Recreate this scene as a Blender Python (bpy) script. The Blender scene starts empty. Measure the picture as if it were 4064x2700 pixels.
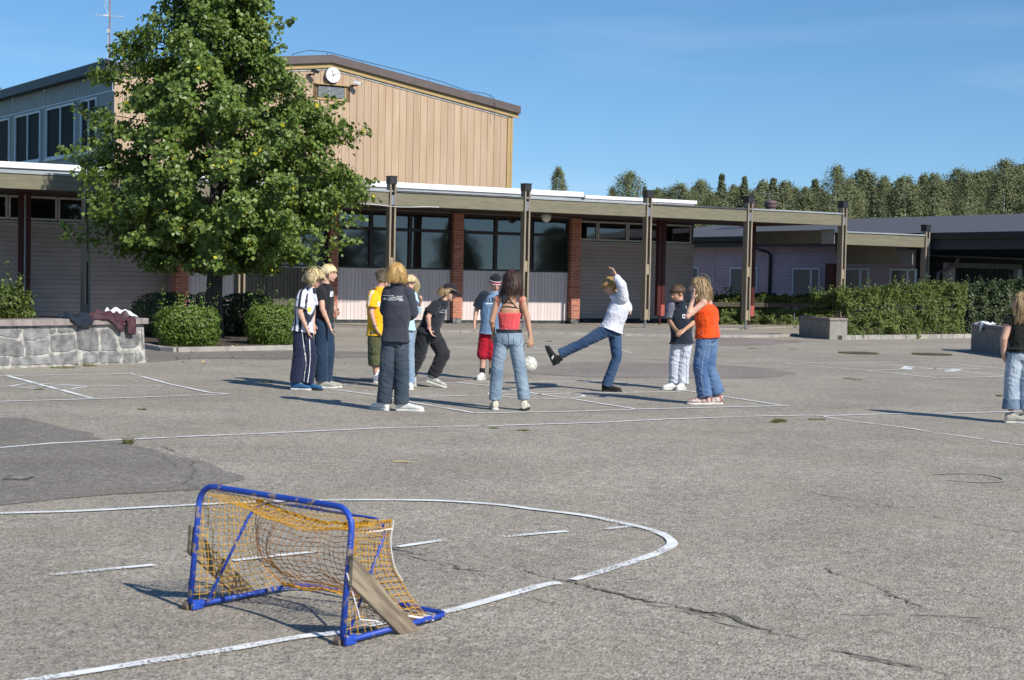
import bpy, bmesh, math, random
import numpy as np
from mathutils import Vector, Matrix, noise
from mathutils.bvhtree import BVHTree
R = math.radians
random.seed(7); np.random.seed(7)
scene = bpy.context.scene
COL = scene.collection

# ---------------------------------------------------------------- camera, sky, sun, exposure
F_PX, H0, ROLL, HC = 6200.0, 1095.0, 0.021, 1.5
PITCH = math.atan((1350-H0)*math.cos(ROLL)/F_PX)
cr, sr = math.cos(ROLL), math.sin(ROLL)
FWD = Vector((0, math.cos(PITCH), -math.sin(PITCH)))
UP0 = Vector((0, math.sin(PITCH), math.cos(PITCH)))
RI0 = Vector((1, 0, 0))
RIGHT = RI0*cr + UP0*sr
UP = UP0*cr - RI0*sr
cam_d = bpy.data.cameras.new('camera'); cam = bpy.data.objects.new('camera', cam_d); COL.objects.link(cam)
m = Matrix((RIGHT, UP, -FWD)).transposed().to_4x4(); m.translation = Vector((0, 0, HC)); cam.matrix_world = m
cam_d.sensor_width = 36; cam_d.lens = F_PX/4064*36; cam_d.clip_end = 3000; cam_d.clip_start = 0.05
cam_d.dof.use_dof = True; cam_d.dof.focus_distance = 19; cam_d.dof.aperture_fstop = 8
scene.camera = cam
SUN_DIR = R(132-180); SUN_EL = R(37)
w = bpy.data.worlds.new('World'); scene.world = w; w.use_nodes = True
nt = w.node_tree; bg = nt.nodes['Background']
sky = nt.nodes.new('ShaderNodeTexSky'); sky.sky_type = 'NISHITA'; sky.sun_disc = False
sky.sun_elevation = SUN_EL; sky.sun_rotation = math.pi/2 - SUN_DIR
sky.altitude = 100; sky.air_density = 1.0; sky.dust_density = 0.1; sky.ozone_density = 3.0
stc = nt.nodes.new('ShaderNodeTexCoord'); smp = nt.nodes.new('ShaderNodeMapping'); smp.inputs['Scale'].default_value = (1, 1, .95); smp.inputs['Location'].default_value = (0, 0, .082)
snm = nt.nodes.new('ShaderNodeVectorMath'); snm.operation = 'NORMALIZE'; nt.links.new(stc.outputs['Generated'], smp.inputs[0]); nt.links.new(smp.outputs[0], snm.inputs[0]); nt.links.new(snm.outputs[0], sky.inputs[0])
shs = nt.nodes.new('ShaderNodeHueSaturation'); shs.inputs['Saturation'].default_value = 1.22; shs.inputs['Value'].default_value = 1.1; nt.links.new(sky.outputs[0], shs.inputs['Color']); wn = nt.nodes.new('ShaderNodeTexNoise'); wn.inputs['Scale'].default_value = 3; wn.inputs['Detail'].default_value = 7; wm = nt.nodes.new('ShaderNodeMapping'); wm.inputs['Scale'].default_value = (1, 1, 9); nt.links.new(stc.outputs['Generated'], wm.inputs[0]); nt.links.new(wm.outputs[0], wn.inputs['Vector'])
wr = nt.nodes.new('ShaderNodeMapRange'); wr.inputs[1].default_value = .5; wr.inputs[2].default_value = .8; wr.inputs[4].default_value = .12; nt.links.new(wn.outputs['Fac'], wr.inputs[0]); wx = nt.nodes.new('ShaderNodeMix'); wx.data_type = 'RGBA'; nt.links.new(wr.outputs[0], wx.inputs[0]); nt.links.new(shs.outputs[0], wx.inputs[6]); wx.inputs[7].default_value = (9, 9.5, 10, 1); nt.links.new(wx.outputs[2], bg.inputs[0]); bg.inputs[1].default_value = 0.095
sd = bpy.data.lights.new('sun', 'SUN'); sd.energy = 4.4; sd.angle = R(0.53); sd.color = (1.0, 0.95, 0.87)
so = bpy.data.objects.new('sun', sd); COL.objects.link(so); so.location = (20, -20, 30)
so.rotation_euler = Vector((-math.cos(SUN_EL)*math.cos(SUN_DIR), -math.cos(SUN_EL)*math.sin(SUN_DIR), -math.sin(SUN_EL))).to_track_quat('-Z', 'Y').to_euler()
vs = scene.view_settings; vs.view_transform = 'Standard'; vs.look = 'None'; vs.exposure = 0.35; vs.gamma = 1
scene.render.engine = 'CYCLES'
scene.cycles.max_bounces = 6; scene.cycles.transparent_max_bounces = 12

# ---------------------------------------------------------------- places measured on the photograph
def ray(x, y):
    X, Y = (x-2032)/F_PX, (y-1350)/F_PX
    return FWD + RIGHT*X - UP*Y
def G(x, y, z=0.0):                       # point at height z
    d = ray(x, y); t = (z-HC)/d.z; return Vector((d.x*t, d.y*t, z))
def D(x, y, Y):                           # point at depth Y
    d = ray(x, y); t = Y/d.y; return Vector((d.x*t, Y, HC+d.z*t))
TH = R(30); U_ = Vector((math.cos(TH), math.sin(TH), 0)); V_ = Vector((-math.sin(TH), math.cos(TH), 0))
def W(x, y, v):                           # (u, z) on the facade plane at v
    d = ray(x, y); t = v/d.dot(V_); return d.dot(U_)*t, HC+d.z*t
def WV(x, y, u):                          # (v, z) on the plane at u
    d = ray(x, y); t = u/d.dot(U_); return d.dot(V_)*t, HC+d.z*t
def B(u, v, z): return U_*u + V_*v + Vector((0, 0, z))

# ---------------------------------------------------------------- materials
def mat(name, c, c2=None, scale=6.0, rough=0.7, bump=0.0, bscale=None, spec=0.4, metal=0.0, island=0.0, detail=6, stretch=None, obj=True, trans=0.0, fac=(0.35, 0.65), sheen=0):
    M = bpy.data.materials.new(name); M.use_nodes = True; t = M.node_tree; b = t.nodes['Principled BSDF']
    b.inputs['Roughness'].default_value = rough; b.inputs['Metallic'].default_value = metal
    b.inputs['Specular IOR Level'].default_value = spec
    if sheen: b.inputs['Sheen Weight'].default_value = sheen
    tc = t.nodes.new('ShaderNodeTexCoord'); mp = t.nodes.new('ShaderNodeMapping'); t.links.new(tc.outputs['Object'], mp.inputs[0])
    if stretch: mp.inputs['Scale'].default_value = stretch
    n = t.nodes.new('ShaderNodeTexNoise'); n.inputs['Scale'].default_value = scale; n.inputs['Detail'].default_value = detail
    t.links.new(mp.outputs[0], n.inputs['Vector'])
    mr = t.nodes.new('ShaderNodeMapRange'); mr.inputs[1].default_value = fac[0]; mr.inputs[2].default_value = fac[1]
    t.links.new(n.outputs['Fac'], mr.inputs[0])
    mx = t.nodes.new('ShaderNodeMix'); mx.data_type = 'RGBA'
    mx.inputs[6].default_value = (*c, 1); mx.inputs[7].default_value = (*(c2 or c), 1)
    t.links.new(mr.outputs[0], mx.inputs[0]); out = mx.outputs[2]
    if island:
        g = t.nodes.new('ShaderNodeNewGeometry'); h = t.nodes.new('ShaderNodeHueSaturation')
        m2 = t.nodes.new('ShaderNodeMapRange'); m2.inputs[3].default_value = 1-island; m2.inputs[4].default_value = 1+island
        t.links.new(g.outputs['Random Per Island'], m2.inputs[0]); t.links.new(m2.outputs[0], h.inputs['Value']); t.links.new(out, h.inputs['Color']); out = h.outputs[0]
    t.links.new(out, b.inputs['Base Color'])
    if bump:
        n2 = t.nodes.new('ShaderNodeTexNoise'); n2.inputs['Scale'].default_value = bscale or scale*4; n2.inputs['Detail'].default_value = 5
        t.links.new(mp.outputs[0], n2.inputs['Vector'])
        bp = t.nodes.new('ShaderNodeBump'); bp.inputs['Strength'].default_value = 1; bp.inputs['Distance'].default_value = bump
        t.links.new(n2.outputs['Fac'], bp.inputs['Height']); t.links.new(bp.outputs[0], b.inputs['Normal'])
    if trans:
        tr = t.nodes.new('ShaderNodeBsdfTranslucent'); t.links.new(out, tr.inputs[0]); ms = t.nodes.new('ShaderNodeMixShader'); ms.inputs[0].default_value = trans
        t.links.new(b.outputs[0], ms.inputs[1]); t.links.new(tr.outputs[0], ms.inputs[2]); t.links.new(ms.outputs[0], t.nodes['Material Output'].inputs[0])
    return M

# ---------------------------------------------------------------- mesh helpers
class MB:
    def __init__(s): s.v = []; s.f = []; s.mi = []; s.cur = 0
    def add(s, vs, fs):
        o = len(s.v); s.v += [tuple(p) for p in vs]; s.f += [tuple(i+o for i in f) for f in fs]; s.mi += [s.cur]*len(fs); return s
    def hexa(s, P):    # 8 points: bottom 4 ccw, top 4 ccw
        return s.add(P, [(3, 2, 1, 0), (4, 5, 6, 7), (0, 1, 5, 4), (1, 2, 6, 5), (2, 3, 7, 6), (3, 0, 4, 7)])
    def box(s, u0, u1, v0, v1, z0, z1):      # box in the building frame
        return s.hexa([B(u0, v0, z0), B(u1, v0, z0), B(u1, v1, z0), B(u0, v1, z0), B(u0, v0, z1), B(u1, v0, z1), B(u1, v1, z1), B(u0, v1, z1)])
    def prism(s, poly, a, b):                # poly: list of (p) vectors; extruded by vector b-a
        n = len(poly); P = [p+a for p in poly]+[p+b for p in poly]
        return s.add(P, [tuple(reversed(range(n))), tuple(range(n, 2*n))]+[(i, (i+1) % n, (i+1) % n+n, i+n) for i in range(n)])
    def obox(s, c, ax, ay, az):
        return s.hexa([c-ax-ay-az, c+ax-ay-az, c+ax+ay-az, c-ax+ay-az, c-ax-ay+az, c+ax-ay+az, c+ax+ay+az, c-ax+ay+az])
    def tube(s, pts, r, n=8, side=None, cap=True, closed=False):
        pts = [Vector(p) for p in pts]; k = len(pts)
        rr = r if isinstance(r, (list, tuple)) else [r]*k
        rr = [(q, q) if not isinstance(q, (tuple, list)) else q for q in rr]
        o = len(s.v); prev = None; V = []
        for i, p in enumerate(pts):
            if closed: t = (pts[(i+1) % k]-pts[i-1])
            else: t = (pts[min(i+1, k-1)]-pts[max(i-1, 0)])
            t = t.normalized() if t.length > 1e-9 else Vector((0, 0, 1))
            h = side if (side is not None) else (prev or (Vector((0, 0, 1)) if abs(t.z) < .9 else Vector((1, 0, 0))))
            a = h - t*h.dot(t)
            if a.length < 1e-4: a = t.orthogonal()
            a.normalize(); b = t.cross(a); prev = a
            for j in range(n):
                q = 2*math.pi*j/n; V.append(p+a*math.cos(q)*rr[i][0]+b*math.sin(q)*rr[i][1])
        Fc = []
        for i in range(k if closed else k-1):
            i2 = (i+1) % k
            for j in range(n): Fc.append((i*n+j, i*n+(j+1) % n, i2*n+(j+1) % n, i2*n+j))
        if cap and not closed: Fc.append(tuple(reversed(range(n)))); Fc.append(tuple(range((k-1)*n, k*n)))
        return s.add(V, Fc)
    def ell(s, c, rx, ry, rz, ax=None, n=12, mrows=8):
        ax = ax or (Vector((1, 0, 0)), Vector((0, 1, 0)), Vector((0, 0, 1)))
        V = [c+ax[2]*rz]
        for i in range(1, mrows):
            a = math.pi*i/mrows
            for j in range(n):
                q = 2*math.pi*j/n
                V.append(c+ax[0]*rx*math.sin(a)*math.cos(q)+ax[1]*ry*math.sin(a)*math.sin(q)+ax[2]*rz*math.cos(a))
        V.append(c-ax[2]*rz); Fc = []
        for j in range(n): Fc.append((0, 1+j, 1+(j+1) % n)); Fc.append((len(V)-1, 1+(mrows-2)*n+(j+1) % n, 1+(mrows-2)*n+j))
        for i in range(mrows-2):
            for j in range(n): a = 1+i*n; Fc.append((a+j, a+n+j, a+n+(j+1) % n, a+(j+1) % n))
        return s.add(V, Fc)
    def build(s, name, material, parent=None, smooth=False, bevel=0.0, loc=None):
        o = Vector(loc) if loc is not None else (parent_world(parent) if parent else Vector((0, 0, 0)))
        me = bpy.data.meshes.new(name)
        A = np.array([tuple(p) for p in s.v], dtype=float).reshape(-1, 3) - np.array(o)
        me.from_pydata(A.tolist(), [], s.f)
        for q in (material if isinstance(material, (list, tuple)) else [material]): me.materials.append(q)
        if any(s.mi): me.polygons.foreach_set('material_index', s.mi)
        if smooth: me.polygons.foreach_set('use_smooth', [True]*len(me.polygons))
        me.update()
        ob = bpy.data.objects.new(name, me); COL.objects.link(ob)
        if parent:
            ob.parent = parent
        else: ob.location = o
        if bevel:
            bv = ob.modifiers.new('bevel', 'BEVEL'); bv.width = bevel; bv.segments = 2; bv.limit_method = 'ANGLE'; bv.angle_limit = R(40)
        return ob
def parent_world(p):
    l = Vector((0, 0, 0))
    while p: l += p.location; p = p.parent
    return l
def thing(name, label, cat, loc, group=None):
    o = bpy.data.objects.new(name, None); COL.objects.link(o); o.location = loc; o.empty_display_size = .2
    o['label'] = label; o['category'] = cat
    if group: o['group'] = group
    return o
def tag(o, label=None, cat=None, group=None, kind=None):
    for k, q in (('label', label), ('category', cat), ('group', group), ('kind', kind)):
        if q: o[k] = q
    return o

# ---------------------------------------------------------------- ground
def asphalt_mat(name, base, dark, light, warm, speck=1.0):
    M = bpy.data.materials.new(name); M.use_nodes = True; t = M.node_tree; b = t.nodes['Principled BSDF']; L = t.links.new
    b.inputs['Roughness'].default_value = 0.9; b.inputs['Specular IOR Level'].default_value = 0.25
    g = t.nodes.new('ShaderNodeNewGeometry')
    def vor(sc):
        n = t.nodes.new('ShaderNodeTexVoronoi'); n.inputs['Scale'].default_value = sc; L(g.outputs['Position'], n.inputs['Vector']); return n
    def noi(sc, det=4, ro=.6):
        n = t.nodes.new('ShaderNodeTexNoise'); n.inputs['Scale'].default_value = sc; n.inputs['Detail'].default_value = det; n.inputs['Roughness'].default_value = ro; L(g.outputs['Position'], n.inputs['Vector']); return n
    def mix(a, bb, f, mode='MIX', ff=None):
        m = t.nodes.new('ShaderNodeMix'); m.data_type = 'RGBA'; m.blend_type = mode
        for s_, i in ((a, 6), (bb, 7)):
            if isinstance(s_, tuple): m.inputs[i].default_value = (*s_, 1)
            else: L(s_, m.inputs[i])
        if isinstance(f, float): m.inputs[0].default_value = f
        else: L(f, m.inputs[0])
        return m.outputs[2]
    v1 = vor(90); sep = t.nodes.new('ShaderNodeSeparateColor'); L(v1.outputs['Color'], sep.inputs[0])
    ramp = t.nodes.new('ShaderNodeValToRGB'); L(sep.outputs[0], ramp.inputs[0])
    r = ramp.color_ramp; r.interpolation = 'CONSTANT'
    r.elements[0].position = 0; r.elements[0].color = (*dark, 1); r.elements[1].position = .25; r.elements[1].color = (*base, 1)
    for p, c in ((.5, warm), (.68, tuple(.5*(x+y) for x, y in zip(base, light))), (.86, light), (.95, base)):
        e = r.elements.new(p); e.color = (*c, 1)
    v2 = vor(38); sep2 = t.nodes.new('ShaderNodeSeparateColor'); L(v2.outputs['Color'], sep2.inputs[0])
    mr2 = t.nodes.new('ShaderNodeMapRange'); L(sep2.outputs[1], mr2.inputs[0]); mr2.inputs[3].default_value = .82; mr2.inputs[4].default_value = 1.18
    c1 = mix(ramp.outputs[0], base, 1-.85*speck)
    def mulval(c, f):
        h = t.nodes.new('ShaderNodeHueSaturation'); L(c, h.inputs['Color']); L(f, h.inputs['Value']); return h.outputs[0]
    c1 = mulval(c1, mr2.outputs[0])
    for sc, lo, hi, det in ((9, .88, 1.12, 8), (.7, .86, 1.12, 4), (.12, .9, 1.08, 3)):
        n = noi(sc, det); mm = t.nodes.new('ShaderNodeMapRange'); mm.inputs[1].default_value = .33; mm.inputs[2].default_value = .67; mm.inputs[3].default_value = lo; mm.inputs[4].default_value = hi
        L(n.outputs['Fac'], mm.inputs[0]); c1 = mulval(c1, mm.outputs[0])
    n5 = noi(1.3, 6); mm = t.nodes.new('ShaderNodeMapRange'); mm.inputs[1].default_value = .5; mm.inputs[2].default_value = .72; mm.inputs[4].default_value = .45; L(n5.outputs['Fac'], mm.inputs[0])
    c1 = mix(c1, tuple(x*.95 for x in warm), mm.outputs[0])
    L(c1, b.inputs['Base Color'])
    bp = t.nodes.new('ShaderNodeBump'); bp.inputs['Distance'].default_value = .006; bp.inputs['Strength'].default_value = .8; L(v1.outputs['Distance'], bp.inputs['Height']); L(bp.outputs[0], b.inputs['Normal'])
    return M
M_asph = asphalt_mat('worn asphalt', (.328, .293, .238), (.165, .15, .128), (.5, .455, .38), (.385, .325, .24), .85)
M_patch = asphalt_mat('newer asphalt', (.215, .193, .168), (.13, .117, .103), (.34, .31, .27), (.25, .21, .17), .85)
M_patch2 = asphalt_mat('reddish asphalt', (.265, .23, .2), (.16, .14, .125), (.36, .31, .27), (.28, .21, .175), .7)
M_pave = asphalt_mat('pavement surface', (.3, .27, .235), (.16, .15, .13), (.42, .38, .32), (.34, .29, .23), .7)
def flat(pts, z, name, material, label=None):
    mb = MB(); mb.add([Vector((p.x, p.y, z)) for p in pts], [tuple(range(len(pts)))])
    o = mb.build(name, material); tag(o, kind='structure', label=label)
    return o
gm = MB()
gm.add([(-900, -300, 0), (900, -300, 0), (900, 1500, 0), (-900, 1500, 0)], [(0, 1, 2, 3)])
M_far = mat('rough grass', (.06, .09, .025), (.09, .1, .04), scale=.2, rough=1)
tag(gm.build('ground', M_far), kind='structure')
flat([Vector((-30, -20, 0)), Vector((40, -20, 0)), Vector((60, 50, 0)), Vector((20, 75, 0)), Vector((-40, 45, 0))], .004, 'schoolyard_asphalt', M_asph)
def wob(poly, a=.04, step=.25):          # ragged outline
    out = []
    for i, p in enumerate(poly):
        q = poly[(i+1) % len(poly)]; n = max(1, int((q-p).length/step))
        for k in range(n):
            r_ = p.lerp(q, k/n); nn = noise.noise_vector(r_*1.7)+noise.noise_vector(r_*6)*.5
            out.append(r_+Vector((nn.x, nn.y, 0))*a)
    return out
c4 = lambda L: [G(x/1.967, 1400+y/1.967) for x, y in L]
flat(wob(c4([(-300, 540), (0, 515), (180, 515), (420, 570), (720, 635), (700, 655), (830, 690), (1170, 760), (1440, 830), (1560, 850), (1890, 970), (1900, 1000), (1580, 1075), (900, 1115), (580, 1140), (0, 1200), (-300, 1230)])), .008, 'asphalt_patch', M_patch)
c2 = lambda L: [G(2200+x/2.145, 1350+y/2.145) for x, y in L]
flat(wob(c2([(-360, 262), (-100, 215), (250, 190), (620, 188), (1000, 200), (1450, 215), (1750, 240), (2060, 280), (2060, 292), (1960, 295), (1980, 310), (1700, 325), (1200, 330), (650, 325), (300, 318), (0, 305), (-200, 285)]), .08), .008, 'asphalt_patch', M_patch2)
flat(wob([G(2650+x/3.371, 950+y/3.371) for x, y in [(200, 1290), (640, 1320), (1000, 1318), (1500, 1345), (1860, 1365), (1700, 1390), (1300, 1410), (1000, 1432), (640, 1428), (200, 1370)]], .1), .008, 'asphalt_patch', M_patch2)
flat(wob([G(x, y) for x, y in [(577, 1386), (700, 1400), (1180, 1392), (1500, 1400), (1460, 1420), (1100, 1428), (800, 1424), (590, 1440)]], .06), .008, 'asphalt_patch', M_patch)
flat(wob([G(x, y) for x, y in [(1320, 1500), (1600, 1498), (1900, 1505), (1700, 1522), (1400, 1530), (1290, 1520)]], .1), .008, 'asphalt_patch', M_patch2)

# painted lines
def paint_mat():
    M = mat('worn line paint', (.86, .86, .84), (.62, .62, .6), scale=7, rough=.75, fac=(.4, .75), detail=8)
    t = M.node_tree; b = t.nodes['Principled BSDF']; g = t.nodes.new('ShaderNodeNewGeometry')
    n = t.nodes.new('ShaderNodeTexNoise'); n.inputs['Scale'].default_value = 70; n.inputs['Detail'].default_value = 3; t.links.new(g.outputs['Position'], n.inputs['Vector'])
    n2 = t.nodes.new('ShaderNodeTexNoise'); n2.inputs['Scale'].default_value = 2.2; t.links.new(g.outputs['Position'], n2.inputs['Vector'])
    a = t.nodes.new('ShaderNodeMath'); a.operation = 'ADD'; t.links.new(n.outputs['Fac'], a.inputs[0]); t.links.new(n2.outputs['Fac'], a.inputs[1])
    r = t.nodes.new('ShaderNodeMapRange'); r.inputs[1].default_value = .78; r.inputs[2].default_value = .95; t.links.new(a.outputs[0], r.inputs[0]); t.links.new(r.outputs[0], b.inputs['Alpha'])
    return M
M_paint = paint_mat()
def line(mb, pts, wd=.055, z=.012, ground=False, smooth=False):
    P = [p if ground else G(*p) for p in pts]; Q = []
    if smooth:
        S = []
        for i in range(len(P)-1):
            a, b, c, d = P[max(i-1, 0)], P[i], P[i+1], P[min(i+2, len(P)-1)]
            for k in range(6): t = k/6; S.append(.5*((2*b)+(c-a)*t+(2*a-5*b+4*c-d)*t*t+(3*b-a-3*c+d)*t**3))
        P = S+[P[-1]]
    for i in range(len(P)-1):
        n = max(1, int((P[i+1]-P[i]).length/.15))
        Q += [P[i].lerp(P[i+1], k/n) for k in range(n)]
    Q.append(P[-1]); V = []
    for i, p in enumerate(Q):
        t = (Q[min(i+1, len(Q)-1)]-Q[max(i-1, 0)]); t.z = 0; t.normalize(); s_ = Vector((-t.y, t.x, 0))
        w1 = wd/2*(1+.25*noise.noise(p*5)); w2 = wd/2*(1+.25*noise.noise(p*5+Vector((9, 9, 9)))); c = p+s_*.012*noise.noise(p*1.5)
        V += [Vector((*(c+s_*w1).xy, z)), Vector((*(c-s_*w2).xy, z))]
    mb.add(V, [(2*i, 2*i+1, 2*i+3, 2*i+2) for i in range(len(Q)-1)])
def circle(mb, c, r, **k):
    line(mb, [c+Vector((math.cos(a), math.sin(a), 0))*r for a in [2*math.pi*i/48 for i in range(49)]], ground=True, **k)
mb = MB()   # goal area arc and dashes
line(mb, [(-300, 2060), (0, 2044.6), (305, 2035.5), (580, 2021), (783, 2010), (1100, 1996), (1400, 1991), (1718, 1993), (1972, 2009), (2125, 2029), (2322, 2052.6), (2506, 2091), (2608, 2119), (2665, 2154), (2655, 2180), (2576, 2218), (2417, 2265.5), (2271, 2310)], .062, smooth=True)
line(mb, [(2226, 2323), (2163, 2329), (2004, 2374), (1845, 2418), (1737, 2442), (1500, 2485), (1322, 2523.6), (1191, 2538), (865, 2595), (509, 2650), (200, 2700), (-100, 2750)], .062, smooth=True)
for a, b_ in (((198, 2290), (611, 2251)), ((924, 2233), (1262, 2197)), ((1578, 2178), (1775, 2147)), ((1991, 2138), (2252, 2116)), ((2404, 2107), (2500, 2096))): line(mb, [a, b_], .05)
tag(mb.build('goal_area_line', M_paint), kind='structure')
mb = MB()
line(mb, [(-200, 1795), (0, 1782), (203, 1764.5), (473, 1751), (793, 1735.5), (1200, 1718), (1485, 1705), (1810, 1696.6), (1937, 1696.6), (1993, 1693), (2386, 1681), (2666, 1667), (3039, 1655), (3202, 1652), (3261, 1653)])
line(mb, [(3262, 1655), (3496, 1647.6), (3721, 1645), (3992, 1638.5), (4300, 1625)]); line(mb, [(3258, 1654), (3288, 1661), (3343, 1671), (3451, 1684), (3609, 1704), (3717, 1723), (3902, 1747)], .035); line(mb, [(3933, 1755), (4064, 1773), (4200, 1790)], .05)
tag(mb.build('pitch_line', M_paint), kind='structure')
mb = MB()   # four-square court in the middle
line(mb, [(1240, 1536), (1283, 1543.7), (1504, 1573.7), (1629, 1599), (1884, 1643.5)]); line(mb, [(1884, 1643.5), (2312, 1636), (2527, 1628), (3134, 1613.6)])
line(mb, [(3110, 1614), (2755, 1558), (2445, 1519), (2340, 1514)]); line(mb, [(2430, 1518), (1807, 1521.5), (1452, 1527), (1336, 1531), (1250, 1537)], .045)
line(mb, [(1807, 1521.5), (1944, 1534), (2116, 1563.6), (2257, 1584), (2527, 1628)]); line(mb, [(1640, 1579), (2004, 1570), (2700, 1557)], .045)
circle(mb, (G(2308, 1571)+G(1945, 1570))*.5, ((G(2308, 1571)-G(1945, 1570)).length)*.5, wd=.05)
tag(mb.build('court_marking', M_paint), kind='structure')
mb = MB()   # left court
line(mb, [(-400, 1499), (25, 1494), (274, 1491.5), (519, 1486)]); line(mb, [(519, 1486), (686, 1531), (834, 1561.7), (915, 1567)]); line(mb, [(915, 1567), (381, 1587), (0, 1597), (-400, 1608)])
line(mb, [(-400, 1542), (0, 1538), (681, 1533)], .045); line(mb, [(25, 1494), (158, 1529.6), (366, 1584)], .07)
line(mb, [(41, 1537), (107, 1524.6), (180, 1527), (351, 1536), (269, 1551)], .05); line(mb, [(269, 1551), (180, 1549), (66, 1541)], .05)
tag(mb.build('court_marking', M_paint), kind='structure')
mb = MB()   # right court
line(mb, [(3122, 1444.7), (3406, 1441.5), (3536, 1438.8)]); line(mb, [(3649, 1440), (3775, 1445.6), (3992, 1467), (4100, 1477)]); line(mb, [(3122, 1444.7), (3183, 1452)]); line(mb, [(3207, 1453.7), (3437, 1473), (3721, 1503)])
line(mb, [(3721, 1503), (3992, 1496.5), (4150, 1492)]); line(mb, [(3437, 1473), (3694, 1467), (3900, 1465)]); line(mb, [(3406, 1442.4), (3609, 1457), (3784, 1474), (3992, 1495)])
line(mb, [(3590, 1468), (3612, 1457)], .2); line(mb, [(3765, 1478), (3800, 1468)], .2)
tag(mb.build('court_marking', M_paint), kind='structure')
mb = MB()   # far court
line(mb, [(1759, 1360), (2127, 1357), (2426, 1386), (2509, 1402), (2007, 1401)]); line(mb, [(1690, 1368), (1771, 1376.7), (1918, 1390.7), (2007, 1401)]); line(mb, [(1690, 1368), (1759, 1360)]); line(mb, [(1816, 1380), (2229, 1373)]); line(mb, [(1950, 1360), (2115, 1381), (2240, 1401)])
tag(mb.build('court_marking', M_paint), kind='structure')
mb = MB()   # faded oval at right
line(mb, [(3705, 1888), (3800, 1884), (3900, 1887), (3980, 1905), (3960, 1918), (3860, 1918), (3760, 1909)], .03, smooth=True)
tag(mb.build('faded_marking', mat('faded paint', (.39, .37, .33), (.31, .285, .24), scale=30)), kind='structure')
# cracks
M_crack = mat('crack', (.1, .09, .075), (.16, .145, .12), scale=20, rough=1); M_dust = mat('sand dust', (.4, .36, .29), (.32, .29, .24), scale=30, rough=1, bump=.003)
def crack(pts, wd, name='crack'):
    P = [G(*p) for p in pts]; Q = []
    for i in range(len(P)-1):
        n = max(2, int((P[i+1]-P[i]).length/.022)); Q += [P[i].lerp(P[i+1], k/n) for k in range(n)]
    Q.append(P[-1]); V = []
    for i, p in enumerate(Q):
        t = (Q[min(i+1, len(Q)-1)]-Q[max(i-1, 0)]).normalized(); s_ = Vector((-t.y, t.x, 0))
        c = p+s_*(.05*noise.noise(p*3)+.022*noise.noise(p*16)+.03*noise.noise(p*38)+.012*noise.noise(p*90)); w1 = .72*wd/2*max(.03, .6+1.5*noise.noise(p*4)+.6*noise.noise(p*30))*min(1, i/4, (len(Q)-1-i)/4)
        V += [Vector((*(c+s_*w1).xy, .009)), Vector((*(c-s_*w1).xy, .009))]
    m_ = MB(); m_.add(V, [(2*i, 2*i+1, 2*i+3, 2*i+2) for i in range(len(Q)-1)]); return tag(m_.build(name, M_crack), kind='structure')
k6 = lambda L: [(1400+x/1.573, 1900+y/1.573) for x, y in L]; k7 = lambda L: [(2700+x/1.568, 1700+y/1.568) for x, y in L]
crack(k6([(200, 430), (330, 460), (460, 490), (600, 540), (720, 575), (860, 590)]), .022)
crack(k6([(1060, 575), (1200, 620), (1350, 655), (1480, 690), (1680, 735), (1830, 775), (2040, 810), (2220, 845), (2360, 862)]), .03)
crack(k7([(0, 1120), (300, 1180), (600, 1290), (760, 1330), (900, 1385), (1200, 1440), (1500, 1500), (1620, 1530), (1720, 1568)]), .034)
crack(k7([(860, 870), (940, 905), (1180, 970), (1300, 1020), (1500, 1140)]), .014); crack(k7([(1180, 465), (1500, 540), (1800, 595), (2139, 665)]), .02); crack(k7([(500, 335), (740, 380)]), .016)
crack(k7([(1740, 1200), (1900, 1235), (2139, 1290)]), .014); crack(k6([(1000, 740), (1180, 770), (1330, 810)]), .012); crack(k6([(1960, 940), (2150, 1000), (2360, 1080)]), .01)
crack([(640, 1775), (700, 1800), (745, 1820), (770, 1870), (765, 1905), (725, 1930), (800, 1945)], .03); crack([(480, 1790), (560, 1805), (640, 1815), (700, 1860)], .02)
crack([(3010, 1400), (3300, 1417), (3500, 1432)], .03); crack([(3100, 1490), (3300, 1510), (3600, 1533), (3950, 1575)], .02); crack([(2480, 1420), (2700, 1440)], .03)
crack([(2850, 1345), (2960, 1356)], .03)
def dust(pts, wd):
    mb_ = MB(); line(mb_, pts, wd, z=.0085); o = mb_.build('sand_drift', M_dust); tag(o, kind='structure')
    t = M_dust.node_tree
dt = M_dust.node_tree; dn = dt.nodes.new('ShaderNodeTexNoise'); dn.inputs['Scale'].default_value = 12; dn.inputs['Detail'].default_value = 6; dg = dt.nodes.new('ShaderNodeNewGeometry'); dt.links.new(dg.outputs['Position'], dn.inputs['Vector'])
dr = dt.nodes.new('ShaderNodeMapRange'); dr.inputs[1].default_value = .42; dr.inputs[2].default_value = .62; dt.links.new(dn.outputs['Fac'], dr.inputs[0]); dt.links.new(dr.outputs[0], dt.nodes['Principled BSDF'].inputs['Alpha'])
dust(k7([(0, 1135), (150, 1170), (270, 1215), (420, 1245)]), .07); dust(k7([(900, 1180), (1100, 1165), (1500, 1165), (1800, 1180), (2100, 1195)]), .05); dust(k7([(1080, 1420), (1300, 1465), (1500, 1510)]), .07)
dust(k7([(800, 400), (960, 430), (1150, 460)]), .07); dust(k6([(280, 460), (440, 500), (620, 550)]), .06); dust(k6([(1850, 790), (2100, 830), (2360, 880)]), .07); dust([(1700, 2420), (1760, 2405), (1850, 2410)], .1)
dust([(4, 1907), (60, 1905), (118, 1905)], .16)

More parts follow.
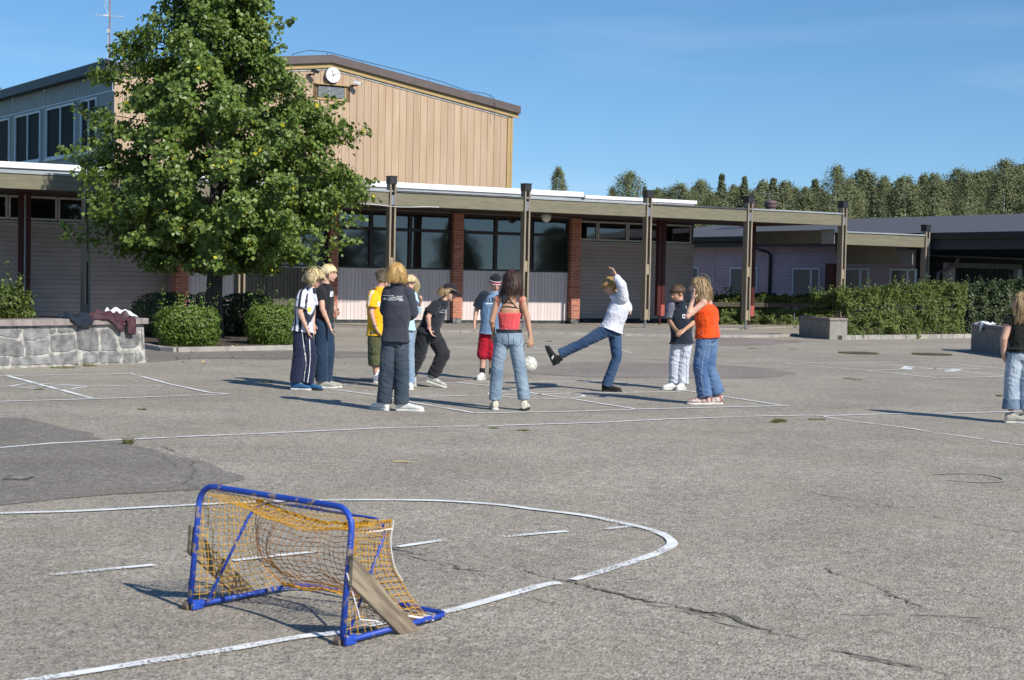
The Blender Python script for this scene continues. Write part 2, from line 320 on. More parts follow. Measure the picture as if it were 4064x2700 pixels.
# pavement with kerb in front of the building
kerb_px = [(1000, 1308), (1320, 1312), (1639, 1319), (2200, 1329), (2475, 1335), (2760, 1341), (3050, 1341), (3160, 1335)]
KP = [G(x, y) for x, y in kerb_px]; KP[0] = KP[1]-U_*4
back = [B(38.5, 41.9, 0), B(8, 41.9, 0)]
mb = MB(); poly = KP+[KP[-1]+V_*4]+back
mb.prism([Vector((p.x, p.y, 0)) for p in poly], Vector((0, 0, 0.0)), Vector((0, 0, .045)))
tag(mb.build('pavement', M_pave), kind='structure')
M_kerb = mat('kerb stone', (.36, .33, .29), (.25, .235, .21), scale=5, rough=.9, bump=.004, bscale=60, island=.12)
mb = MB()
for i in range(len(KP)-1):
    a, b_ = KP[i], KP[i+1]; n = max(1, int((b_-a).length/1.0))
    for k in range(n):
        p, q = a.lerp(b_, k/n), a.lerp(b_, (k+1)/n); t = (q-p).normalized(); s_ = Vector((-t.y, t.x, 0)); ln = (q-p).length
        mb.obox((p+q)/2+s_*.02+Vector((0, 0, .03)), t*(ln/2-.006), s_*.07, Vector((0, 0, .045)))
tag(mb.build('kerb', M_kerb, bevel=.008), kind='structure')

# ================================================================ the low school building
VW = 41.35; VR = 43.0
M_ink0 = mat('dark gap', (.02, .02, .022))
def u_at(x, v, y=1100): return W(x, y, v)[0]
M_vert = mat('pale pink boards', (.62, .54, .51), (.56, .485, .455), scale=1.5, rough=.6, island=.05, spec=.3, stretch=(3, 3, .4))
M_hor = mat('greige lap boards', (.43, .365, .33), (.38, .32, .29), scale=2, rough=.6, island=.05, spec=.3)
M_white = mat('white painted metal', (.82, .82, .81), (.72, .73, .73), scale=2, rough=.45, spec=.5)
M_frame = mat('grey painted frame', (.55, .55, .52), (.45, .45, .43), scale=8, rough=.5)
M_dframe = mat('dark brown frame', (.022, .014, .012), (.03, .02, .016), rough=.5)
M_black = mat('black plinth', (.035, .036, .038), (.12, .12, .12), scale=9, rough=.8, fac=(.5, .75), bump=.004)
M_plint = mat('worn concrete', (.2, .2, .19), (.05, .05, .052), scale=7, rough=.9, bump=.004, fac=(.4, .6))
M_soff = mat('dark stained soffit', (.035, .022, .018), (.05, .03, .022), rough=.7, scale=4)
M_roof = mat('roofing felt', (.05, .05, .055), (.08, .08, .085), scale=3, rough=.9)
M_grey = mat('blue grey sheet', (.33, .36, .37), (.27, .29, .3), scale=3, rough=.5)
def glass_mat(name, c=(.006, .007, .008), rough=.03):
    M = mat(name, c, rough=rough, spec=.5); t = M.node_tree; b = t.nodes['Principled BSDF']; b.inputs['Roughness'].default_value = rough
    n = t.nodes.new('ShaderNodeTexNoise'); n.inputs['Scale'].default_value = .9; n.inputs['Detail'].default_value = 1
    bp = t.nodes.new('ShaderNodeBump'); bp.inputs['Distance'].default_value = .004; g = t.nodes.new('ShaderNodeNewGeometry')
    t.links.new(g.outputs['Position'], n.inputs['Vector']); t.links.new(n.outputs['Fac'], bp.inputs['Height']); t.links.new(bp.outputs[0], b.inputs['Normal'])
    b.inputs['IOR'].default_value = 1.85
    return M
M_glass = glass_mat('dark window glass')
def brick_mat():
    M = bpy.data.materials.new('red brick'); M.use_nodes = True; t = M.node_tree; b = t.nodes['Principled BSDF']; L = t.links.new
    g = t.nodes.new('ShaderNodeNewGeometry'); mp = t.nodes.new('ShaderNodeMapping'); mp.inputs['Rotation'].default_value = (0, 0, -TH); L(g.outputs['Position'], mp.inputs[0])
    s = t.nodes.new('ShaderNodeSeparateXYZ'); L(mp.outputs[0], s.inputs[0]); a = t.nodes.new('ShaderNodeMath'); L(s.outputs[0], a.inputs[0]); L(s.outputs[1], a.inputs[1])
    c = t.nodes.new('ShaderNodeCombineXYZ'); L(a.outputs[0], c.inputs[0]); L(s.outputs[2], c.inputs[1])
    br = t.nodes.new('ShaderNodeTexBrick'); L(c.outputs[0], br.inputs[0]); br.inputs['Scale'].default_value = 1; br.inputs['Brick Width'].default_value = .26; br.inputs['Row Height'].default_value = .082
    br.inputs['Mortar Size'].default_value = .007; br.inputs['Color1'].default_value = (.46, .155, .08, 1); br.inputs['Color2'].default_value = (.28, .08, .045, 1); br.inputs['Mortar'].default_value = (.38, .33, .29, 1); br.inputs['Mortar Smooth'].default_value = .2
    n = t.nodes.new('ShaderNodeTexNoise'); n.inputs['Scale'].default_value = 14; L(g.outputs['Position'], n.inputs['Vector'])
    h = t.nodes.new('ShaderNodeHueSaturation'); m = t.nodes.new('ShaderNodeMapRange'); m.inputs[3].default_value = .7; m.inputs[4].default_value = 1.4; L(n.outputs['Fac'], m.inputs[0]); L(m.outputs[0], h.inputs['Value']); L(br.outputs['Color'], h.inputs['Color']); L(h.outputs[0], b.inputs['Base Color'])
    bp = t.nodes.new('ShaderNodeBump'); bp.inputs['Distance'].default_value = -.006; L(br.outputs['Fac'], bp.inputs['Height']); L(bp.outputs[0], b.inputs['Normal']); b.inputs['Roughness'].default_value = .9
    return M
M_brick = brick_mat()
def vboards(mb, u0, u1, v, z0, z1, w=.118, t=.02, gap=.008):
    n = max(1, round((u1-u0)/w)); w = (u1-u0)/n
    for i in range(n): mb.box(u0+i*w+gap/2, u0+(i+1)*w-gap/2, v-t, v, z0, z1)
def hboards(mb, a0, a1, v, z0, z1, h=.125, along='u', t=.02):     # lap boards: bottom edge proud
    n = max(1, round((z1-z0)/h)); h = (z1-z0)/n
    for i in range(n):
        za, zb = z0+i*h+.003, z0+(i+1)*h-.004
        if along == 'u': P = [(a0, v-t, za), (a1, v-t, za), (a1, v, za), (a0, v, za), (a0, v-t*.35, zb), (a1, v-t*.35, zb), (a1, v, zb), (a0, v, zb)]
        else: P = [(v-t, a0, za), (v, a0, za), (v, a1, za), (v-t, a1, za), (v-t*.45, a0, zb), (v, a0, zb), (v, a1, zb), (v-t*.45, a1, zb)]
        mb.hexa([B(*p) for p in P])
school = thing('school_building', 'long low school building with brick pillars, dark window bands and pale pink boards', 'building', B(18, VW, 0))
def part(mb, name, M, parent=school, **k): return mb.build(name, M, parent, **k)
U_L = -14.0; u_end = W(2748, 1100, VR)[0]
uA = [W(x, 1150, VW)[0] for x in (689, 740, 1300, 1316, 1789, 1826, 2254, 2291)]
# backing walls
mb = MB(); mb.box(uA[0], uA[7]-.05, VW+.06, VW+6, 0.02, 3.85); part(mb, 'rear_wall', M_hor)
# vertical boards under windows
for a, b_ in ((uA[1]+.0, uA[2]), (uA[3], uA[4]-.02), (uA[5], uA[6]-.02)):
    a2 = a if a != uA[1] else a
    mb = MB(); mb.box(a, b_, VW+.02, VW+.05, .16, 1.6)
    if a == uA[1]: vboards(mb, a, W(925, 1100, VW)[0], VW+.02, .16, 1.6)
    else: vboards(mb, a, b_, VW+.02, .16, 1.6)
    part(mb, 'board_panel', M_vert)
    mb = MB(); mb.box(a-.01, b_+.01, VW-.03, VW+.05, 1.6, 1.63); mb.box(a, b_, VW-.012, VW+.05, .14, .16); part(mb, 'window_ledge', M_frame)
    mb = MB(); mb.box(a, b_, VW+.012, VW+.06, 0, .14); part(mb, 'plinth', M_black)
# double doors (dark) behind the tree
gu0, gu1 = W(930, 1100, VW)[0], uA[2]-.02
M_gate = mat('olive brown door boards', (.085, .075, .055), (.11, .095, .07), scale=3, rough=.6, island=.1)
n = 3
for i in range(n):
    a, b_ = gu0+(gu1-gu0)*i/n, gu0+(gu1-gu0)*(i+1)/n
    mb = MB(); vboards(mb, a+.09, b_-.09, VW-.01, .2, 1.45, .1); mb.box(a+.01, a+.09, VW-.05, VW+.01, .1, 1.6); mb.box(b_-.09, b_-.01, VW-.05, VW+.01, .1, 1.6); mb.box(a+.09, b_-.09, VW-.05, VW+.01, 1.45, 1.6); mb.box(a+.09, b_-.09, VW-.05, VW+.01, .1, .2)
    part(mb, 'door', M_gate, bevel=.004)
# window bands: each window is frame + panes
def window_band(u0, u1, cuts, z0=1.63, z1=3.3, ztr=2.78, v=VW):
    xs = [u0]+cuts+[u1]
    for i in range(len(xs)-1):
        a, b_ = xs[i], xs[i+1]; fw = .055
        fr = MB()
        fr.box(a, a+fw, v-.02, v+.07, z0, z1); fr.box(b_-fw, b_, v-.02, v+.07, z0, z1)
        for za, zb in ((z0, z0+fw), (ztr-fw/2-.02, ztr+fw/2+.02), (z1-fw, z1)): fr.box(a+fw, b_-fw, v-.018, v+.068, za, zb)
        f = part(fr, 'window', M_dframe)
        for za, zb in ((z0+fw, ztr-fw/2-.02), (ztr+fw/2+.02, z1-fw)):
            g = MB(); g.add([B(a+fw, v+.03, za), B(b_-fw, v+.03, za), B(b_-fw, v+.03, zb), B(a+fw, v+.03, zb)], [(0, 1, 2, 3)]); g.build('pane', M_glass, f)
ux = lambda x: W(x, 1000, VW)[0]
window_band(uA[1]+.02, uA[2]-.02, [ux(860), ux(1000), ux(1150)])
window_band(uA[3]+.02, uA[4]-.03, [ux(1472), ux(1627)])
window_band(uA[5]+.02, uA[6]-.03, [ux(1967), ux(2105)])
# brick pillars
for (a, b_, dep) in ((uA[0], uA[1], .85), (uA[2], uA[3]+.12, .17), (uA[4], uA[5], .17), (uA[6], uA[7], .17)):
    mb = MB(); mb.box(a, b_, VW-.17, VW+dep, .2, 3.32); part(mb, 'brick_pillar', M_brick)
    mb = MB(); mb.box(a+.01, b_-.01, VW-.16, VW+dep-.01, 0, .2); part(mb, 'pillar_foot', M_plint, bevel=.01)
# horizontally boarded walls, set back
for (a, b_, v, cuts, z0) in ((uA[7]-.04, u_end, VR, [W(x, 910, VR)[0] for x in (2370, 2489, 2610)], .16), (U_L, uA[0]+.02, VW+.85, [W(x, 800, VW+.85)[0] for x in (-560, -365, -167, 31, 228, 420)], .16)):
    mb = MB(); hboards(mb, a, b_, v, z0, 2.62); part(mb, 'lap_board_wall', M_hor)
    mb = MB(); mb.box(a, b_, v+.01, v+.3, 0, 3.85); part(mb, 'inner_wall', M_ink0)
    mb = MB(); mb.box(a, b_, v-.015, v+.01, 0, .14); part(mb, 'plinth', M_black)
    mb = MB(); mb.box(a, b_, v-.07, v, 2.63, 2.67); part(mb, 'window_ledge', M_frame)
    e1 = b_-.1 if v == VR else b_-.9
    xs = [a]+[c for c in cuts if a < c < e1]+[e1]
    for i in range(len(xs)-1):
        p, q = xs[i]+.012, xs[i+1]-.012; fw = .05
        fr = MB(); fr.box(p, p+fw, v-.045, v, 2.7, 3.34); fr.box(q-fw, q, v-.045, v, 2.7, 3.34); fr.box(p+fw, q-fw, v-.043, v, 2.7, 2.76); fr.box(p+fw, q-fw, v-.043, v, 3.28, 3.34)
        f = part(fr, 'window', M_frame); g = MB(); g.add([B(p+fw, v-.012, 2.76), B(q-fw, v-.012, 2.76), B(q-fw, v-.012, 3.28), B(p+fw, v-.012, 3.28)], [(0, 1, 2, 3)]); g.build('pane', M_glass, f)
# side wall at the right end
mb = MB(); hboards(mb, VR, VR+6, u_end, .16, 3.8, along='v'); part(mb, 'end_wall', M_hor)
# roof edges
uw = W(2317, 770, 42)[0]; uw2 = W(2760, 800, 42)[0]
mb = MB(); mb.box(U_L, uw, 42.0, 42.3, 4.04, 4.2); part(mb, 'white_roof_edge', M_white, bevel=.01)
mb = MB(); mb.box(U_L, uw-.05, 42.06, 42.3, 3.5, 4.04); part(mb, 'grey_fascia', M_grey)
z2 = W(2700, 802, 42)[1]
mb = MB(); mb.box(uw, uw2, 41.9, 42.3, z2-.05, z2+.06)
part(mb, 'white_roof_edge', M_white, bevel=.008)
mb = MB()
for i in range(int((uw2-uw)/.09)): mb.box(uw+i*.09+.01, uw+i*.09+.06, 41.94, 42.3, z2-.13, z2-.055)
part(mb, 'corrugated_edge', M_white)
mb = MB(); mb.box(U_L, uw2+.02, 42.32, 47, 3.6, 3.9); mb.box(uw, uw2-.02, 42.1, 42.3, 3.4, z2-.14); part(mb, 'roof', M_roof)

# ================================================================ covered walkway
M_beam = mat('weathered green glulam', (.19, .175, .118), (.15, .138, .094), scale=1.2, rough=.75, stretch=(2, 2, 14), detail=9, bump=.002, bscale=30)
M_wood = mat('weathered grey timber', (.2, .165, .125), (.33, .28, .2), scale=4, rough=.85, stretch=(9, 9, .5), detail=8, bump=.002, bscale=20)
M_wood2 = mat('pale new timber', (.34, .27, .17), (.26, .21, .145), scale=4, rough=.8, stretch=(9, 9, .5), detail=8)
M_cap = mat('black sheet cap', (.02, .021, .024), rough=.5); M_steel = mat('galvanised steel', (.3, .31, .33), (.22, .23, .25), scale=20, rough=.4, metal=.6)
M_red = mat('dark red painted steel', (.055, .009, .009), (.07, .013, .012), rough=.45, scale=5); M_redl = mat('sunlit red foot', (.4, .09, .07), (.3, .07, .055), rough=.6)  # dark red carries the shade, lighter red stands for sun on the foot
VB = 38.0
walk = thing('covered_walkway', 'long covered walkway roof with olive glued beam on double plank posts in front of school', 'walkway', B(18, VB, 0))
u5 = W(3330, 1000, VB)[0]; 
post_x = [-330, 340, 955, 1549, 2082, 2565, 2965, 3340]
post_u = [W(x, 1000, VB)[0] for x in post_x]
zb0, zb1 = 3.31, 3.67
edges = [U_L]+post_u
for i in range(len(edges)-1):
    a, b_ = edges[i]+(.1 if i else 0), edges[i+1]-.1
    mb = MB(); mb.box(a, b_, VB-.06, VB+.08, zb0, zb1); part(mb, 'beam', M_beam, walk, bevel=.006)
    mb = MB(); mb.box(a-.1, b_+.1, VB-.09, VB+.3, zb1, zb1+.045); part(mb, 'beam_flashing', M_grey if i % 2 else M_roof, walk)
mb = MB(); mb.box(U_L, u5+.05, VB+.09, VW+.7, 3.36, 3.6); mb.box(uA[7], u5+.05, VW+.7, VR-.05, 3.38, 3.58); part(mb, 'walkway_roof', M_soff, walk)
mb = MB(); mb.tube([B(u, VB-.1, 3.3+.02*math.sin(u*3)) for u in np.arange(16.2, 19.5, .3)], .008, 5); part(mb, 'cable', M_white, walk)
def post(u, v, ztop, zfoot=.27, beamz=(3.31, 3.67), new=False):
    p = thing_part('post', B(u, v, 0), walk)
    for k, du in enumerate((-.09, .045)):
        mb = MB(); mb.box(u+du, u+du+.048, v-.12, v+.11, zfoot, ztop-.2); part(mb, 'plank', M_wood if k == 0 or not new else M_wood, p, bevel=.005)
    for z in (zfoot+.02, zfoot+1.35): mb = MB(); mb.box(u-.041, u+.044, v-.1, v+.09, z, z+.3); part(mb, 'spacer_block', M_wood2, p, bevel=.004)
    mb = MB(); mb.box(u-.1, u+.103, v-.135, v+.125, ztop-.22, ztop-.03); mb.box(u-.108, u+.111, v-.145, v+.135, ztop-.03, ztop); part(mb, 'post_cap', M_cap, p)
    mb = MB(); mb.tube([B(u+.005, v-.02, 0), B(u+.005, v-.02, zfoot+.03)], .035, 10); mb.box(u-.1, u+.11, v-.12, v+.08, 0.04, .055); part(mb, 'steel_foot', M_steel, p)
    for z in (beamz[0]+.06, beamz[0]+.26, zfoot+.1):
        mb = MB()
        c = B(u-.09, v-.04, z); mb.tube([c-U_*.02, c], .014, 6)
        part(mb, 'bolt', M_cap, p)
    mb = MB(); mb.box(u-.041, u+.044, v-.11, v-.07, beamz[0]+.02, beamz[1]-.08); part(mb, 'bracket', M_steel, p)
def thing_part(name, loc, parent):
    o = bpy.data.objects.new(name, None); COL.objects.link(o); o.parent = parent; o.location = Vector(loc)-parent_world(parent); o.empty_display_size = .1; return o
for i, u in enumerate(post_u): post(u, VB, 4.1)
# inner red steel posts
for x, v in ((78, VW-.7), (2602, VW-.7), (2958, VW-.7)):
    u = W(x+18, 1150, v)[0]; p = thing_part('inner_post', B(u, v, 0), walk)
    mb = MB(); mb.box(u-.15, u-.03, v-.07, v+.07, .33, 3.36); mb.box(u+.02, u+.14, v-.07, v+.07, .33, 3.36); part(mb, 'column', M_red, p)
    mb = MB(); mb.box(u-.026, u+.016, v-.05, v+.05, .33, 3.3); part(mb, 'web_strip', M_frame if x < 100 else M_red, p)
    mb = MB(); mb.box(u-.02, u+.13, v-.09, v-.072, .33, .68); part(mb, 'sunlit_foot', M_redl, p)  # sunlit foot of the post, painted as a lighter red strip
    mb = MB(); mb.tube([B(u, v, 0), B(u, v, .34)], .035, 8); part(mb, 'steel_foot', M_red, p)
# globe lamp under the roof
lx, lz = W(2168, 868, VW-1.0)
lamp = thing('ceiling_lamp', 'round white globe lamp under the walkway roof beside the right brick pillar', 'lamp', B(lx, VW-1.0, 3.36))
mb = MB(); mb.ell(B(lx, VW-1.0, 3.3), .15, .15, .17, n=20, mrows=12); part(mb, 'globe', mat('opal glass', (.75, .74, .7), rough=.3), lamp, smooth=True)
mb = MB(); mb.tube([B(lx, VW-1, 3.34), B(lx, VW-1, 3.36)], .11, 14); part(mb, 'lamp_base', M_white, lamp)

# second, lower walkway roof and the porch behind it
walk2 = thing('covered_walkway', 'lower covered walkway roof stepping down between the last two plank posts', 'walkway', B(35.5, VB, 0))
u6 = W(3670, 1050, VB)[0]
zt, zbm = W(3500, 930, VB)[1], W(3500, 977, VB)[1]
mb = MB(); mb.box(post_u[-1]+.1, u6-.1, VB-.06, VB+.08, zbm, zt); part(mb, 'beam', M_beam, walk2, bevel=.006)
mb = MB(); mb.box(post_u[-1]+.1, u6-.1, VB-.1, VB+.3, zt, zt+.04); part(mb, 'beam_flashing', M_grey, walk2)
vB2 = WV(2983, 945, post_u[-1])[0]
M_beamd = mat('grey boarded fascia', (.2, .19, .155), (.17, .16, .135), scale=2, rough=.8)
mb = MB(); mb.box(post_u[-1]-.05, post_u[-1]+.02, VB+.45, vB2, 2.76, 3.19); part(mb, 'side_fascia', M_beamd, walk2)
mb = MB(); mb.box(post_u[-1]-.07, post_u[-1]-.052, VB+.28, VB+.9, 2.74, 3.21); part(mb, 'metal_flashing', mat('bare flashing', (.55, .57, .58), rough=.3, metal=.5), walk2)
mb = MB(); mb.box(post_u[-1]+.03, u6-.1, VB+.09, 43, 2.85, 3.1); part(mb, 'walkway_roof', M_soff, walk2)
zt3 = 2.57; mb = MB(); mb.box(u6-.35, u6-.28, VB+.25, 41.9, 2.15, 2.57); part(mb, 'side_fascia', M_beamd, walk2)
mb = MB(); mb.box(u6-.37, u6-.352, VB+.2, VB+.85, 2.14, 2.6); part(mb, 'metal_flashing', M_steel, walk2)
mb = MB(); mb.box(u6-.42, u6-.36, VB+.9, 41.9, 2.58, 2.84); part(mb, 'soffit_panel', M_beamd, walk2)
mb = MB(); a3 = WV(3317, 1100, 36.9)[0]; b3 = WV(3283, 1100, 36.9)[0]; mb.box(36.8, 37.0, a3, b3, 0, 2.16); part(mb, 'dark_pier', M_red, walk2)
oldwalk = walk; walk = walk2; post(u6, VB, 3.47, beamz=(zbm, zt)); walk = oldwalk

# ================================================================ lilac building on the right
M_lil = mat('lilac lap boards', (.45, .37, .42), (.4, .33, .375), scale=2, rough=.6, island=.04)
M_wfr = mat('white window paint', (.62, .68, .7), rough=.5); M_rfelt = mat('dark blue grey roofing felt', (.075, .078, .09), (.1, .1, .112), scale=5, rough=.85, bump=.004, bscale=60)
M_dark = mat('shade dark boards', (.018, .018, .02), rough=.7, island=.3)  # near black stands in for deep shade under the roof
UL = 38.4
lil = thing('lilac_building', 'low lilac boarded building with white windows under a wide dark felt roof', 'building', B(UL, 44, 0))
mb = MB(); hboards(mb, 39.2, 56, UL, .2, 3.1, h=.125, along='v'); part(mb, 'lap_board_wall', M_lil, lil)
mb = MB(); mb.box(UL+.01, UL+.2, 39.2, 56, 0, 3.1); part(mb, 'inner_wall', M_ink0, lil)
M_glr = glass_mat('room window glass', (.13, .14, .14), .12)
M_blind = mat('pale blinds', (.25, .26, .25), (.1, .11, .11), scale=1.2, rough=.8, stretch=(.5, .5, 22))
for (xa, xb, ya, yb) in ((2700, 2775, 1062, 1180), (2901, 3010, 1063, 1165), (3149.9, 3258, 1065, 1209), (3350, 3452, 1065, 1209), (3536, 3640, 1066, 1209)):
    va = WV(xb, 1100, UL)[0]; vb = WV(xa, 1100, UL)[0]; z1 = WV((xa+xb)/2, ya, UL)[1]; z0 = WV((xa+xb)/2, yb, UL)[1]; z1 = 2.02; z0 = .72; fw = .06; q = UL-.07
    fr = MB(); fr.box(q, UL, va, va+fw, z0, z1); fr.box(q, UL, vb-fw, vb, z0, z1); vm = va+(vb-va)*.32
    fr.box(q+.002, UL, va+fw, vb-fw, z1-fw, z1); fr.box(q-.05, UL, va-.03, vb+.03, z0-.05, z0); fr.box(q+.002, UL, va+fw, vb-fw, z0, z0+fw); fr.box(q+.004, UL, vm-.05, vm+.05, z0+fw, z1-fw)
    f = part(fr, 'window', M_wfr, lil, bevel=.004)
    for c, d_ in ((va+fw, vm-.05), (vm+.05, vb-fw)):
        g = MB(); g.add([B(q+.03, d_, z0+fw), B(q+.03, c, z0+fw), B(q+.03, c, z1-fw), B(q+.03, d_, z1-fw)], [(0, 1, 2, 3)]); g.build('pane', M_glr, f)
# roof: eave line at u=36.8, ridge at u=44
ue, ze, ur, zr = 37.85, 3.19, 44.0, 4.12
mb = MB(); sl = [(B(ue, v, ze), B(ur, v, zr), B(ur, v, zr-.15), B(ue, v, ze-.12)) for v in (24, 56.5)]
mb.hexa([sl[0][3], sl[0][2], sl[1][2], sl[1][3], sl[0][0], sl[0][1], sl[1][1], sl[1][0]])
mb.hexa([B(ur+.002, 24, zr-.15), B(ur+8, 24, ze), B(ur+8, 56.5, ze), B(ur+.002, 56.5, zr-.15), B(ur+.002, 24, zr), B(ur+8, 24, ze+.1), B(ur+8, 56.5, ze+.1), B(ur+.002, 56.5, zr)])
part(mb, 'roof', M_rfelt, lil)
mb = MB(); mb.box(ue-.06, ue-.003, 24, 56.5, ze-.17, ze+.02); part(mb, 'gutter', M_cap, lil)
mb = MB(); mb.box(ue+.1, ue+.2, 24, 39.1, 2.66, 2.98); mb.box(ue+.1, ue+.2, 39.12, 56, 2.8, 2.98); part(mb, 'eave_fascia', mat('dark grey fascia', (.045, .045, .055), rough=.6), lil)
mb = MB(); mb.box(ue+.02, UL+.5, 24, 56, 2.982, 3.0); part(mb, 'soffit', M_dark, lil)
# downpipe
vd = WV(3062, 1100, UL)[0]; M_pipe = mat('dark green downpipe', (.03, .04, .042), rough=.4)
mb = MB(); mb.tube([B(UL-.62, vd+.25, 2.9), B(UL-.6, vd+.25, 2.74), B(UL-.5, vd+.1, 2.68), B(UL-.2, vd+.02, 2.62), B(UL-.09, vd, 2.5), B(UL-.08, vd, .2)], .06, 10); part(mb, 'downpipe', M_pipe, lil, smooth=True)
vc = WV(2836, 1100, UL)[0]; mb = MB(); mb.tube([B(UL-.03, vc, 2.9), B(UL-.03, vc, 1.55)], .012, 5); mb.box(UL-.06, UL-.02, vc-.06, vc+.06, 1.45, 1.57); part(mb, 'cable_box', M_frame, lil)
# porch under the roof at far right
por = thing('entrance_porch', 'low entrance porch with thin pale beam and dark barred screen at the right', 'porch', B(41, 38, 0))
zp = W(3717, 1041, 38.2)[1]; pu0, pu1 = 39.0, W(4030, 1080, 38.2)[0]
mb = MB(); mb.box(pu0, pu1+.2, 38.1, 38.25, zp-.17, zp); part(mb, 'porch_beam', M_beam, por)
mb = MB(); mb.hexa([B(pu0-.3, 37.8, zp+.17), B(pu1+6, 37.8, zp+.17), B(pu1+6, 41, zp+.3), B(pu0-.3, 41, zp+.3), B(pu0-.3, 37.8, zp+.22), B(pu1+6, 37.8, zp+.22), B(pu1+6, 41, zp+.36), B(pu0-.3, 41, zp+.36)]); part(mb, 'porch_roof', M_rfelt, por)
mb = MB(); mb.tube([B(pu0-.3, 37.74, zp+.2), B(pu1+6, 37.74, zp+.18)], .03, 8); part(mb, 'porch_gutter', M_steel, por)
mb = MB(); mb.box(pu1, pu1+.22, 38.1, 38.3, 0, zp-.17); part(mb, 'porch_post', M_frame, por)
mb = MB(); mb.box(pu0-.02, pu0+.35, 38.3, 38.5, 0, zp); part(mb, 'porch_wall', M_hor, por)
mb = MB(); mb.box(pu0+.35, pu1, 40.2, 40.3, 0, zp+.1)
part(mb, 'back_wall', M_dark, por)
mb = MB(); M_bars = mat('brown bars', (.07, .05, .045), rough=.6)
for i in range(20): a = pu0+.5+i*.21; mb.box(a, a+.035, 39.0, 39.04, .3, zp-.1)
part(mb, 'screen_bars', M_bars, por)
mb = MB(); mb.tube([B(pu0-.1, 37.75, zp+.15), B(pu0-.12, 37.9, zp-.1), B(pu0-.3, 38.1, zp-.25), B(pu0-.55, 38.2, zp-.35), B(pu0-.6, 38.2, .3)], .06, 10); part(mb, 'downpipe', mat('faded brown pipe', (.16, .11, .1), rough=.5), por, smooth=True)
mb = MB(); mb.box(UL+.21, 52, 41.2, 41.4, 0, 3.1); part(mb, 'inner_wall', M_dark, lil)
# roof vents and aerial
M_vent = mat('brown roof vent', (.13, .085, .08), rough=.5)
vents = []
for x, lab in ((3060, 'brown round roof vent with small aerial beside it, right of the fifth post'), (2974, 'brown round roof vent half hidden behind the fifth plank post')):
    c = D(x, 812, 66); t_ = thing('roof_vent', lab, 'vent', (c.x, c.y, 4.1), 'roof vents')
    mb = MB(); k = 66/F_PX; bz = HC+(ray(x, 827).z/ray(x, 827).y)*66
    mb.tube([(c.x, c.y, 4.0), (c.x, c.y, bz), (c.x, c.y, bz+.04), (c.x, c.y, bz+.2), (c.x, c.y, bz+.3), (c.x, c.y, bz+.32)], [.2, .2, .24, .26, .2, .18], 20); part(mb, 'vent_hood', M_vent, t_, smooth=False)
    mb = MB(); mb.tube([(c.x, c.y, bz+.2), (c.x, c.y, bz+.225)], .285, 20); part(mb, 'vent_rim', M_vent, t_)
    vents.append((c, bz))
c, bz = vents[0]; t_ = thing('roof_aerial', 'small aerial with one crossbar above the brown roof vent', 'aerial', (c.x, c.y+.3, bz))
mb = MB(); mb.tube([(c.x-.02, c.y+.3, 4.0), (c.x-.02, c.y+.3, bz+.75)], .014, 6); part(mb, 'mast', M_steel, t_)
mb = MB(); mb.tube([(c.x-.48, c.y+.3, bz+.68), (c.x+.03, c.y+.3, bz+.62)], .01, 6)
for i in range(6): mb.tube([(c.x-.45+i*.08, c.y+.18, bz+.677-i*.01), (c.x-.45+i*.08, c.y+.42, bz+.677-i*.01)], .006, 5)
part(mb, 'aerial_boom', M_steel, t_)

# ================================================================ gymnasium
M_tan = mat('tan vertical boards', (.41, .285, .18), (.47, .345, .235), scale=1.6, rough=.6, island=.06, stretch=(3, 3, .35), spec=.3)
M_tangap = mat('brown board joints', (.16, .09, .05), rough=.8); M_yel = mat('ochre trim', (.42, .29, .12), (.38, .26, .11), rough=.6); M_brn = mat('brown sheet fascia', (.1, .075, .07), (.12, .09, .08), scale=3, rough=.45)
M_peel = mat('peeling grey trim', (.5, .5, .47), (.3, .29, .27), scale=9, rough=.8)
VG = 48.0
M_bg2 = mat('grey brown boards', (.2, .19, .18), rough=.7)
gym = thing('sports_hall', 'tall tan boarded sports hall with low gable and blue grey window side', 'building', B(20.5, VG, 0))
uR, zR = W(2032, 460, VG); uP, zP = W(1310, 222, VG); uLf = W(453, 300, VG)[0]
zRt = W(2050, 425, VG)[1]; sl_ = (zP-zRt)/(W(2050, 425, VG)[0]-uP); 
uQ, zQ = W(510, 249, VG); slL = (zP-zQ)/(uP-uQ)
rz = lambda u: zP-(sl_ if u > uP else slL)*abs(u-uP)
def seg(a, b_, v0, v1, lo, hi, mb):       # sloped strip under roof line, split at peak
    for p, q in ((a, min(b_, uP)), (max(a, uP), b_)):
        if q > p: mb.hexa([B(p, v0, rz(p)+lo), B(q, v0, rz(q)+lo), B(q, v1, rz(q)+lo), B(p, v1, rz(p)+lo), B(p, v0, rz(p)+hi), B(q, v0, rz(q)+hi), B(q, v1, rz(q)+hi), B(p, v1, rz(p)+hi)])
mb = MB(); u = uLf; bw = .262; lw = [W(x, 340, VG)[0] for x in (1262, 1366)]
n = int((uR-.2-uLf)/bw); bw = (uR-.2-uLf)/n
ventu = (lw[0], lw[1]); vz0, vz1 = W(1320, 388, VG)[1], W(1320, 345, VG)[1]
for i in range(n):
    a, b_ = uLf+i*bw+.006, uLf+(i+1)*bw-.006; m_ = (a+b_)/2
    def board(z0, z1a, z1b): mb.hexa([B(a, VG-.025, z0), B(b_, VG-.025, z0), B(b_, VG, z0), B(a, VG, z0), B(a, VG-.025, z1a), B(b_, VG-.025, z1b), B(b_, VG, z1b), B(a, VG, z1a)])
    if a < ventu[1] and b_ > ventu[0]: board(3.6, vz0-.12, vz0-.12); board(vz1+.07, rz(a)-.4, rz(b_)-.4)
    else: board(3.6, rz(a)-.4, rz(b_)-.4)
part(mb, 'vertical_boards', M_tan, gym)
mb = MB()
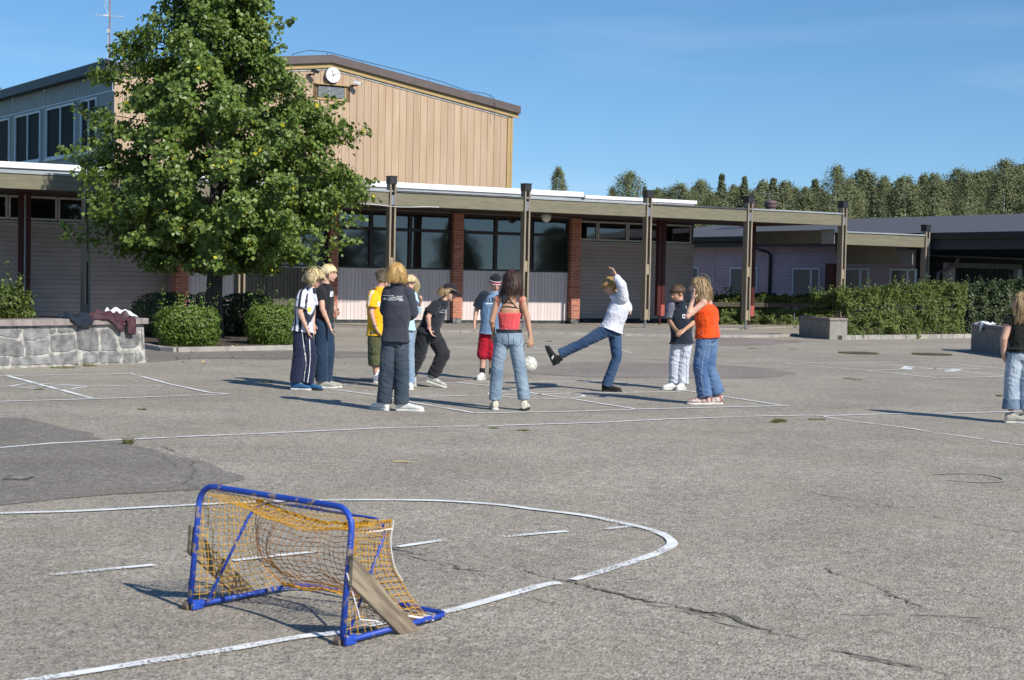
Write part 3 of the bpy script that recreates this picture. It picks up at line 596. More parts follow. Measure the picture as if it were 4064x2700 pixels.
for p, q in ((uLf, uP), (uP, uR-.02)): mb.hexa([B(p, VG+.004, 0), B(q, VG+.004, 0), B(q, VG+.25, 0), B(p, VG+.25, 0), B(p, VG+.004, rz(p)-.1), B(q, VG+.004, rz(q)-.1), B(q, VG+.25, rz(q)-.1), B(p, VG+.25, rz(p)-.1)])
part(mb, 'gable_wall', M_tangap, gym)
mb = MB(); seg(uLf-.1, uR+.02, VG-.05, VG-.004, -.47, -.39, mb); part(mb, 'peeling_trim', M_peel, gym)
mb = MB(); seg(uLf-.2, uR+.21, VG-.1, VG-.052, -.4, -.2, mb); part(mb, 'ochre_board', M_yel, gym)
mb = MB(); seg(uLf-.3, uR+.24, VG-.2, VG-.102, -.24, .02, mb); part(mb, 'roof_fascia', M_brn, gym)
mb = MB(); mb.box(uR-.19, uR-.06, VG-.05, VG, 3.6, rz(uR)-.4); mb.box(uR-.055, uR+.02, VG-.06, VG+.1, 3.6, rz(uR)-.38); part(mb, 'corner_trim', M_yel, gym)
mb = MB(); seg(uLf-.28, uR+.23, VG-.099, VG+24, -.1, 0, mb); part(mb, 'roof', M_roof, gym)
mb = MB(); mb.box(uR-.1, uR-.02, VG+.26, VG+24, 0, rz(uR)-.15); part(mb, 'side_wall', M_bg2, gym)
# louvre
mb = MB()
nl = 9
for i in range(nl):
    z = vz0+(vz1-vz0)*i/nl; mb.hexa([B(lw[0], VG-.05, z), B(lw[1], VG-.05, z), B(lw[1], VG-.01, z+.03), B(lw[0], VG-.01, z+.03), B(lw[0], VG-.05, z+.006), B(lw[1], VG-.05, z+.006), B(lw[1], VG-.01, z+.036), B(lw[0], VG-.01, z+.036)])
um = (lw[0]*.6+lw[1]*.4); mb.box(um-.012, um+.012, VG-.056, VG-.052, vz0, vz1)
lo = part(mb, 'louvre', M_grey, gym)
mb = MB(); mb.box(lw[0], lw[1], VG-.008, VG-.001, vz0-.03, vz1+.04); mb.build('louvre_back', M_ink0, lo)
mb = MB(); mb.box(lw[0]-.1, lw[1]+.14, VG-.12, VG-.03, vz1+.04, vz1+.065); mb.box(lw[0]-.05, lw[1]+.03, VG-.06, VG-.03, vz0-.1, vz0-.03); mb.box(lw[1]+.005, lw[1]+.06, VG-.05, VG-.03, vz0-.03, vz1+.04); mb.build('louvre_frame', M_yel, lo)
# wire along the roof
wire = [(1160, 216), (1225, 200), (1300, 207), (1360, 222), (1440, 243), (1570, 275), (1700, 310), (1760, 327), (1850, 360), (1920, 371), (1945, 378), (1960, 389)]
mb = MB(); P = []
for x, y in wire: uu, zz = W(x, y, VG-.15); P.append(B(uu, VG-.15, max(zz, rz(uu)+.01)))
mb.tube(P, .011, 5); 
for x, y in wire[::2]: uu, zz = W(x, y, VG-.15); mb.tube([B(uu, VG-.15, rz(uu)), B(uu, VG-.15, max(zz, rz(uu)+.01))], .008, 4)
uu = P[-1]; mb.tube([P[-1], P[-1]-Vector((0, 0, .3))-V_*.1, P[-1]-Vector((0, 0, .8))-V_*.06], .008, 4)
part(mb, 'roof_wire', M_pipe, gym)
M_gdull = mat('tinted hall glass', (.014, .014, .014), rough=.6, spec=.08)
# blue grey side with tall windows: from corner towards the far left
M_bg = mat('blue grey painted boards', (.3, .32, .315), (.26, .28, .275), scale=2, rough=.6)
cor = B(uLf, VG, 0); d35 = Vector((-math.sin(R(34.5)), math.cos(R(34.5)), 0)); nrm = Vector((-d35.y, d35.x, 0))
def SP(s, z, o=0): return cor+d35*s+nrm*o+Vector((0, 0, z))
def sbox(mb, s0, s1, z0, z1, o0, o1): mb.hexa([SP(s0, z0, o1), SP(s0, z0, o0), SP(s1, z0, o0), SP(s1, z0, o1), SP(s0, z1, o1), SP(s0, z1, o0), SP(s1, z1, o0), SP(s1, z1, o1)])
def sx(x, y=500):
    d = ray(x, y); n_ = nrm; t = cor.dot(n_)/d.dot(n_); p = d*t; return (p-cor).dot(d35), HC+d.z*t
zeave = rz(uLf)-.02
mb = MB(); sbox(mb, 0, 26, 0, zeave-.15, -.3, 0); part(mb, 'window_side_wall', M_bg, gym)
mb = MB(); sbox(mb, -.1, 26, zeave-.22, zeave+.08, .02, .35); part(mb, 'eave_gutter', M_cap, gym)
wz1 = sx(169, 437)[1]; wz0 = sx(242, 626)[1]
wins = [(387, 325), (302, 187), (164, 64), (41, -60), (-85, -170), (-190, -260)]
for xa, xb in wins:
    s0, s1 = sx(xa)[0], sx(xb)[0]; fw = .07; z0, z1 = wz0, wz1; fr = MB()
    sbox(fr, s0, s0+fw, z0, z1, .003, .06); sbox(fr, s1-fw, s1, z0, z1, .003, .06); sbox(fr, s0+fw, s1-fw, z1-fw, z1, .003, .058); sbox(fr, s0+fw, s1-fw, z0, z0+fw, .003, .058); sm = (s0+s1)/2; sbox(fr, sm-.04, sm+.04, z0+fw, z1-fw, .003, .05)
    sbox(fr, s0-.06, s1+.06, z0-.06, z0, .003, .1)
    f = part(fr, 'window', M_wfr, gym)
    for a, b_ in ((s0+fw, sm-.04), (sm+.04, s1-fw)):
        g = MB(); g.add([SP(a, z0+fw, .012), SP(b_, z0+fw, .012), SP(b_, z1-fw, .012), SP(a, z1-fw, .012)], [(0, 1, 2, 3)]); g.build('pane', M_gdull, f)
mb = MB()
for x in (447, 313, 175, 50, -75, -180): s = sx(x)[0]; sbox(mb, s-.015, s+.015, wz1+.1, zeave-.2, .002, .02)
sbox(mb, 0, 26, wz1+.06, wz1+.1, .002, .03); part(mb, 'joint_strip', M_wfr, gym)
# clock
uc, zc = W(1320, 299, VG-.15); cl = thing('wall_clock', 'round white wall clock with black hands high on the tan gable', 'clock', B(uc, VG-.1, zc))
rc = (W(1348, 299, VG-.2)[0]-W(1290.5, 299, VG-.2)[0])/2
cn = lambda dx, dz, o=0: B(uc+dx, VG-.2-o, zc+dz)
mb = MB(); mb.tube([B(uc, VG-.2, zc), B(uc, VG-.025, zc)], rc, 40); part(mb, 'clock_case', M_steel, cl)
mb = MB(); mb.tube([cn(0, 0, .012), cn(0, 0, .0)], rc*.96, 40); part(mb, 'clock_face', mat('white enamel', (.85, .86, .85), rough=.3), cl)
M_ink = mat('black ink', (.015, .015, .018), rough=.5); M_ink2 = mat('grey ink', (.35, .37, .38), rough=.5)
def hand(ang, l, b_, wd, o):
    a = R(90-ang); d = (math.cos(a), math.sin(a)); mb = MB(); n_ = (-d[1], d[0])
    q = [cn(d[0]*t+n_[0]*s*wd, d[1]*t+n_[1]*s*wd, o) for t, s in ((-b_, -1), (l, -.7), (l, .7), (-b_, 1))]
    mb.prism([p for p in q], Vector((0, 0, 0)), V_*(.006)); return mb
part(hand(-17, rc*.62, rc*.25, .011, .022), 'hour_hand', M_ink, cl); part(hand(67, rc*.78, rc*.2, .008, .03), 'minute_hand', M_ink, cl)
def text_mesh(txt, size, extr=.002, bold=0):
    cu = bpy.data.curves.new('t', 'FONT'); cu.body = txt; cu.size = size; cu.align_x = 'CENTER'; cu.align_y = 'CENTER'; cu.offset = bold; cu.resolution_u = 2
    ob = bpy.data.objects.new('t', cu); COL.objects.link(ob); dg = bpy.context.evaluated_depsgraph_get(); me = bpy.data.meshes.new_from_object(ob.evaluated_get(dg))
    V = [v.co.copy() for v in me.vertices]; Fc = [tuple(p.vertices) for p in me.polygons]; bpy.data.objects.remove(ob); bpy.data.curves.remove(cu); bpy.data.meshes.remove(me); return V, Fc
mb = MB()
for h in range(1, 13):
    V, Fc = text_mesh(str(h), rc*.24); a = R(90-30*h)
    mb.add([cn(v.x+math.cos(a)*rc*.78, v.y+math.sin(a)*rc*.78, .016) for v in V], Fc)
part(mb, 'numerals', M_ink2, cl)
# cameras on the gable
def seccam(x, y, lab, sgn=1):
    u0, z0 = W(x, y, VG-.3); t_ = thing('security_camera', lab, 'camera', B(u0, VG-.03, z0), 'security cameras on the gable')
    c = B(u0, VG-.32, z0); ax = (U_*.8-V_*.55+Vector((0, 0, -.25))).normalized(); sd_ = Vector((0, 0, 1)).cross(ax).normalized(); up_ = ax.cross(sd_)
    mb = MB(); mb.obox(c, ax*.13, sd_*.045, up_*.045); mb.obox(c+up_*.05, ax*.15, sd_*.055, up_*.005); part(mb, 'camera_body', M_white if sgn > 0 else M_cap, t_, bevel=.006)
    mb = MB(); mb.tube([c+ax*.13, c+ax*.138], .035, 12); part(mb, 'lens', M_cap, t_)
    mb = MB(); mb.tube([c-up_*.045, c-up_*.1, B(u0-.05, VG-.05, z0-.08), B(u0-.05, VG-.025, z0-.08)], [.015, .02, .035, .05], 8); part(mb, 'bracket', M_cap, t_)
seccam(1418, 329, 'white security camera on dark bracket, right of the clock'); seccam(1249, 284, 'small dark security camera at the leaf edge, left of the clock', -1)
# tall aerial behind the left side
c = D(434, 240, 58); t_ = thing('aerial_mast', 'tall thin aerial mast rising behind the tree at the left', 'aerial', (c.x, c.y, 6.5))
zt_ = D(434, -60, 58).z; M_mast = mat('rusty mast', (.2, .14, .13), (.3, .22, .2), scale=6, rough=.7)
mb = MB(); mb.tube([(c.x, c.y, 6), (c.x, c.y, zt_)], .03, 8); part(mb, 'mast', M_mast, t_)
zy = D(434, 63, 58).z; mb = MB(); mb.tube([(c.x-.55, c.y, zy+.02), (c.x+.5, c.y, zy-.03)], .012, 6); mb.obox(Vector((c.x-.12, c.y-.03, zy)), Vector((.1, 0, 0)), Vector((0, .03, 0)), Vector((0, 0, .035)))
for i in range(9): mb.tube([(c.x-.52+i*.12, c.y-.25, zy+.02-i*.005), (c.x-.52+i*.12, c.y+.25, zy+.02-i*.005)], .006, 4)
part(mb, 'aerial_boom', M_wfr, t_)
mb = MB(); mb.obox(Vector((c.x-.04, c.y-.04, D(434, 125, 58).z)), Vector((.05, 0, 0)), Vector((0, .04, 0)), Vector((0, 0, .07))); part(mb, 'junction_box', M_frame, t_)
mb = MB(); mb.tube([D(427, 0, 58), D(412, 20, 58), D(425, 45, 58), D(430, 55, 58)], .01, 4); mb.tube([D(428, 128, 58), D(427, 230, 58)], .01, 4)
for i in range(7): mb.tube([D(405+i*3, -5+i*5, 57.9), D(423+i*2, -5+i*5, 57.9)], .006, 4)
part(mb, 'cable', M_wfr, t_)

# ================================================================ vegetation
def leaf_mat(name, c, c2, yellow=None, trans=.35, rough=.4, var=.35, scale=3):
    M = mat(name, c, c2, scale=scale, rough=rough, spec=.5, island=var, trans=trans)
    if yellow:
        t = M.node_tree; b = t.nodes['Principled BSDF']; src = b.inputs['Base Color'].links[0].from_socket
        g = t.nodes.new('ShaderNodeNewGeometry'); gt = t.nodes.new('ShaderNodeMath'); gt.operation = 'GREATER_THAN'; gt.inputs[1].default_value = yellow
        mu = t.nodes.new('ShaderNodeMath'); mu.operation = 'MULTIPLY'; mu.inputs[1].default_value = 7.31; fr = t.nodes.new('ShaderNodeMath'); fr.operation = 'FRACT'
        t.links.new(g.outputs['Random Per Island'], mu.inputs[0]); t.links.new(mu.outputs[0], fr.inputs[0]); t.links.new(fr.outputs[0], gt.inputs[0])
        mx = t.nodes.new('ShaderNodeMix'); mx.data_type = 'RGBA'; t.links.new(gt.outputs[0], mx.inputs[0]); t.links.new(src, mx.inputs[6]); mx.inputs[7].default_value = (.62, .55, .03, 1)
        for l in list(src.links):
            if l.to_node != mx: to = l.to_socket; t.links.new(mx.outputs[2], to)
    return M
def leaves_np(C, N, size, rng, aspect=1.15, fold=.18, tri=False):
    """C centres, N preferred normals; returns verts, faces of little folded leaves"""
    n = len(C); Nn = N/np.maximum(np.linalg.norm(N, axis=1, keepdims=True), 1e-6)
    Rn = rng.normal(size=(n, 3)); T = np.cross(Nn, Rn); T /= np.maximum(np.linalg.norm(T, axis=1, keepdims=True), 1e-6); Bt = np.cross(Nn, T)
    s = (size*(.6+.8*rng.random(n)))[:, None]; h = s*aspect
    P = [C-T*h*.5, C+Bt*s*.5+Nn*s*fold, C+T*h*.55, C-Bt*s*.5+Nn*s*fold]
    V = np.stack(P, 1).reshape(-1, 3); I = np.arange(n)[:, None]*4
    Fc = np.concatenate([I+np.array([[0, 1, 2]]), I+np.array([[0, 2, 3]])], 1).reshape(-1, 3)
    return V, Fc
def big_mesh(name, V, Fc, material, parent=None, loc=(0, 0, 0)):
    me = bpy.data.meshes.new(name); o = parent_world(parent) if parent else Vector(loc)
    V = V-np.array(o)
    me.vertices.add(len(V)); me.vertices.foreach_set('co', V.astype(np.float32).ravel()); k = Fc.shape[1]
    me.loops.add(Fc.size); me.loops.foreach_set('vertex_index', Fc.astype(np.int32).ravel()); me.polygons.add(len(Fc)); me.polygons.foreach_set('loop_start', np.arange(0, Fc.size, k, dtype=np.int32))
    me.update(calc_edges=True); me.validate(); me.materials.append(material); ob = bpy.data.objects.new(name, me); COL.objects.link(ob)
    if parent: ob.parent = parent
    else: ob.location = o
    return ob
M_lime = leaf_mat('lime leaves', (.11, .175, .026), (.17, .24, .05), yellow=.993, trans=.32, rough=.42)
M_bark = mat('dark bark', (.07, .06, .05), (.035, .03, .027), scale=12, rough=.95, bump=.012, stretch=(1, 1, .3), bscale=30)
def linden():
    rng = np.random.default_rng(5); base = G(845, 1352); Y0 = base.y; k = F_PX/Y0
    tr = thing('lime_tree', 'large leafy lime tree in the planting bed left of the hall clock', 'tree', base)
    xm = lambda x: (x-852)/k
    prof = [(1085, 700, 960), (1060, 600, 1180), (1000, 510, 1300), (900, 380, 1375), (800, 340, 1405), (700, 325, 1415), (600, 325, 1365), (500, 370, 1360), (420, 355, 1325), (300, 430, 1180), (240, 470, 1110), (130, 560, 1050), (50, 625, 1055), (-50, 660, 1020), (-150, 710, 970), (-260, 790, 910), (-330, 830, 870)]
    zs = np.array([HC+(1072-y)/k for y, a, b in prof]); Lr = np.array([-xm(a) for y, a, b in prof]); Rr = np.array([xm(b) for y, a, b in prof])
    cx = base.x+(852-845)/k
    C = []; N = []; limbs = MB(); 
    top = zs[-1]
    trunk_pts = [base+Vector((.0, 0, 0)), base+Vector((.01, 0, .9)), base+Vector((.035, 0, 1.8)), base+Vector((.02, 0, 3)), base+Vector((.05, .05, 5)), Vector((cx, Y0, top-.6))]
    tm = MB(); tm.tube([p-Vector((0, 0, .05)) if i == 0 else p for i, p in enumerate(trunk_pts)], [.24, .175, .16, .13, .08, .015], 14); tm.build('trunk', M_bark, tr, smooth=True)
    def rad(z, az):
        l = np.interp(z, zs, Lr); r = np.interp(z, zs, Rr); c = math.cos(az)
        w_ = (r if c > 0 else l); return (abs(c)*w_+(1-abs(c))*(l+r)/2)
    nb = 230
    for i in range(nb):
        ze = zs[0]+(top-zs[0])*((i+.5)/nb)**1.12; az = i*2.39996+rng.normal()*.25
        rm = rad(ze, az)*(.72+.36*rng.random()) if rng.random() < .8 else rad(ze, az)*(1.0+.14*rng.random())
        z0 = max(1.75, ze-rm*(.35+.35*rng.random())); s0 = Vector((cx, Y0, z0)); e = Vector((cx+math.cos(az)*rm, Y0+math.sin(az)*rm, ze))
        mid = s0.lerp(e, .5)+Vector((0, 0, .12*rm)); P = [s0, mid, e]
        if i % 3 == 0 and rm > .5: limbs.tube([s0, s0.lerp(mid, .5)+Vector((0, 0, .04)), mid, mid.lerp(e, .6), e], [.04, .03, .02, .012, .005], 5)
        nt_ = int(9+rm*7)
        for j in range(nt_):
            t = .25+.75*(rng.random()**.6); q = (s0.lerp(mid, t*2) if t < .5 else mid.lerp(e, t*2-1)); sp = .34*(1.1-.5*t)
            c = np.array(q)+rng.normal(size=3)*np.array([sp*.6, sp*.6, sp*.4]); nl = int(17+rng.random()*17)
            dr = rng.normal(size=3)*np.array([1, 1, .35])+np.array([math.cos(az), math.sin(az), -.35])*1.2; dr /= np.linalg.norm(dr)
            tt = rng.random((nl, 1)); pts = c+dr*(tt-.3)*.38+rng.normal(size=(nl, 3))*.055
            if noise.noise(Vector(c)*1.15)+.5*noise.noise(Vector(c)*2.6) < -.27: continue
            C.append(pts); out = np.array([math.cos(az), math.sin(az), .55]); N.append(out+rng.normal(size=(nl, 3))*.65)
    # long sprays seen at the outline
    for x, y in ((470, 135), (400, 245), (290, 430), (240, 600), (245, 900), (260, 940), (1470, 720), (1440, 870), (1420, 960), (1355, 420), (1365, 490), (1310, 560), (1160, 80), (1120, 190), (620, 30)):
        e = np.array(D(x, y, Y0+rng.normal()*.4)); s0 = np.array([cx, Y0, e[2]-.5]); d = e-s0; ln = np.linalg.norm(d); d /= ln
        for j in range(9):
            c = e-d*j*.11; nl = 12; C.append(c+rng.normal(size=(nl, 3))*(.05+.012*j)); N.append(np.array([0, -.7, .6])+rng.normal(size=(nl, 3))*.6)
        limbs.tube([Vector(s0).lerp(Vector(e), .4), Vector(e)], [.012, .004], 4)
    C = np.concatenate(C); N = np.concatenate(N)
    keep = C[:, 2] > 1.35+.1*rng.random(len(C)); C, N = C[keep], N[keep]; C[:, 2] -= 0
    V, Fc = leaves_np(C, N, .078, rng)
    limbs.build('branches', M_bark, tr); big_mesh('crown', V, Fc, M_lime, tr); print('linden leaves', len(C))
linden()

def bush(name, label, cat, c, dims, nleaf, size, M, rng, rot=None, sq=.8, group=None, rough=.12, stems=True, z0=0.0, sprigs=0):
    """clipped or loose shrub: leaves on and inside a rounded box; c = base centre, dims = half sizes + height"""
    t = thing(name, label, cat, c, group); a, b_, h = dims; ax = rot or (Vector((1, 0, 0)), Vector((0, 1, 0)))
    q = rng.normal(size=(nleaf, 3)); q /= np.linalg.norm(q, axis=1, keepdims=True); pw = sq
    ex_ = 2/pw; q = q/(np.sum(np.abs(q)**ex_, axis=1, keepdims=True)**(1/ex_))
    rr = (1-.5*rng.random(nleaf)**2.6); P = q*rr[:, None]
    nz = np.array([noise.noise(Vector(p)*3.1)+.6*noise.noise(Vector(p)*8) for p in q]); P *= (1+rough*nz)[:, None]
    Z = z0+h/2+P[:, 2]*h/2*1.0; Wd = np.array(c)[None, :]+P[:, :1]*a*np.array(ax[0])[None]+P[:, 1:2]*b_*np.array(ax[1])[None]; Wd[:, 2] = c[2]+Z
    N = q+rng.normal(size=(nleaf, 3))*.55; N = N[:, :1]*np.array(ax[0])[None]+N[:, 1:2]*np.array(ax[1])[None]+N[:, 2:3]*np.array([[0, 0, 1]])
    CC = [Wd]; NN = [N]
    for i in range(sprigs):
        uv = rng.random(2)*1.8-.9; b0 = np.array(c)+uv[0]*a*np.array(ax[0])+uv[1]*b_*np.array(ax[1]); b0[2] = c[2]+z0+h*.9; L = .12+.3*rng.random(); d = rng.normal(size=3)*.35+np.array([0, 0, 1]); n_ = int(14+L*50)
        CC.append(b0+d*np.linspace(0, L, n_)[:, None]+rng.normal(size=(n_, 3))*.035); NN.append(rng.normal(size=(n_, 3))+np.array([0, -.3, .4]))
    V, Fc = leaves_np(np.concatenate(CC), np.concatenate(NN), size, rng); big_mesh('foliage', V, Fc, M, t)
    if stems:
        mb = MB()
        for i in range(9):
            p = Vector(c)+ax[0]*a*(rng.random()*1.2-.6)+ax[1]*b_*(rng.random()*1.2-.6); mb.tube([Vector((p.x*.5+c[0]*.5, p.y*.5+c[1]*.5, c[2])), Vector((p.x, p.y, c[2]+z0+h*.8))], [.018, .008], 5)
        mb.build('stems', M_bark, t)
    return t
rng = np.random.default_rng(11)
M_cl = leaf_mat('bright clipped foliage', (.1, .16, .02), (.15, .22, .035), trans=.25, rough=.5, var=.3); M_dk = leaf_mat('dark and shaded foliage', (.045, .07, .02), (.07, .1, .03), trans=.2, rough=.45)
M_hd = leaf_mat('hedge foliage', (.08, .112, .018), (.14, .18, .034), trans=.25, rough=.55, var=.45)
pb = G(722, 1386); bush('clipped_shrub', 'rounded bright green clipped shrub left of the tree trunk', 'shrub', pb+Vector((0, .55, 0)), (.57, .5, .77), 13000, .032, M_cl, rng, sq=.62, group='clipped shrubs in the planting bed', rough=.17, sprigs=14)
pb = G(1061, 1380); bush('clipped_shrub', 'squarish bright green clipped shrub right of the tree trunk', 'shrub', pb+Vector((0, .5, 0)), (.45, .45, .8), 11000, .032, M_cl, rng, sq=.5, group='clipped shrubs in the planting bed', rough=.17, sprigs=14)
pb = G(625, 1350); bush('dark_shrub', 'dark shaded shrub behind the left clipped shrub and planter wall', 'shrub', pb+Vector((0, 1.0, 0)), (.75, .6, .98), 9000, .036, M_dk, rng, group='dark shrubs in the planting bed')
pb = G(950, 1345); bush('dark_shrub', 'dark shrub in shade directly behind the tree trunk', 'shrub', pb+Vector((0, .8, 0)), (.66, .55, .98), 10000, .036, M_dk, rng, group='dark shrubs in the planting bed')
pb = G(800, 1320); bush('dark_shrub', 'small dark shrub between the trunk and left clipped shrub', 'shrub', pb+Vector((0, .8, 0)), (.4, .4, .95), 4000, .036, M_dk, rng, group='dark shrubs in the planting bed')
# planting bed and its edging
bed = [(577, 1380), (600, 1386), (645, 1393), (700, 1397), (900, 1392), (1160, 1387), (1188, 1379), (1165, 1340), (1090, 1300), (800, 1300), (560, 1330)]
M_soil = mat('dark soil', (.05, .038, .028), (.09, .07, .05), scale=14, rough=1, bump=.02, bscale=40)
mb = MB(); mb.prism([G(x, y) for x, y in bed], Vector((0, 0, 0)), Vector((0, 0, .05))); tag(mb.build('planting_bed', M_soil), kind='structure')
mb = MB(); BP = [G(x, y+2) for x, y in bed[:8]]
for i in range(len(BP)-1):
    a, b_ = BP[i], BP[i+1]; n = max(1, int((b_-a).length/.9))
    for k in range(n):
        p, q = a.lerp(b_, k/n), a.lerp(b_, (k+1)/n); t = (q-p).normalized(); mb.obox((p+q)/2+Vector((0, 0, .03)), t*((q-p).length/2-.004), Vector((-t.y, t.x, 0))*.06, Vector((0, 0, .06)))
tag(mb.build('bed_edging', M_kerb, bevel=.008), kind='structure')

# ---- stone planter wall at the left
M_gran = mat('grey granite', (.27, .268, .258), (.13, .13, .13), scale=9, rough=.85, bump=.008, bscale=45, island=.22, detail=10); M_mort = mat('lime mortar', (.52, .5, .455), (.2, .19, .175), scale=9, rough=.95, bump=.012, bscale=26, detail=9)
M_cop = mat('pinkish granite coping', (.3, .245, .225), (.2, .175, .165), scale=7, rough=.85, bump=.006, bscale=45, island=.15)
g0, g1 = G(-300, 1478), G(577, 1441); tw = (g1-g0).normalized(); nw = Vector((tw.y, -tw.x, 0))   # towards the camera
wall = thing('stone_planter', 'granite block planter wall with pale mortar and pinkish coping at left', 'wall', g0.lerp(g1, .5))
def onwall(x, y):          # pixel -> (s along, z) on the wall front
    d = ray(x, y); t = g0.dot(nw)/d.dot(nw); p = d*t; return (p-g0).dot(tw), HC+d.z*t
Lw = (g1-g0).length; ztop = onwall(300, 1290)[1]
WP = lambda s, z, o: g0+tw*s+nw*o+Vector((0, 0, z))
mb = MB(); zc = ztop
Lt = Lw-.03
mb.hexa([WP(0, 0, 0), WP(Lw, 0, 0), WP(Lw-.02, 0, -.4), WP(0, 0, -.4), WP(0, zc, -.02), WP(Lt, zc, -.02), WP(Lt-.02, zc, -.4), WP(0, zc, -.4)]); mb.build('mortar_core', M_mort, wall)
mb = MB(); mb.hexa([WP(0, 0, -.42), WP(Lt, 0, -.42), WP(Lt, 0, -1.6), WP(0, 0, -1.6), WP(0, zc-.05, -.42), WP(Lt, zc-.05, -.42), WP(Lt, zc-.05, -1.6), WP(0, zc-.05, -1.6)]); mb.build('planter_soil', M_soil, wall)
stones = [[(0, 1015), (130, 1022), (135, 1045), (115, 1082), (50, 1078), (0, 1070)], [(155, 1030), (200, 1020), (290, 1030), (298, 1060), (285, 1080), (220, 1098), (160, 1095), (148, 1070)],
 [(315, 1022), (345, 1022), (352, 1040), (330, 1058), (315, 1050)], [(368, 1022), (400, 1017), (455, 1022), (462, 1045), (400, 1052), (365, 1045)], [(485, 1022), (600, 1022), (612, 1060), (612, 1160), (560, 1165), (492, 1155), (483, 1100)],
 [(632, 1032), (700, 1030), (715, 1060), (730, 1160), (690, 1168), (634, 1160)], [(748, 1035), (850, 1035), (872, 1070), (862, 1130), (830, 1148), (760, 1148), (745, 1100)], [(0, 1085), (60, 1092), (130, 1105), (150, 1150), (145, 1195), (80, 1200), (0, 1190)],
 [(160, 1110), (230, 1110), (300, 1090), (305, 1130), (300, 1180), (240, 1190), (165, 1190)], [(320, 1075), (400, 1062), (465, 1070), (475, 1110), (472, 1150), (420, 1170), (330, 1172), (318, 1130)], [(80, 1210), (200, 1205), (330, 1195), (330, 1245), (200, 1252), (70, 1250)], [(340, 1192), (420, 1180), (478, 1172), (482, 1248), (345, 1248)],
 [(518, 1180), (600, 1175), (604, 1240), (522, 1243)], [(622, 1175), (730, 1170), (762, 1190), (740, 1238), (622, 1240)], [(768, 1180), (830, 1180), (835, 1235), (770, 1238)], [(845, 1180), (882, 1175), (888, 1230), (845, 1235)], [(882, 1030), (892, 1035), (896, 1150), (885, 1160)], [(-100, 1210), (60, 1205), (50, 1255), (-100, 1260)], [(-200, 1090), (-15, 1085), (-15, 1190), (-200, 1195)], [(-200, 1015), (-15, 1015), (-12, 1070), (-200, 1078)], [(-330, 1020), (-215, 1020), (-215, 1120), (-330, 1130)], [(-330, 1140), (-215, 1130), (-110, 1205), (-115, 1255), (-330, 1260)]]
mb = MB(); rs = random.Random(3)
for st in stones:
    P = [onwall(x/1.568, 650+y/1.568) for x, y in st]; n = len(P)*3; Q = []
    for i in range(len(P)):
        a, b_ = Vector(P[i]), Vector(P[(i+1) % len(P)])
        for k in range(3):
            v = a.lerp(b_, k/3); v += Vector((rs.uniform(-1, 1), rs.uniform(-1, 1)))*.008; Q.append(v)
    c = sum(Q, Vector((0, 0)))/len(Q); Q = [c+(q-c)*1.045 for q in Q]; o = len(mb.v); fr_ = []; 
    slope = lambda z: -.02*z/zc
    V = [WP(q.x, max(q.y, .01), slope(q.y)+.001) for q in Q]+[WP(c.x+(q.x-c.x)*.93, max(.015, c.y+(q.y-c.y)*.93), slope(q.y)+.01+rs.uniform(0, .005)) for q in Q]+[WP(c.x, c.y, slope(c.y)+.014)]
    m_ = len(Q); mb.add(V, [(i, (i+1) % m_, (i+1) % m_+m_, i+m_) for i in range(m_)]+[(i+m_, (i+1) % m_+m_, 2*m_) for i in range(m_)])
tag(mb.build('granite_blocks', M_gran, wall), kind='stuff')
zt_ = onwall(300, 1266)[1]; cuts = [-.0]+[onwall(x, 1280)[0] for x in (-150, 45, 190, 292, 425, 515)]+[Lw+.02]
for i in range(len(cuts)-1):
    mb = MB(); s0, s1 = cuts[i]+.004, cuts[i+1]-.004; k = 8; 
    for j in range(k):
        a, b_ = s0+(s1-s0)*j/k, s0+(s1-s0)*(j+1)/k; o1, o2 = .05+.012*noise.noise(Vector((a*3, 0, 0))), .05+.012*noise.noise(Vector((b_*3, 0, 0))); z1, z2 = zt_+.01*noise.noise(Vector((a*2, 5, 0))), zt_+.01*noise.noise(Vector((b_*2, 5, 0)))
        mb.hexa([WP(a, zc+.001, o1), WP(b_, zc+.001, o2), WP(b_, zc+.001, -.36), WP(a, zc+.001, -.36), WP(a, z1, o1-.006), WP(b_, z2, o2-.006), WP(b_, z2, -.36), WP(a, z1, -.36)])
    mb.build('coping_stone', M_cop, wall)
pb = WP(onwall(60, 1270)[0], zc-.05, -.95); bush('planter_shrub', 'leafy green shrub growing out of the stone planter', 'shrub', pb, (.85, .42, .62), 9000, .034, M_hd, rng, rot=(tw, -nw), rough=.3, sprigs=26)
pb = WP(onwall(205, 1270)[0], zc-.05, -.9); bush('planter_shrub', 'low straggly end of the shrub beside the dark blue jacket', 'shrub', pb, (.3, .3, .3), 1500, .034, M_hd, rng, rot=(tw, -nw), rough=.35, sprigs=9)
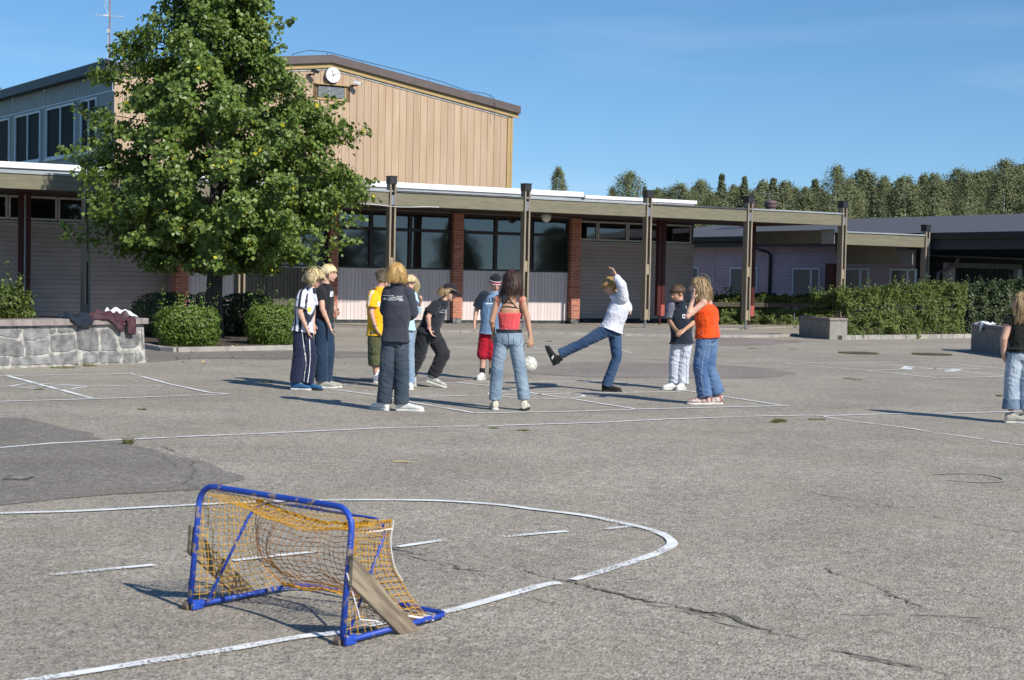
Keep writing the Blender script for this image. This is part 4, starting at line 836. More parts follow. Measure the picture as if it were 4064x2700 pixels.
# garments thrown over the coping
def garment(name, label, M, pts, thick=.018, seed=1, cat='jacket', drop=None, wallf=None, zt=None, amp=.03):
    """pts: outline in (s, o) along/outwards on the coping; cloth sheet follows the coping top then hangs in front"""
    rs = random.Random(seed); wf = wallf or WP; zt = zt if zt is not None else zt_
    s0, s1, o0, o1 = pts; nx, ny = 34, 30; V = []
    for j in range(ny+1):
        for i in range(nx+1):
            a = i/nx; b_ = j/ny; s = s0+(s1-s0)*a; 
            edge = .06*noise.noise(Vector((a*3, seed, b_*2)))
            L = o0+(o1+drop(a)-o0)*b_ if drop else o0+(o1-o0)*b_
            L += 0
            if L <= .055: o = L; z = zt+.012
            else: o = .068; z = zt-(L-.055)
            bul = amp*(.6+noise.noise(Vector((a*4+seed, b_*4, 1)))+.5*noise.noise(Vector((a*6, b_*6+seed, 2))))
            wgt = math.sin(math.pi*min(max(a, 0), 1))**.4
            if L <= .055: z += max(0, bul)*wgt*1.6
            else: o += max(0, bul)*.5
            V.append(wf(s+edge, z, o))
    mb = MB(); F = [(j*(nx+1)+i, j*(nx+1)+i+1, (j+1)*(nx+1)+i+1, (j+1)*(nx+1)+i) for j in range(ny) for i in range(nx)]
    mb.add(V, F); c = sum((Vector(v) for v in V), Vector((0, 0, 0)))/len(V); ob = mb.build(name, M, loc=c, smooth=True); sm = ob.modifiers.new('solid', 'SOLIDIFY'); sm.thickness = thick; sm.offset = 1; tag(ob, label, cat, 'clothes left on the planters'); return ob
cloth = lambda n, c, c2=None: mat(n, c, c2 or tuple(x*.8 for x in c), scale=8, rough=.9, bump=.004, bscale=25, spec=.2)
S = lambda x: onwall(x, 1262)[0]
garment('jacket', 'white jacket lying on the coping behind the maroon sweater', cloth('white cloth', (.8, .8, .8)), (S(425), S(562), -.3, -.08), seed=4, amp=.08)
def drop_m(a): return .06+.2*max(0, min(1, (a-.35)*3.5))-(.16 if .72 < a < .8 else 0)+(.05 if a > .8 else 0)
garment('sweater', 'maroon grey sweater hanging over the edge of the stone planter', cloth('maroon grey cloth', (.085, .05, .055), (.06, .02, .028)), (S(355), S(524), -.26, .0), seed=2, cat='sweater', drop=drop_m, amp=.06)
garment('jacket', 'dark navy jacket draped over the coping left of the maroon sweater', cloth('dark navy cloth', (.02, .028, .042)), (S(268), S(358), -.25, .0), seed=7, drop=lambda a: .05+.13*math.sin(math.pi*a)**.6, amp=.06)

# ---- small granite planters at the right
def box_planter(name, label, near, far, right, h, group, length_r, coping=.07):
    """near = nearest corner; walls run to far (left face) and to right"""
    t_ = thing(name, label, 'planter', near, group); a = (far-near); b_ = (right-near)
    for nm, d, ln, sgn in (('side_wall', a, a.length, 1), ('side_wall', b_, b_.length, -1)):
        dn = d.normalized(); inn = (b_ if d is a else a).normalized(); mb = MB()
        mb.hexa([near, near+d, near+d+inn*.18, near+inn*.18, near+Vector((0, 0, h)), near+d+Vector((0, 0, h)), near+d+inn*.18+Vector((0, 0, h)), near+inn*.18+Vector((0, 0, h))]) if d is b_ else mb.hexa([near+b_.normalized()*0+inn*0+dn*.182, near+d, near+d+inn*.18, near+dn*.182+inn*.18, near+dn*.182+Vector((0, 0, h)), near+d+Vector((0, 0, h)), near+d+inn*.18+Vector((0, 0, h)), near+dn*.182+inn*.18+Vector((0, 0, h))])
        mb.build(nm, M_boxg, t_, bevel=.01)
    up = Vector((0, 0, 1)); an, bn = a.normalized(), b_.normalized(); mb = MB(); lo, hi = h+.002, h+coping
    mb.hexa([near-an*.03-bn*.03+up*lo, near+b_-an*.03+up*lo, near+b_+an*.25+up*lo, near-bn*.03+an*.25+up*lo, near-an*.03-bn*.03+up*hi, near+b_-an*.03+up*hi, near+b_+an*.25+up*hi, near-bn*.03+an*.25+up*hi]); mb.build('coping_stone', M_cop, t_, bevel=.012)
    mb = MB(); mb.hexa([near+an*.252-bn*.03+up*lo, near+an*.252+bn*.25+up*lo, near+a+bn*.25+up*lo, near+a-bn*.03+up*lo, near+an*.252-bn*.03+up*hi, near+an*.252+bn*.25+up*hi, near+a+bn*.25+up*hi, near+a-bn*.03+up*hi]); mb.build('coping_stone', M_cop, t_, bevel=.012)
    mb = MB(); mb.hexa([near+an*.185+bn*.185+up*.02, near+an*.185+b_+up*.02, near+a+b_+up*.02, near+a+bn*.185+up*.02]+[near+an*.185+bn*.185+up*(h-.05), near+an*.185+b_+up*(h-.05), near+a+b_+up*(h-.05), near+a+bn*.185+up*(h-.05)]); mb.build('planter_soil', M_soil, t_)
M_boxg = mat('flat grey granite', (.27, .25, .22), (.2, .185, .165), scale=5, rough=.85, bump=.004, bscale=50)
nr = G(3292, 1349); fr = G(3150, 1334); rt = nr+(G(3345, 1350)-nr).normalized()*.42
box_planter('granite_planter', 'square granite planter at the left end of the clipped hedge', nr, nr+(fr-nr).normalized()*2.0, nr+U_*.6, .5, 'granite planters by the hedge', .5)
nr2 = G(4160, 1438); fr2 = G(3852, 1394); box_planter('granite_planter', 'dark shaded granite planter behind the girl at right edge', nr2, fr2, nr2+U_*.9, .56, 'granite planters by the hedge', .9)
d2 = (fr2-nr2).normalized(); n2 = Vector((d2.y, -d2.x, 0)); n2 = n2 if n2.y < 0 and n2.dot(Vector((-1, 0, 0))) > 0 else -n2
if n2.dot(-U_) < 0: n2 = -n2
W2 = lambda s, z, o: fr2-d2*s+n2*o+Vector((0, 0, z))
garment('shirt', 'white shirt hanging over the edge of the dark planter', cloth('white shirt cloth', (.85, .85, .88)), (.42, 1.0, -.2, .0), seed=9, cat='shirt', wallf=W2, zt=.64, drop=lambda a: .03+(.19 if .5 < a < .72 else 0)+(.06 if a < .25 else 0), amp=.03)

# ---- hedges
def hedge(name, label, p0, p1, depth, h0, h1, n, M, size=.045, group='hedges by the covered walkway', sprigs=60, rough=.16):
    t_ = thing(name, label, 'hedge', (p0+p1)/2, group); t = (p1-p0).normalized(); nn = Vector((-t.y, t.x, 0)); nn = nn if nn.y > 0 else -nn; L = (p1-p0).length
    r = np.random.default_rng(int(L*100)); a = r.random(n); face = r.random(n); dp = np.where(face < .5, r.random(n)**2*.25, r.random(n)); z = np.where(face < .5, r.random(n), 1-r.random(n)**3*.25)
    H = h0+(h1-h0)*a; nzv = np.array([noise.noise(Vector((x*L*1.2, d*3, zz*2.2)))+.7*noise.noise(Vector((x*L*4, d*5, zz*6))) for x, d, zz in zip(a, dp, z)])
    P = np.array(p0)[None]+np.outer(a*L, np.array(t))+np.outer(dp*depth-nzv*rough*1.6, np.array(nn)); P[:, 2] = .03+z*H+nzv*rough*1.5*(z > .6)
    N = np.where((face < .5)[:, None], -np.array(nn)[None]+np.array([0, 0, .45]), np.array([0, 0, 1.])[None]-np.array(nn)[None]*.3)+r.normal(size=(n, 3))*.6
    CC = [P]; NN = [N]
    for i in range(sprigs):
        q = r.random(); b0 = np.array(p0)+np.array(t)*q*L+np.array(nn)*r.random()*depth; b0[2] = (h0+(h1-h0)*q)*.97; ln = .1+.25*r.random(); k = int(12+ln*40); d = r.normal(size=3)*.3+np.array([0, 0, 1])
        CC.append(b0+d*np.linspace(0, ln, k)[:, None]+r.normal(size=(k, 3))*.04); NN.append(r.normal(size=(k, 3))+np.array([0, -.4, .4]))
    V, Fc = leaves_np(np.concatenate(CC), np.concatenate(NN), size, r); big_mesh('foliage', V, Fc, M, t_)
    mb = MB(); c0 = p0+nn*.3; 
    for i in range(int(L/.35)):
        p = p0+t*(i*.35+.2)+nn*depth*.5; mb.tube([p, p+Vector((.05, 0, .8))+t*.1*math.sin(i*7)], [.02, .01], 5)
    mb.build('stems', M_bark, t_)
    return t_
h0_, h1_ = G(3330, 1350), G(3850, 1342)
hedge('hedge', 'sunlit clipped green hedge behind the granite planter with stone edging', h0_+Vector((.25, .35, 0)), h1_, 1.3, 1.12, 1.42, 52000, M_hd, sprigs=120, size=.042)
hedge('hedge', 'dark shaded hedge behind the planter at the right edge', h1_+Vector((.15, .7, 0)), h1_+Vector((.1, .2, 0))+U_*4.2-V_*1.1, 1.1, 1.4, 1.75, 26000, M_dk, sprigs=60)  # shade on this hedge is put into its darker leaf colour
hedge('hedge', 'low dark hedge below the brown rail in the walkway shade', B(uA[7]+5.4, 41.0, 0), B(37.2, 41.0, 0), 1.2, .84, .92, 42000, M_hd, sprigs=0)
mb = MB()
e0, e1 = h0_+Vector((.05, .12, 0)), h1_+Vector((.1, -.02, 0)); n = 11
for k in range(n):
    p, q = e0.lerp(e1, k/n), e0.lerp(e1, (k+1)/n); t = (q-p).normalized(); mb.obox((p+q)/2+Vector((0, 0, .05)), t*((q-p).length/2-.008), Vector((-t.y, t.x, 0))*.07, Vector((0, 0, .07)))
tag(mb.build('hedge_edging', M_kerb, bevel=.01), kind='structure')
rail = thing('board_rail', 'dark brown board rail on thin posts along the low hedge', 'fence', B(34.5, 40.9, 0))
ru0, ru1 = W(2790, 1200, 40.9)[0], W(3280, 1220, 40.9)[0]; rzv = W(3000, 1207, 40.9)[1]
mb = MB(); mb.box(ru0, ru1, 40.88, 40.93, rzv-.1, rzv+.05); part(mb, 'rail_board', mat('brown rail board', (.065, .052, .035), (.05, .04, .03), scale=4), rail, bevel=.005)
for x in (2800, 2960, 3154): uu = W(x, 1210, 40.95)[0]; mb = MB(); mb.tube([B(uu, 40.96, 0), B(uu, 40.96, rzv+.03)], .02, 8); part(mb, 'rail_post', M_steel, rail)
M_spr = leaf_mat('young bright leaves', (.16, .24, .04), (.22, .3, .06), trans=.4)
for k, (x, y, h, lab) in enumerate(((2835, 1205, .5, 'leggy green sprouts above the rail right of the orange top girl'), (2900, 1200, .75, 'tallest leafy shoot above the brown rail by the fourth plank post'), (3060, 1210, .32, 'low bright sprouts above the rail beside the downpipe'))):
    uu, zz = W(x, y, 41.4); t_ = thing('sprouting_shrub', lab, 'shrub', B(uu, 41.4, .5), 'sprouts above the rail'); r = np.random.default_rng(k+50); CC = []; mb = MB()
    for i in range(6):
        b0 = np.array(B(uu+r.normal()*.22, 41.4+r.normal()*.2, .55)); tp = b0+np.array([r.normal()*.08, r.normal()*.08, .15+h*r.random()]); mb.tube([Vector(b0), Vector(tp)], .006, 4); CC.append(b0+(tp-b0)*r.random((22, 1))+r.normal(size=(22, 3))*.06)
    C = np.concatenate(CC); V, Fc = leaves_np(C, r.normal(size=C.shape)+np.array([0, -.4, .5]), .07, r); big_mesh('leaves', V, Fc, M_spr, t_); mb.build('shoots', M_bark, t_)

# ---- manhole covers with grass rims, small drain, grass tufts
M_iron = mat('rusty cast iron', (.1, .085, .075), (.06, .055, .05), scale=20, rough=.7, bump=.004, bscale=60); M_gr = leaf_mat('short grass', (.1, .13, .03), (.17, .17, .06), trans=.2, rough=.8)
def tuft(c, r_, n, h, rg):
    mb = MB()
    for i in range(n):
        a = rg.random()*6.28; d = r_*math.sqrt(rg.random()) if not isinstance(r_, tuple) else r_[0]+(r_[1]-r_[0])*rg.random(); p = c+Vector((math.cos(a)*d, math.sin(a)*d, 0)); l = Vector((rg.normal()*.5, rg.normal()*.5, 1))*h*(.4+rg.random()); s_ = Vector((math.cos(i), math.sin(i), 0))*.004
        mb.add([p-s_, p+s_, p+l], [(0, 1, 2)])
    return mb
rg = np.random.default_rng(3)
for x, y, lab in ((3407, 1404.5, 'left round manhole cover with a grass rim near the hedge'), (3698, 1409.5, 'right round manhole cover with a grass rim near the hedge')):
    c = G(x, y); t_ = thing('manhole_cover', lab, 'manhole', c, 'manhole covers'); rr = 80/ (F_PX/c.y)*.86
    mb = MB(); mb.tube([c+Vector((0, 0, .002)), c+Vector((0, 0, .012))], rr, 36); mb.build('iron_cover', M_iron, t_)
    mb = MB(); mb.tube([c+Vector((math.cos(a), math.sin(a), .0))*rr*.86+Vector((0, 0, .014)) for a in [i*2*math.pi/30 for i in range(30)]], .012, 5, closed=True); mb.build('cover_ring', M_iron, t_)
    o = tuft(c, (rr, rr*1.13), 2600, .03, rg).build('grass_rim', M_gr, t_); o['kind'] = 'stuff'
c = G(72, 1905); t_ = thing('drain_cover', 'small square black drain cover in the dark asphalt patch at left', 'drain', c)
mb = MB(); mb.obox(c+Vector((0, 0, .012)), Vector((.085, 0, 0)), Vector((0, .085, 0)), Vector((0, 0, .004))); mb.build('iron_frame', M_iron, t_)
mb = MB(); mb.obox(c+Vector((0, 0, .018)), Vector((.02, .05, 0)), Vector((.05, -.02, 0)), Vector((0, 0, .002))); mb.build('lid', mat('drain lid', (.25, .23, .2)), t_)
mb = MB()
for x, y, r_, n, h in ((507, 1765, .05, 60, .06), (566, 1628, .05, 50, .015), (1865, 1571, .03, 20, .01), (158, 1549, .07, 70, .02), (3095, 1676, .07, 110, .035), (3075, 1679, .05, 60, .02), (3225, 1668, .05, 60, .015), (3260, 1668, .05, 60, .015), (1917, 1694, .05, 60, .012), (1960, 1703, .05, 50, .012), (2076, 1711, .07, 70, .012), (1060, 1521, .07, 70, .02), (2180, 1358, .09, 60, .025), (2490, 1325, .2, 90, .03), (2985, 1385, .1, 60, .02), (3965, 1575, .05, 50, .025), (3365, 1506, .08, 50, .02), (3402, 1510, .08, 50, .02), (250, 1462, .2, 90, .03), (355, 1455, .1, 60, .05), (3146, 1387, .1, 40, .015)):
    q = tuft(G(x, y)+Vector((0, 0, .004)), r_, n*2, h, rg); mb.add(q.v, q.f)
tag(mb.build('grass_tufts', M_gr), 'short grass tufts growing in the asphalt cracks', 'grass', kind='stuff')
p0, p1 = G(1560, 1839), G(1642, 1843); mb = MB(); mb.tube([p0+Vector((0, 0, .015)), p0.lerp(p1, .5)+Vector((0, .01, .018)), p1+Vector((0, 0, .015))], [.006, .008, .004], 6); o = mb.build('twig', mat('dry twig', (.45, .36, .2)), loc=p0); tag(o, 'thin dry yellow twig lying on the asphalt behind the goal', 'twig')

r = np.random.default_rng(77); C = np.array([[*(G(700+r.random()*700, 1400+r.random()*60)).xy, .014] for i in range(40)]+[[*(G(640+r.random()*530, 1375+r.random()*14)).xy, .06] for i in range(50)])
V, Fc = leaves_np(C, np.tile(np.array([[0, 0, 1.]]), (len(C), 1))+r.normal(size=C.shape)*.25, .045, r); tag(big_mesh('fallen_leaves', V, Fc, mat('dry fallen leaves', (.3, .2, .06), (.42, .36, .1), island=.4)), 'scattered small dry leaves lying on the asphalt', 'leaves', kind='stuff')
# ---- background wood: individual birches and spruces
M_bir = leaf_mat('birch foliage', (.17, .19, .09), (.22, .24, .115), trans=.3, rough=.9, var=.25, scale=.35); M_spc = leaf_mat('spruce foliage', (.145, .17, .085), (.19, .21, .11), trans=.2, rough=.9, var=.25, scale=.35); M_birb = mat('birch bark', (.55, .53, .48), (.3, .28, .25), scale=5)  # far foliage colours lightened to stand in for haze
def proto_tree(kind, seed, h=14.0):
    r = np.random.default_rng(seed); nm = {'birch': 'birch_tree', 'spruce': 'spruce_tree'}[kind]
    t_ = thing(nm, 'x', 'tree', (0, 0, 0)); mb = MB(); mb.tube([(0, 0, 0), (.1*r.normal(), 0, h*.5), (0, 0, h*.96)], [.16, .1, .02], 7); mb.build('trunk', M_birb if kind == 'birch' else M_bark, t_)
    CC = []; NN = []; n = 620 if kind == 'birch' else 480
    for i in range(n):
        z = h*(.18+.8*r.random()); f = (z/h); az = r.random()*6.28
        if kind == 'birch': R_ = 2.6*(1+.5*noise.noise(Vector((math.cos(az)*1.1+seed, math.sin(az)*1.1, z*.45))))*np.interp(f, [.15, .35, .6, .85, .93, 1], [.5, .95, 1, .76, .4, .05])*(.75+.35*r.random())*(1+.25*math.sin(az*2+seed)+.15*math.sin(z*1.3+seed))
        else: R_ = 2.3*(1.02-f)*(.8+.3*r.random())
        k = 26; tt = .35+.65*r.random((k, 1))**.7; d = np.array([math.cos(az), math.sin(az), -.05 if kind == 'spruce' else .3]); p = np.array([0, 0, z-.25*R_])+d*R_*tt+r.normal(size=(k, 3))*np.array([.16, .16, .3 if kind == 'birch' else .12])*(.4+.6*min(1, R_))
        if kind == 'birch': p[:, 2] -= .35*tt[:, 0]**2*r.random(k)
        CC.append(p); NN.append(d+np.array([0, 0, .5])+r.normal(size=(k, 3))*.7)
    V, Fc = leaves_np(np.concatenate(CC), np.concatenate(NN), .125 if kind == 'birch' else .13, r); big_mesh('crown', V, Fc, M_bir if kind == 'birch' else M_spc, t_)
    return t_
protos = [proto_tree('birch', 1), proto_tree('birch', 2), proto_tree('birch', 3), proto_tree('birch', 8), proto_tree('spruce', 4), proto_tree('spruce', 6)]; used = set()
def put_tree(k, x, ytop, Y, label, group='trees of the wood behind the school', wd=1.0):
    pr = protos[k]; top = HC+ray(x, ytop).z/ray(x, ytop).y*Y; X = D(x, 1100, Y).x; s = top/14.0
    if k in used:
        t_ = pr.copy(); COL.objects.link(t_)
        for ch in pr.children: c = ch.copy(); COL.objects.link(c); c.parent = t_
    else: t_ = pr; used.add(k)
    t_.location = (X, Y, 0); t_.scale = (s*wd, s*wd, s); t_.rotation_euler = (0, 0, random.random()*6.28); t_['label'] = label; t_['group'] = group
    return t_
put_tree(3, 2210, 662, 118, 'lone pointed birch rising behind the white roof edge', wd=.72); put_tree(2, 2492, 676, 125, 'bushy birch standing clear of the wood left of the third post', wd=.9); put_tree(1, 2425, 742, 128, 'short birch leaning on the left of the bushy birch', wd=.8)
put_tree(4, 2550, 733, 140, 'thin spruce between the bushy birch and the third post', wd=.7)
line_ = [(2610, 745, 1), (2650, 760, 0), (2690, 735, 2), (2730, 742, 1), (2775, 728, 0), (2815, 745, 3), (2855, 706, 4), (2900, 728, 2), (2945, 715, 4), (2985, 738, 1), (3020, 726, 0), (3060, 692, 4), (3105, 722, 3), (3150, 740, 4), (3195, 735, 1), (3225, 716, 4), (3262, 740, 5), (3310, 672, 3), (3360, 690, 2), (3415, 690, 0), (3460, 722, 5), (3495, 717, 1), (3540, 735, 3), (3580, 712, 2), (3620, 722, 4), (3655, 690, 0), (3700, 687, 1), (3745, 704, 5), (3790, 675, 2), (3830, 668, 3), (3875, 695, 1), (3925, 650, 0), (3975, 650, 2), (4020, 640, 3), (4060, 662, 1), (4110, 650, 0), (4170, 660, 2), (4240, 655, 1)]
kindn = ['full birch', 'rounded birch', 'broad birch', 'tapering birch', 'pointed spruce', 'narrow spruce']
posn = lambda x: 'between the third and fourth posts' if x < 2965 else 'between the fourth and fifth posts' if x < 3340 else 'between the fifth and last posts' if x < 3670 else 'above the dark felt roof at right'
ordn = 'first second third fourth fifth sixth seventh eighth ninth tenth eleventh twelfth thirteenth fourteenth fifteenth sixteenth seventeenth eighteenth nineteenth'.split()
cnt = {}
def olabel(row, k, x):
    key = (row, k, posn(x)); cnt[key] = cnt.get(key, 0)+1
    return '%s %s from left in the %s row %s' % (ordn[cnt[key]-1], kindn[k], row, posn(x))
for i, (x, y, k) in enumerate(line_): put_tree(k, x, y+22*math.sin(i*2.9), 128+8*math.sin(i*2.1), olabel('front', k, x), wd=1.15+.3*math.sin(i*4.7))
for i in range(34):
    x = 2600+i*50+12*math.sin(i*3.3); base_y = np.interp(x, [2600, 2900, 3200, 3500, 3800, 4300], [755, 745, 745, 730, 705, 680]); k = (i*5+1) % 6
    put_tree(k, x, base_y+16*math.sin(i*1.7), 145+6*math.sin(i*5.1), olabel('back', k, x), wd=1.25)
put_tree(1, -30, 350, 90, 'tree top just showing over the hall eave at the left edge', wd=.8)
# wood on the far side of the yard, seen in the window panes
for i in range(26):
    a = 0; q = B(38+i*4.6, -75-8*math.sin(i*1.9), -1); t_ = put_tree([0, 1, 2, 3, 0, 5][i % 6], 2000, 900, 100, 'birch across the yard mirrored in the school window panes', 'trees mirrored in the windows'); t_.location = q; s = .52+.09*math.sin(i*2.7); t_.scale = (s*2.1, s*2.1, s)

# ================================================================ floorball goal
M_blue = mat('chipped blue paint', (.012, .045, .32), (.02, .075, .42), scale=6, rough=.48, spec=.45)
_t = M_blue.node_tree; _b = _t.nodes['Principled BSDF']; _n = _t.nodes.new('ShaderNodeTexNoise'); _n.inputs['Scale'].default_value = 16; _n.inputs['Detail'].default_value = 9; _tc = _t.nodes.new('ShaderNodeTexCoord'); _t.links.new(_tc.outputs['Object'], _n.inputs['Vector'])
_r = _t.nodes.new('ShaderNodeMapRange'); _r.inputs[1].default_value = .57; _r.inputs[2].default_value = .6; _t.links.new(_n.outputs['Fac'], _r.inputs[0]); _m = _t.nodes.new('ShaderNodeMix'); _m.data_type = 'RGBA'; _src = _b.inputs['Base Color'].links[0].from_socket
_t.links.new(_r.outputs[0], _m.inputs[0]); _t.links.new(_src, _m.inputs[6]); _m.inputs[7].default_value = (.26, .2, .18, 1); _t.links.new(_m.outputs[2], _b.inputs['Base Color'])
M_net = mat('orange yellow net cord', (.66, .36, .03), (.5, .25, .02), scale=9, rough=.8); M_netd = mat('dark brown net cord', (.42, .18, .03), (.18, .08, .022), scale=9, rough=.9); M_cord = mat('white edge cord', (.75, .72, .66), rough=.9)  # back net cord gets a darker brown tone
M_plank = mat('weathered pine plank', (.3, .245, .17), (.15, .12, .085), scale=4, rough=.85, stretch=(1.2, 16, 6), detail=9, bump=.002, bscale=8, fac=(.4, .62))
M_plank.node_tree.nodes['Mapping'].inputs['Rotation'].default_value = (R(35), 0, R(35)) if False else (0, 0, 0)
c7 = lambda x, y: (450+x/1.686, 1800+y/1.686)
fl, fR = G(*c7(512, 1052)), G(*c7(1530, 1292)); fl.z = fR.z = 0
goal = thing('floorball_goal', 'small blue framed floorball goal with orange net and plank props', 'goal', (fl+fR)/2)
ex = (fR-fl).normalized(); ey = Vector((-ex.y, ex.x, 0)); Wg = (fR-fl).length
def onplane(px, py, org, nrm_):
    d = ray(px, py); t = (org-Vector((0, 0, HC))).dot(nrm_)/d.dot(nrm_); return Vector((0, 0, HC))+d*t
GP = lambda a, b_, z: fl+ex*(a*Wg)+ey*b_+Vector((0, 0, z))
# front frame leans slightly back: use measured corners
tl = onplane(*c7(612, 225), fl+ey*.02, ey); tr_ = onplane(*c7(1600, 380), fl+ey*.02, ey)
HG = ((tl.z+tr_.z)/2); print('goal', Wg, tl.z, tr_.z)
lean = .05; r0 = .013
def arc(p, a, b_, r, n=7):      # rounded corner at p between directions a and b (unit, leaving p)
    return [p+a*r*(1-math.sin(t))+b_*r*(1-math.cos(t)) for t in [math.pi/2*i/(n-1) for i in range(n)]]
up = (Vector((0, 0, HG))+ey*lean).normalized(); H = HG/up.z
TL, TR = fl+up*H, fR+up*H
P = [fl+Vector((0, 0, .03))]+arc(TL, -up, ex, .085)+arc(TR, -ex, -up, .085)+[fR+Vector((0, 0, .03))]
P[-8:-1] = arc(TR, -ex, -up, .085)
mb = MB(); mb.tube(P, r0, 12); mb.build('front_frame', M_blue, goal, smooth=True)
# base frame
bd = G(*c7(2165, 1105)); bl = G(*c7(1135, 890)); depth = ((bd-fR).dot(ey)); print('depth', depth, (bl-fl).dot(ey), (bl-fl).dot(ex), (bd-fR).dot(ex))
depth = max(.4, min(.75, (bd-fR).dot(ey))); ofx = .0
RL, RR = fl+ey*depth+Vector((0, 0, .03)), fR+ey*depth-ex*.01+Vector((0, 0, .03)); z3 = Vector((0, 0, .03))
P = [fl+z3+ey*.03+ex*.03]+arc(RL+ex*.02, -ey, ex, .1)+arc(RR, -ex, -ey, .04)+[fR+z3+ey*.03+ex*.03]
mb = MB(); mb.tube(P, .0112, 12); mb.build('base_frame', M_blue, goal, smooth=True)
# thin rear hoop leaning back
hz = HG*.785; hb = depth*.44
ru = (ey*hb+Vector((0, 0, hz))).normalized(); hl = math.hypot(hb, hz); A0, A1 = fl+ey*.05+ex*.05+z3, fR+ey*.05-ex*.02+z3
T0, T1 = A0+ru*hl+ex*.0, A1+ru*hl-ex*.04
P = [A0]+arc(T0, -ru, ex, .1)+arc(T1, -ex, -ru, .1)+[A1]
mb = MB(); mb.tube(P, .0065, 8); mb.build('rear_hoop', M_blue, goal, smooth=True)
for f_ in (fl, fR):
    mb = MB(); mb.tube([f_-ex*.03+Vector((0, 0, .022)), f_+ex*.0+Vector((0, 0, .022))], .022, 14); mb.build('wheel', mat('worn foot wheel', (.16, .12, .09), rough=.7) if f_ is fl else bpy.data.materials['worn foot wheel'], goal)
    mb = MB(); mb.obox(f_+ex*.025+ey*.02+Vector((0, 0, .028)), ex*.01, ey*.03, Vector((0, 0, .02))); mb.build('foot_bracket', M_blue, goal, bevel=.004)
# planks
for f_, sg in ((fR, 1), (fl, -1)):
    a = f_+up*(H*.42)+ex*sg*.03; b_ = f_+ey*(depth*.62)+ex*sg*.045; b_.z = .0; d = (b_-a); wv = Vector((0, 0, 1)).cross(ex).normalized()
    t = d.normalized(); side_ = ex*sg; wdir = side_.cross(t).normalized(); hw = .05
    q0, q1 = a, b_
    za, zb_ = .25, .375; ya = lean*za/HG-.012; B0, B1 = .30, .42
    prof = [f_+ey*ya+Vector((0, 0, za)), f_+ey*B0+Vector((0, 0, .004)), f_+ey*B1+Vector((0, 0, .004)), f_+ey*(ya+.006)+Vector((0, 0, zb_))]; prof = [p+ex*sg*.018 for p in prof]
    cen = sum(prof, Vector((0, 0, 0)))/4; tx = (prof[1]-prof[0]).normalized(); tz = side_; ty = tz.cross(tx).normalized(); Mx = Matrix((tx, ty, tz)).transposed()
    loc = [Mx.inverted() @ (q-cen) for q in prof]; 
    if sg < 0: loc = loc[::-1]
    mb = MB(); mb.prism(loc, Vector((0, 0, -.002)), Vector((0, 0, .022))); o = mb.build('prop_plank', M_plank, None, bevel=.002, loc=(0, 0, 0)); o.parent = goal; o.matrix_local = Matrix.Translation(cen-goal.location) @ Mx.to_4x4()
# net: three panels of cord
def netpanel(fn, nu, nv, name, M, r=.0016, gap=None):
    P = [[fn(i/nu, j/nv) for j in range(nv+1)] for i in range(nu+1)]; mb = MB()
    for i in range(nu+1): mb.tube([p for p in P[i]], r, 4, cap=False)
    for j in range(nv+1): mb.tube([P[i][j] for i in range(nu+1)], r, 4, cap=False)
    for i in range(nu+1):
        for j in range(nv+1): mb.ell(P[i][j], r*2.1, r*2.1, r*2.1, n=4, mrows=3)
    return mb.build(name, M, goal)
nz3 = lambda p, s, a: Vector((noise.noise(p*s), noise.noise(p*s+Vector((7, 3, 1))), noise.noise(p*s+Vector((1, 9, 5)))))*a
def back(a, b_):      # a across, b down
    t = T0.lerp(T1, a*.98+.01); bt = (RL+ex*.0).lerp(RR, a)-ey*(.1+.05*math.sin(a*9)); bt.z = .035+.02*math.sin(a*6)
    p = t.lerp(bt, b_); p -= ey*(.17*math.sin(math.pi*b_)*(.55+.45*math.sin(math.pi*a))+.07*math.exp(-((a-.35)/.15)**2)*math.sin(math.pi*b_)); p.z -= .05*math.sin(math.pi*a)*(1-b_)**2
    return p+nz3(p, 9, .018)
def topp(a, b_):
    f_ = (TL+ex*.04-up*.02).lerp(TR-ex*.04-up*.02, a); t = T0.lerp(T1, a*.98+.01); t.z -= .05*math.sin(math.pi*a); p = f_.lerp(t, b_); p.z -= .07*math.sin(math.pi*b_)*(.5+.5*math.sin(math.pi*a)); return p+nz3(p, 8, .012)
def side_panel(f_, T_, Rr, top_, sg):
    def fn(a, b_):     # a front->back, b top->bottom
        top = (top_-up*.03).lerp(T_, a); bot = (f_+z3*1.2).lerp(Rr-ey*.1, a); p = top.lerp(bot, b_); p -= ex*sg*(.035*math.sin(math.pi*a)*math.sin(math.pi*b_)); p -= ey*(.1*a*math.sin(math.pi*b_)); return p+nz3(p, 9, .014)
    return fn
netpanel(back, 27, 16, 'back_net', M_netd); netpanel(topp, 24, 7, 'top_net', M_net); netpanel(side_panel(fl, T0, RL, TL, -1), 12, 15, 'side_net', M_net); netpanel(side_panel(fR, T1, RR, TR, 1), 12, 15, 'side_net', M_net)
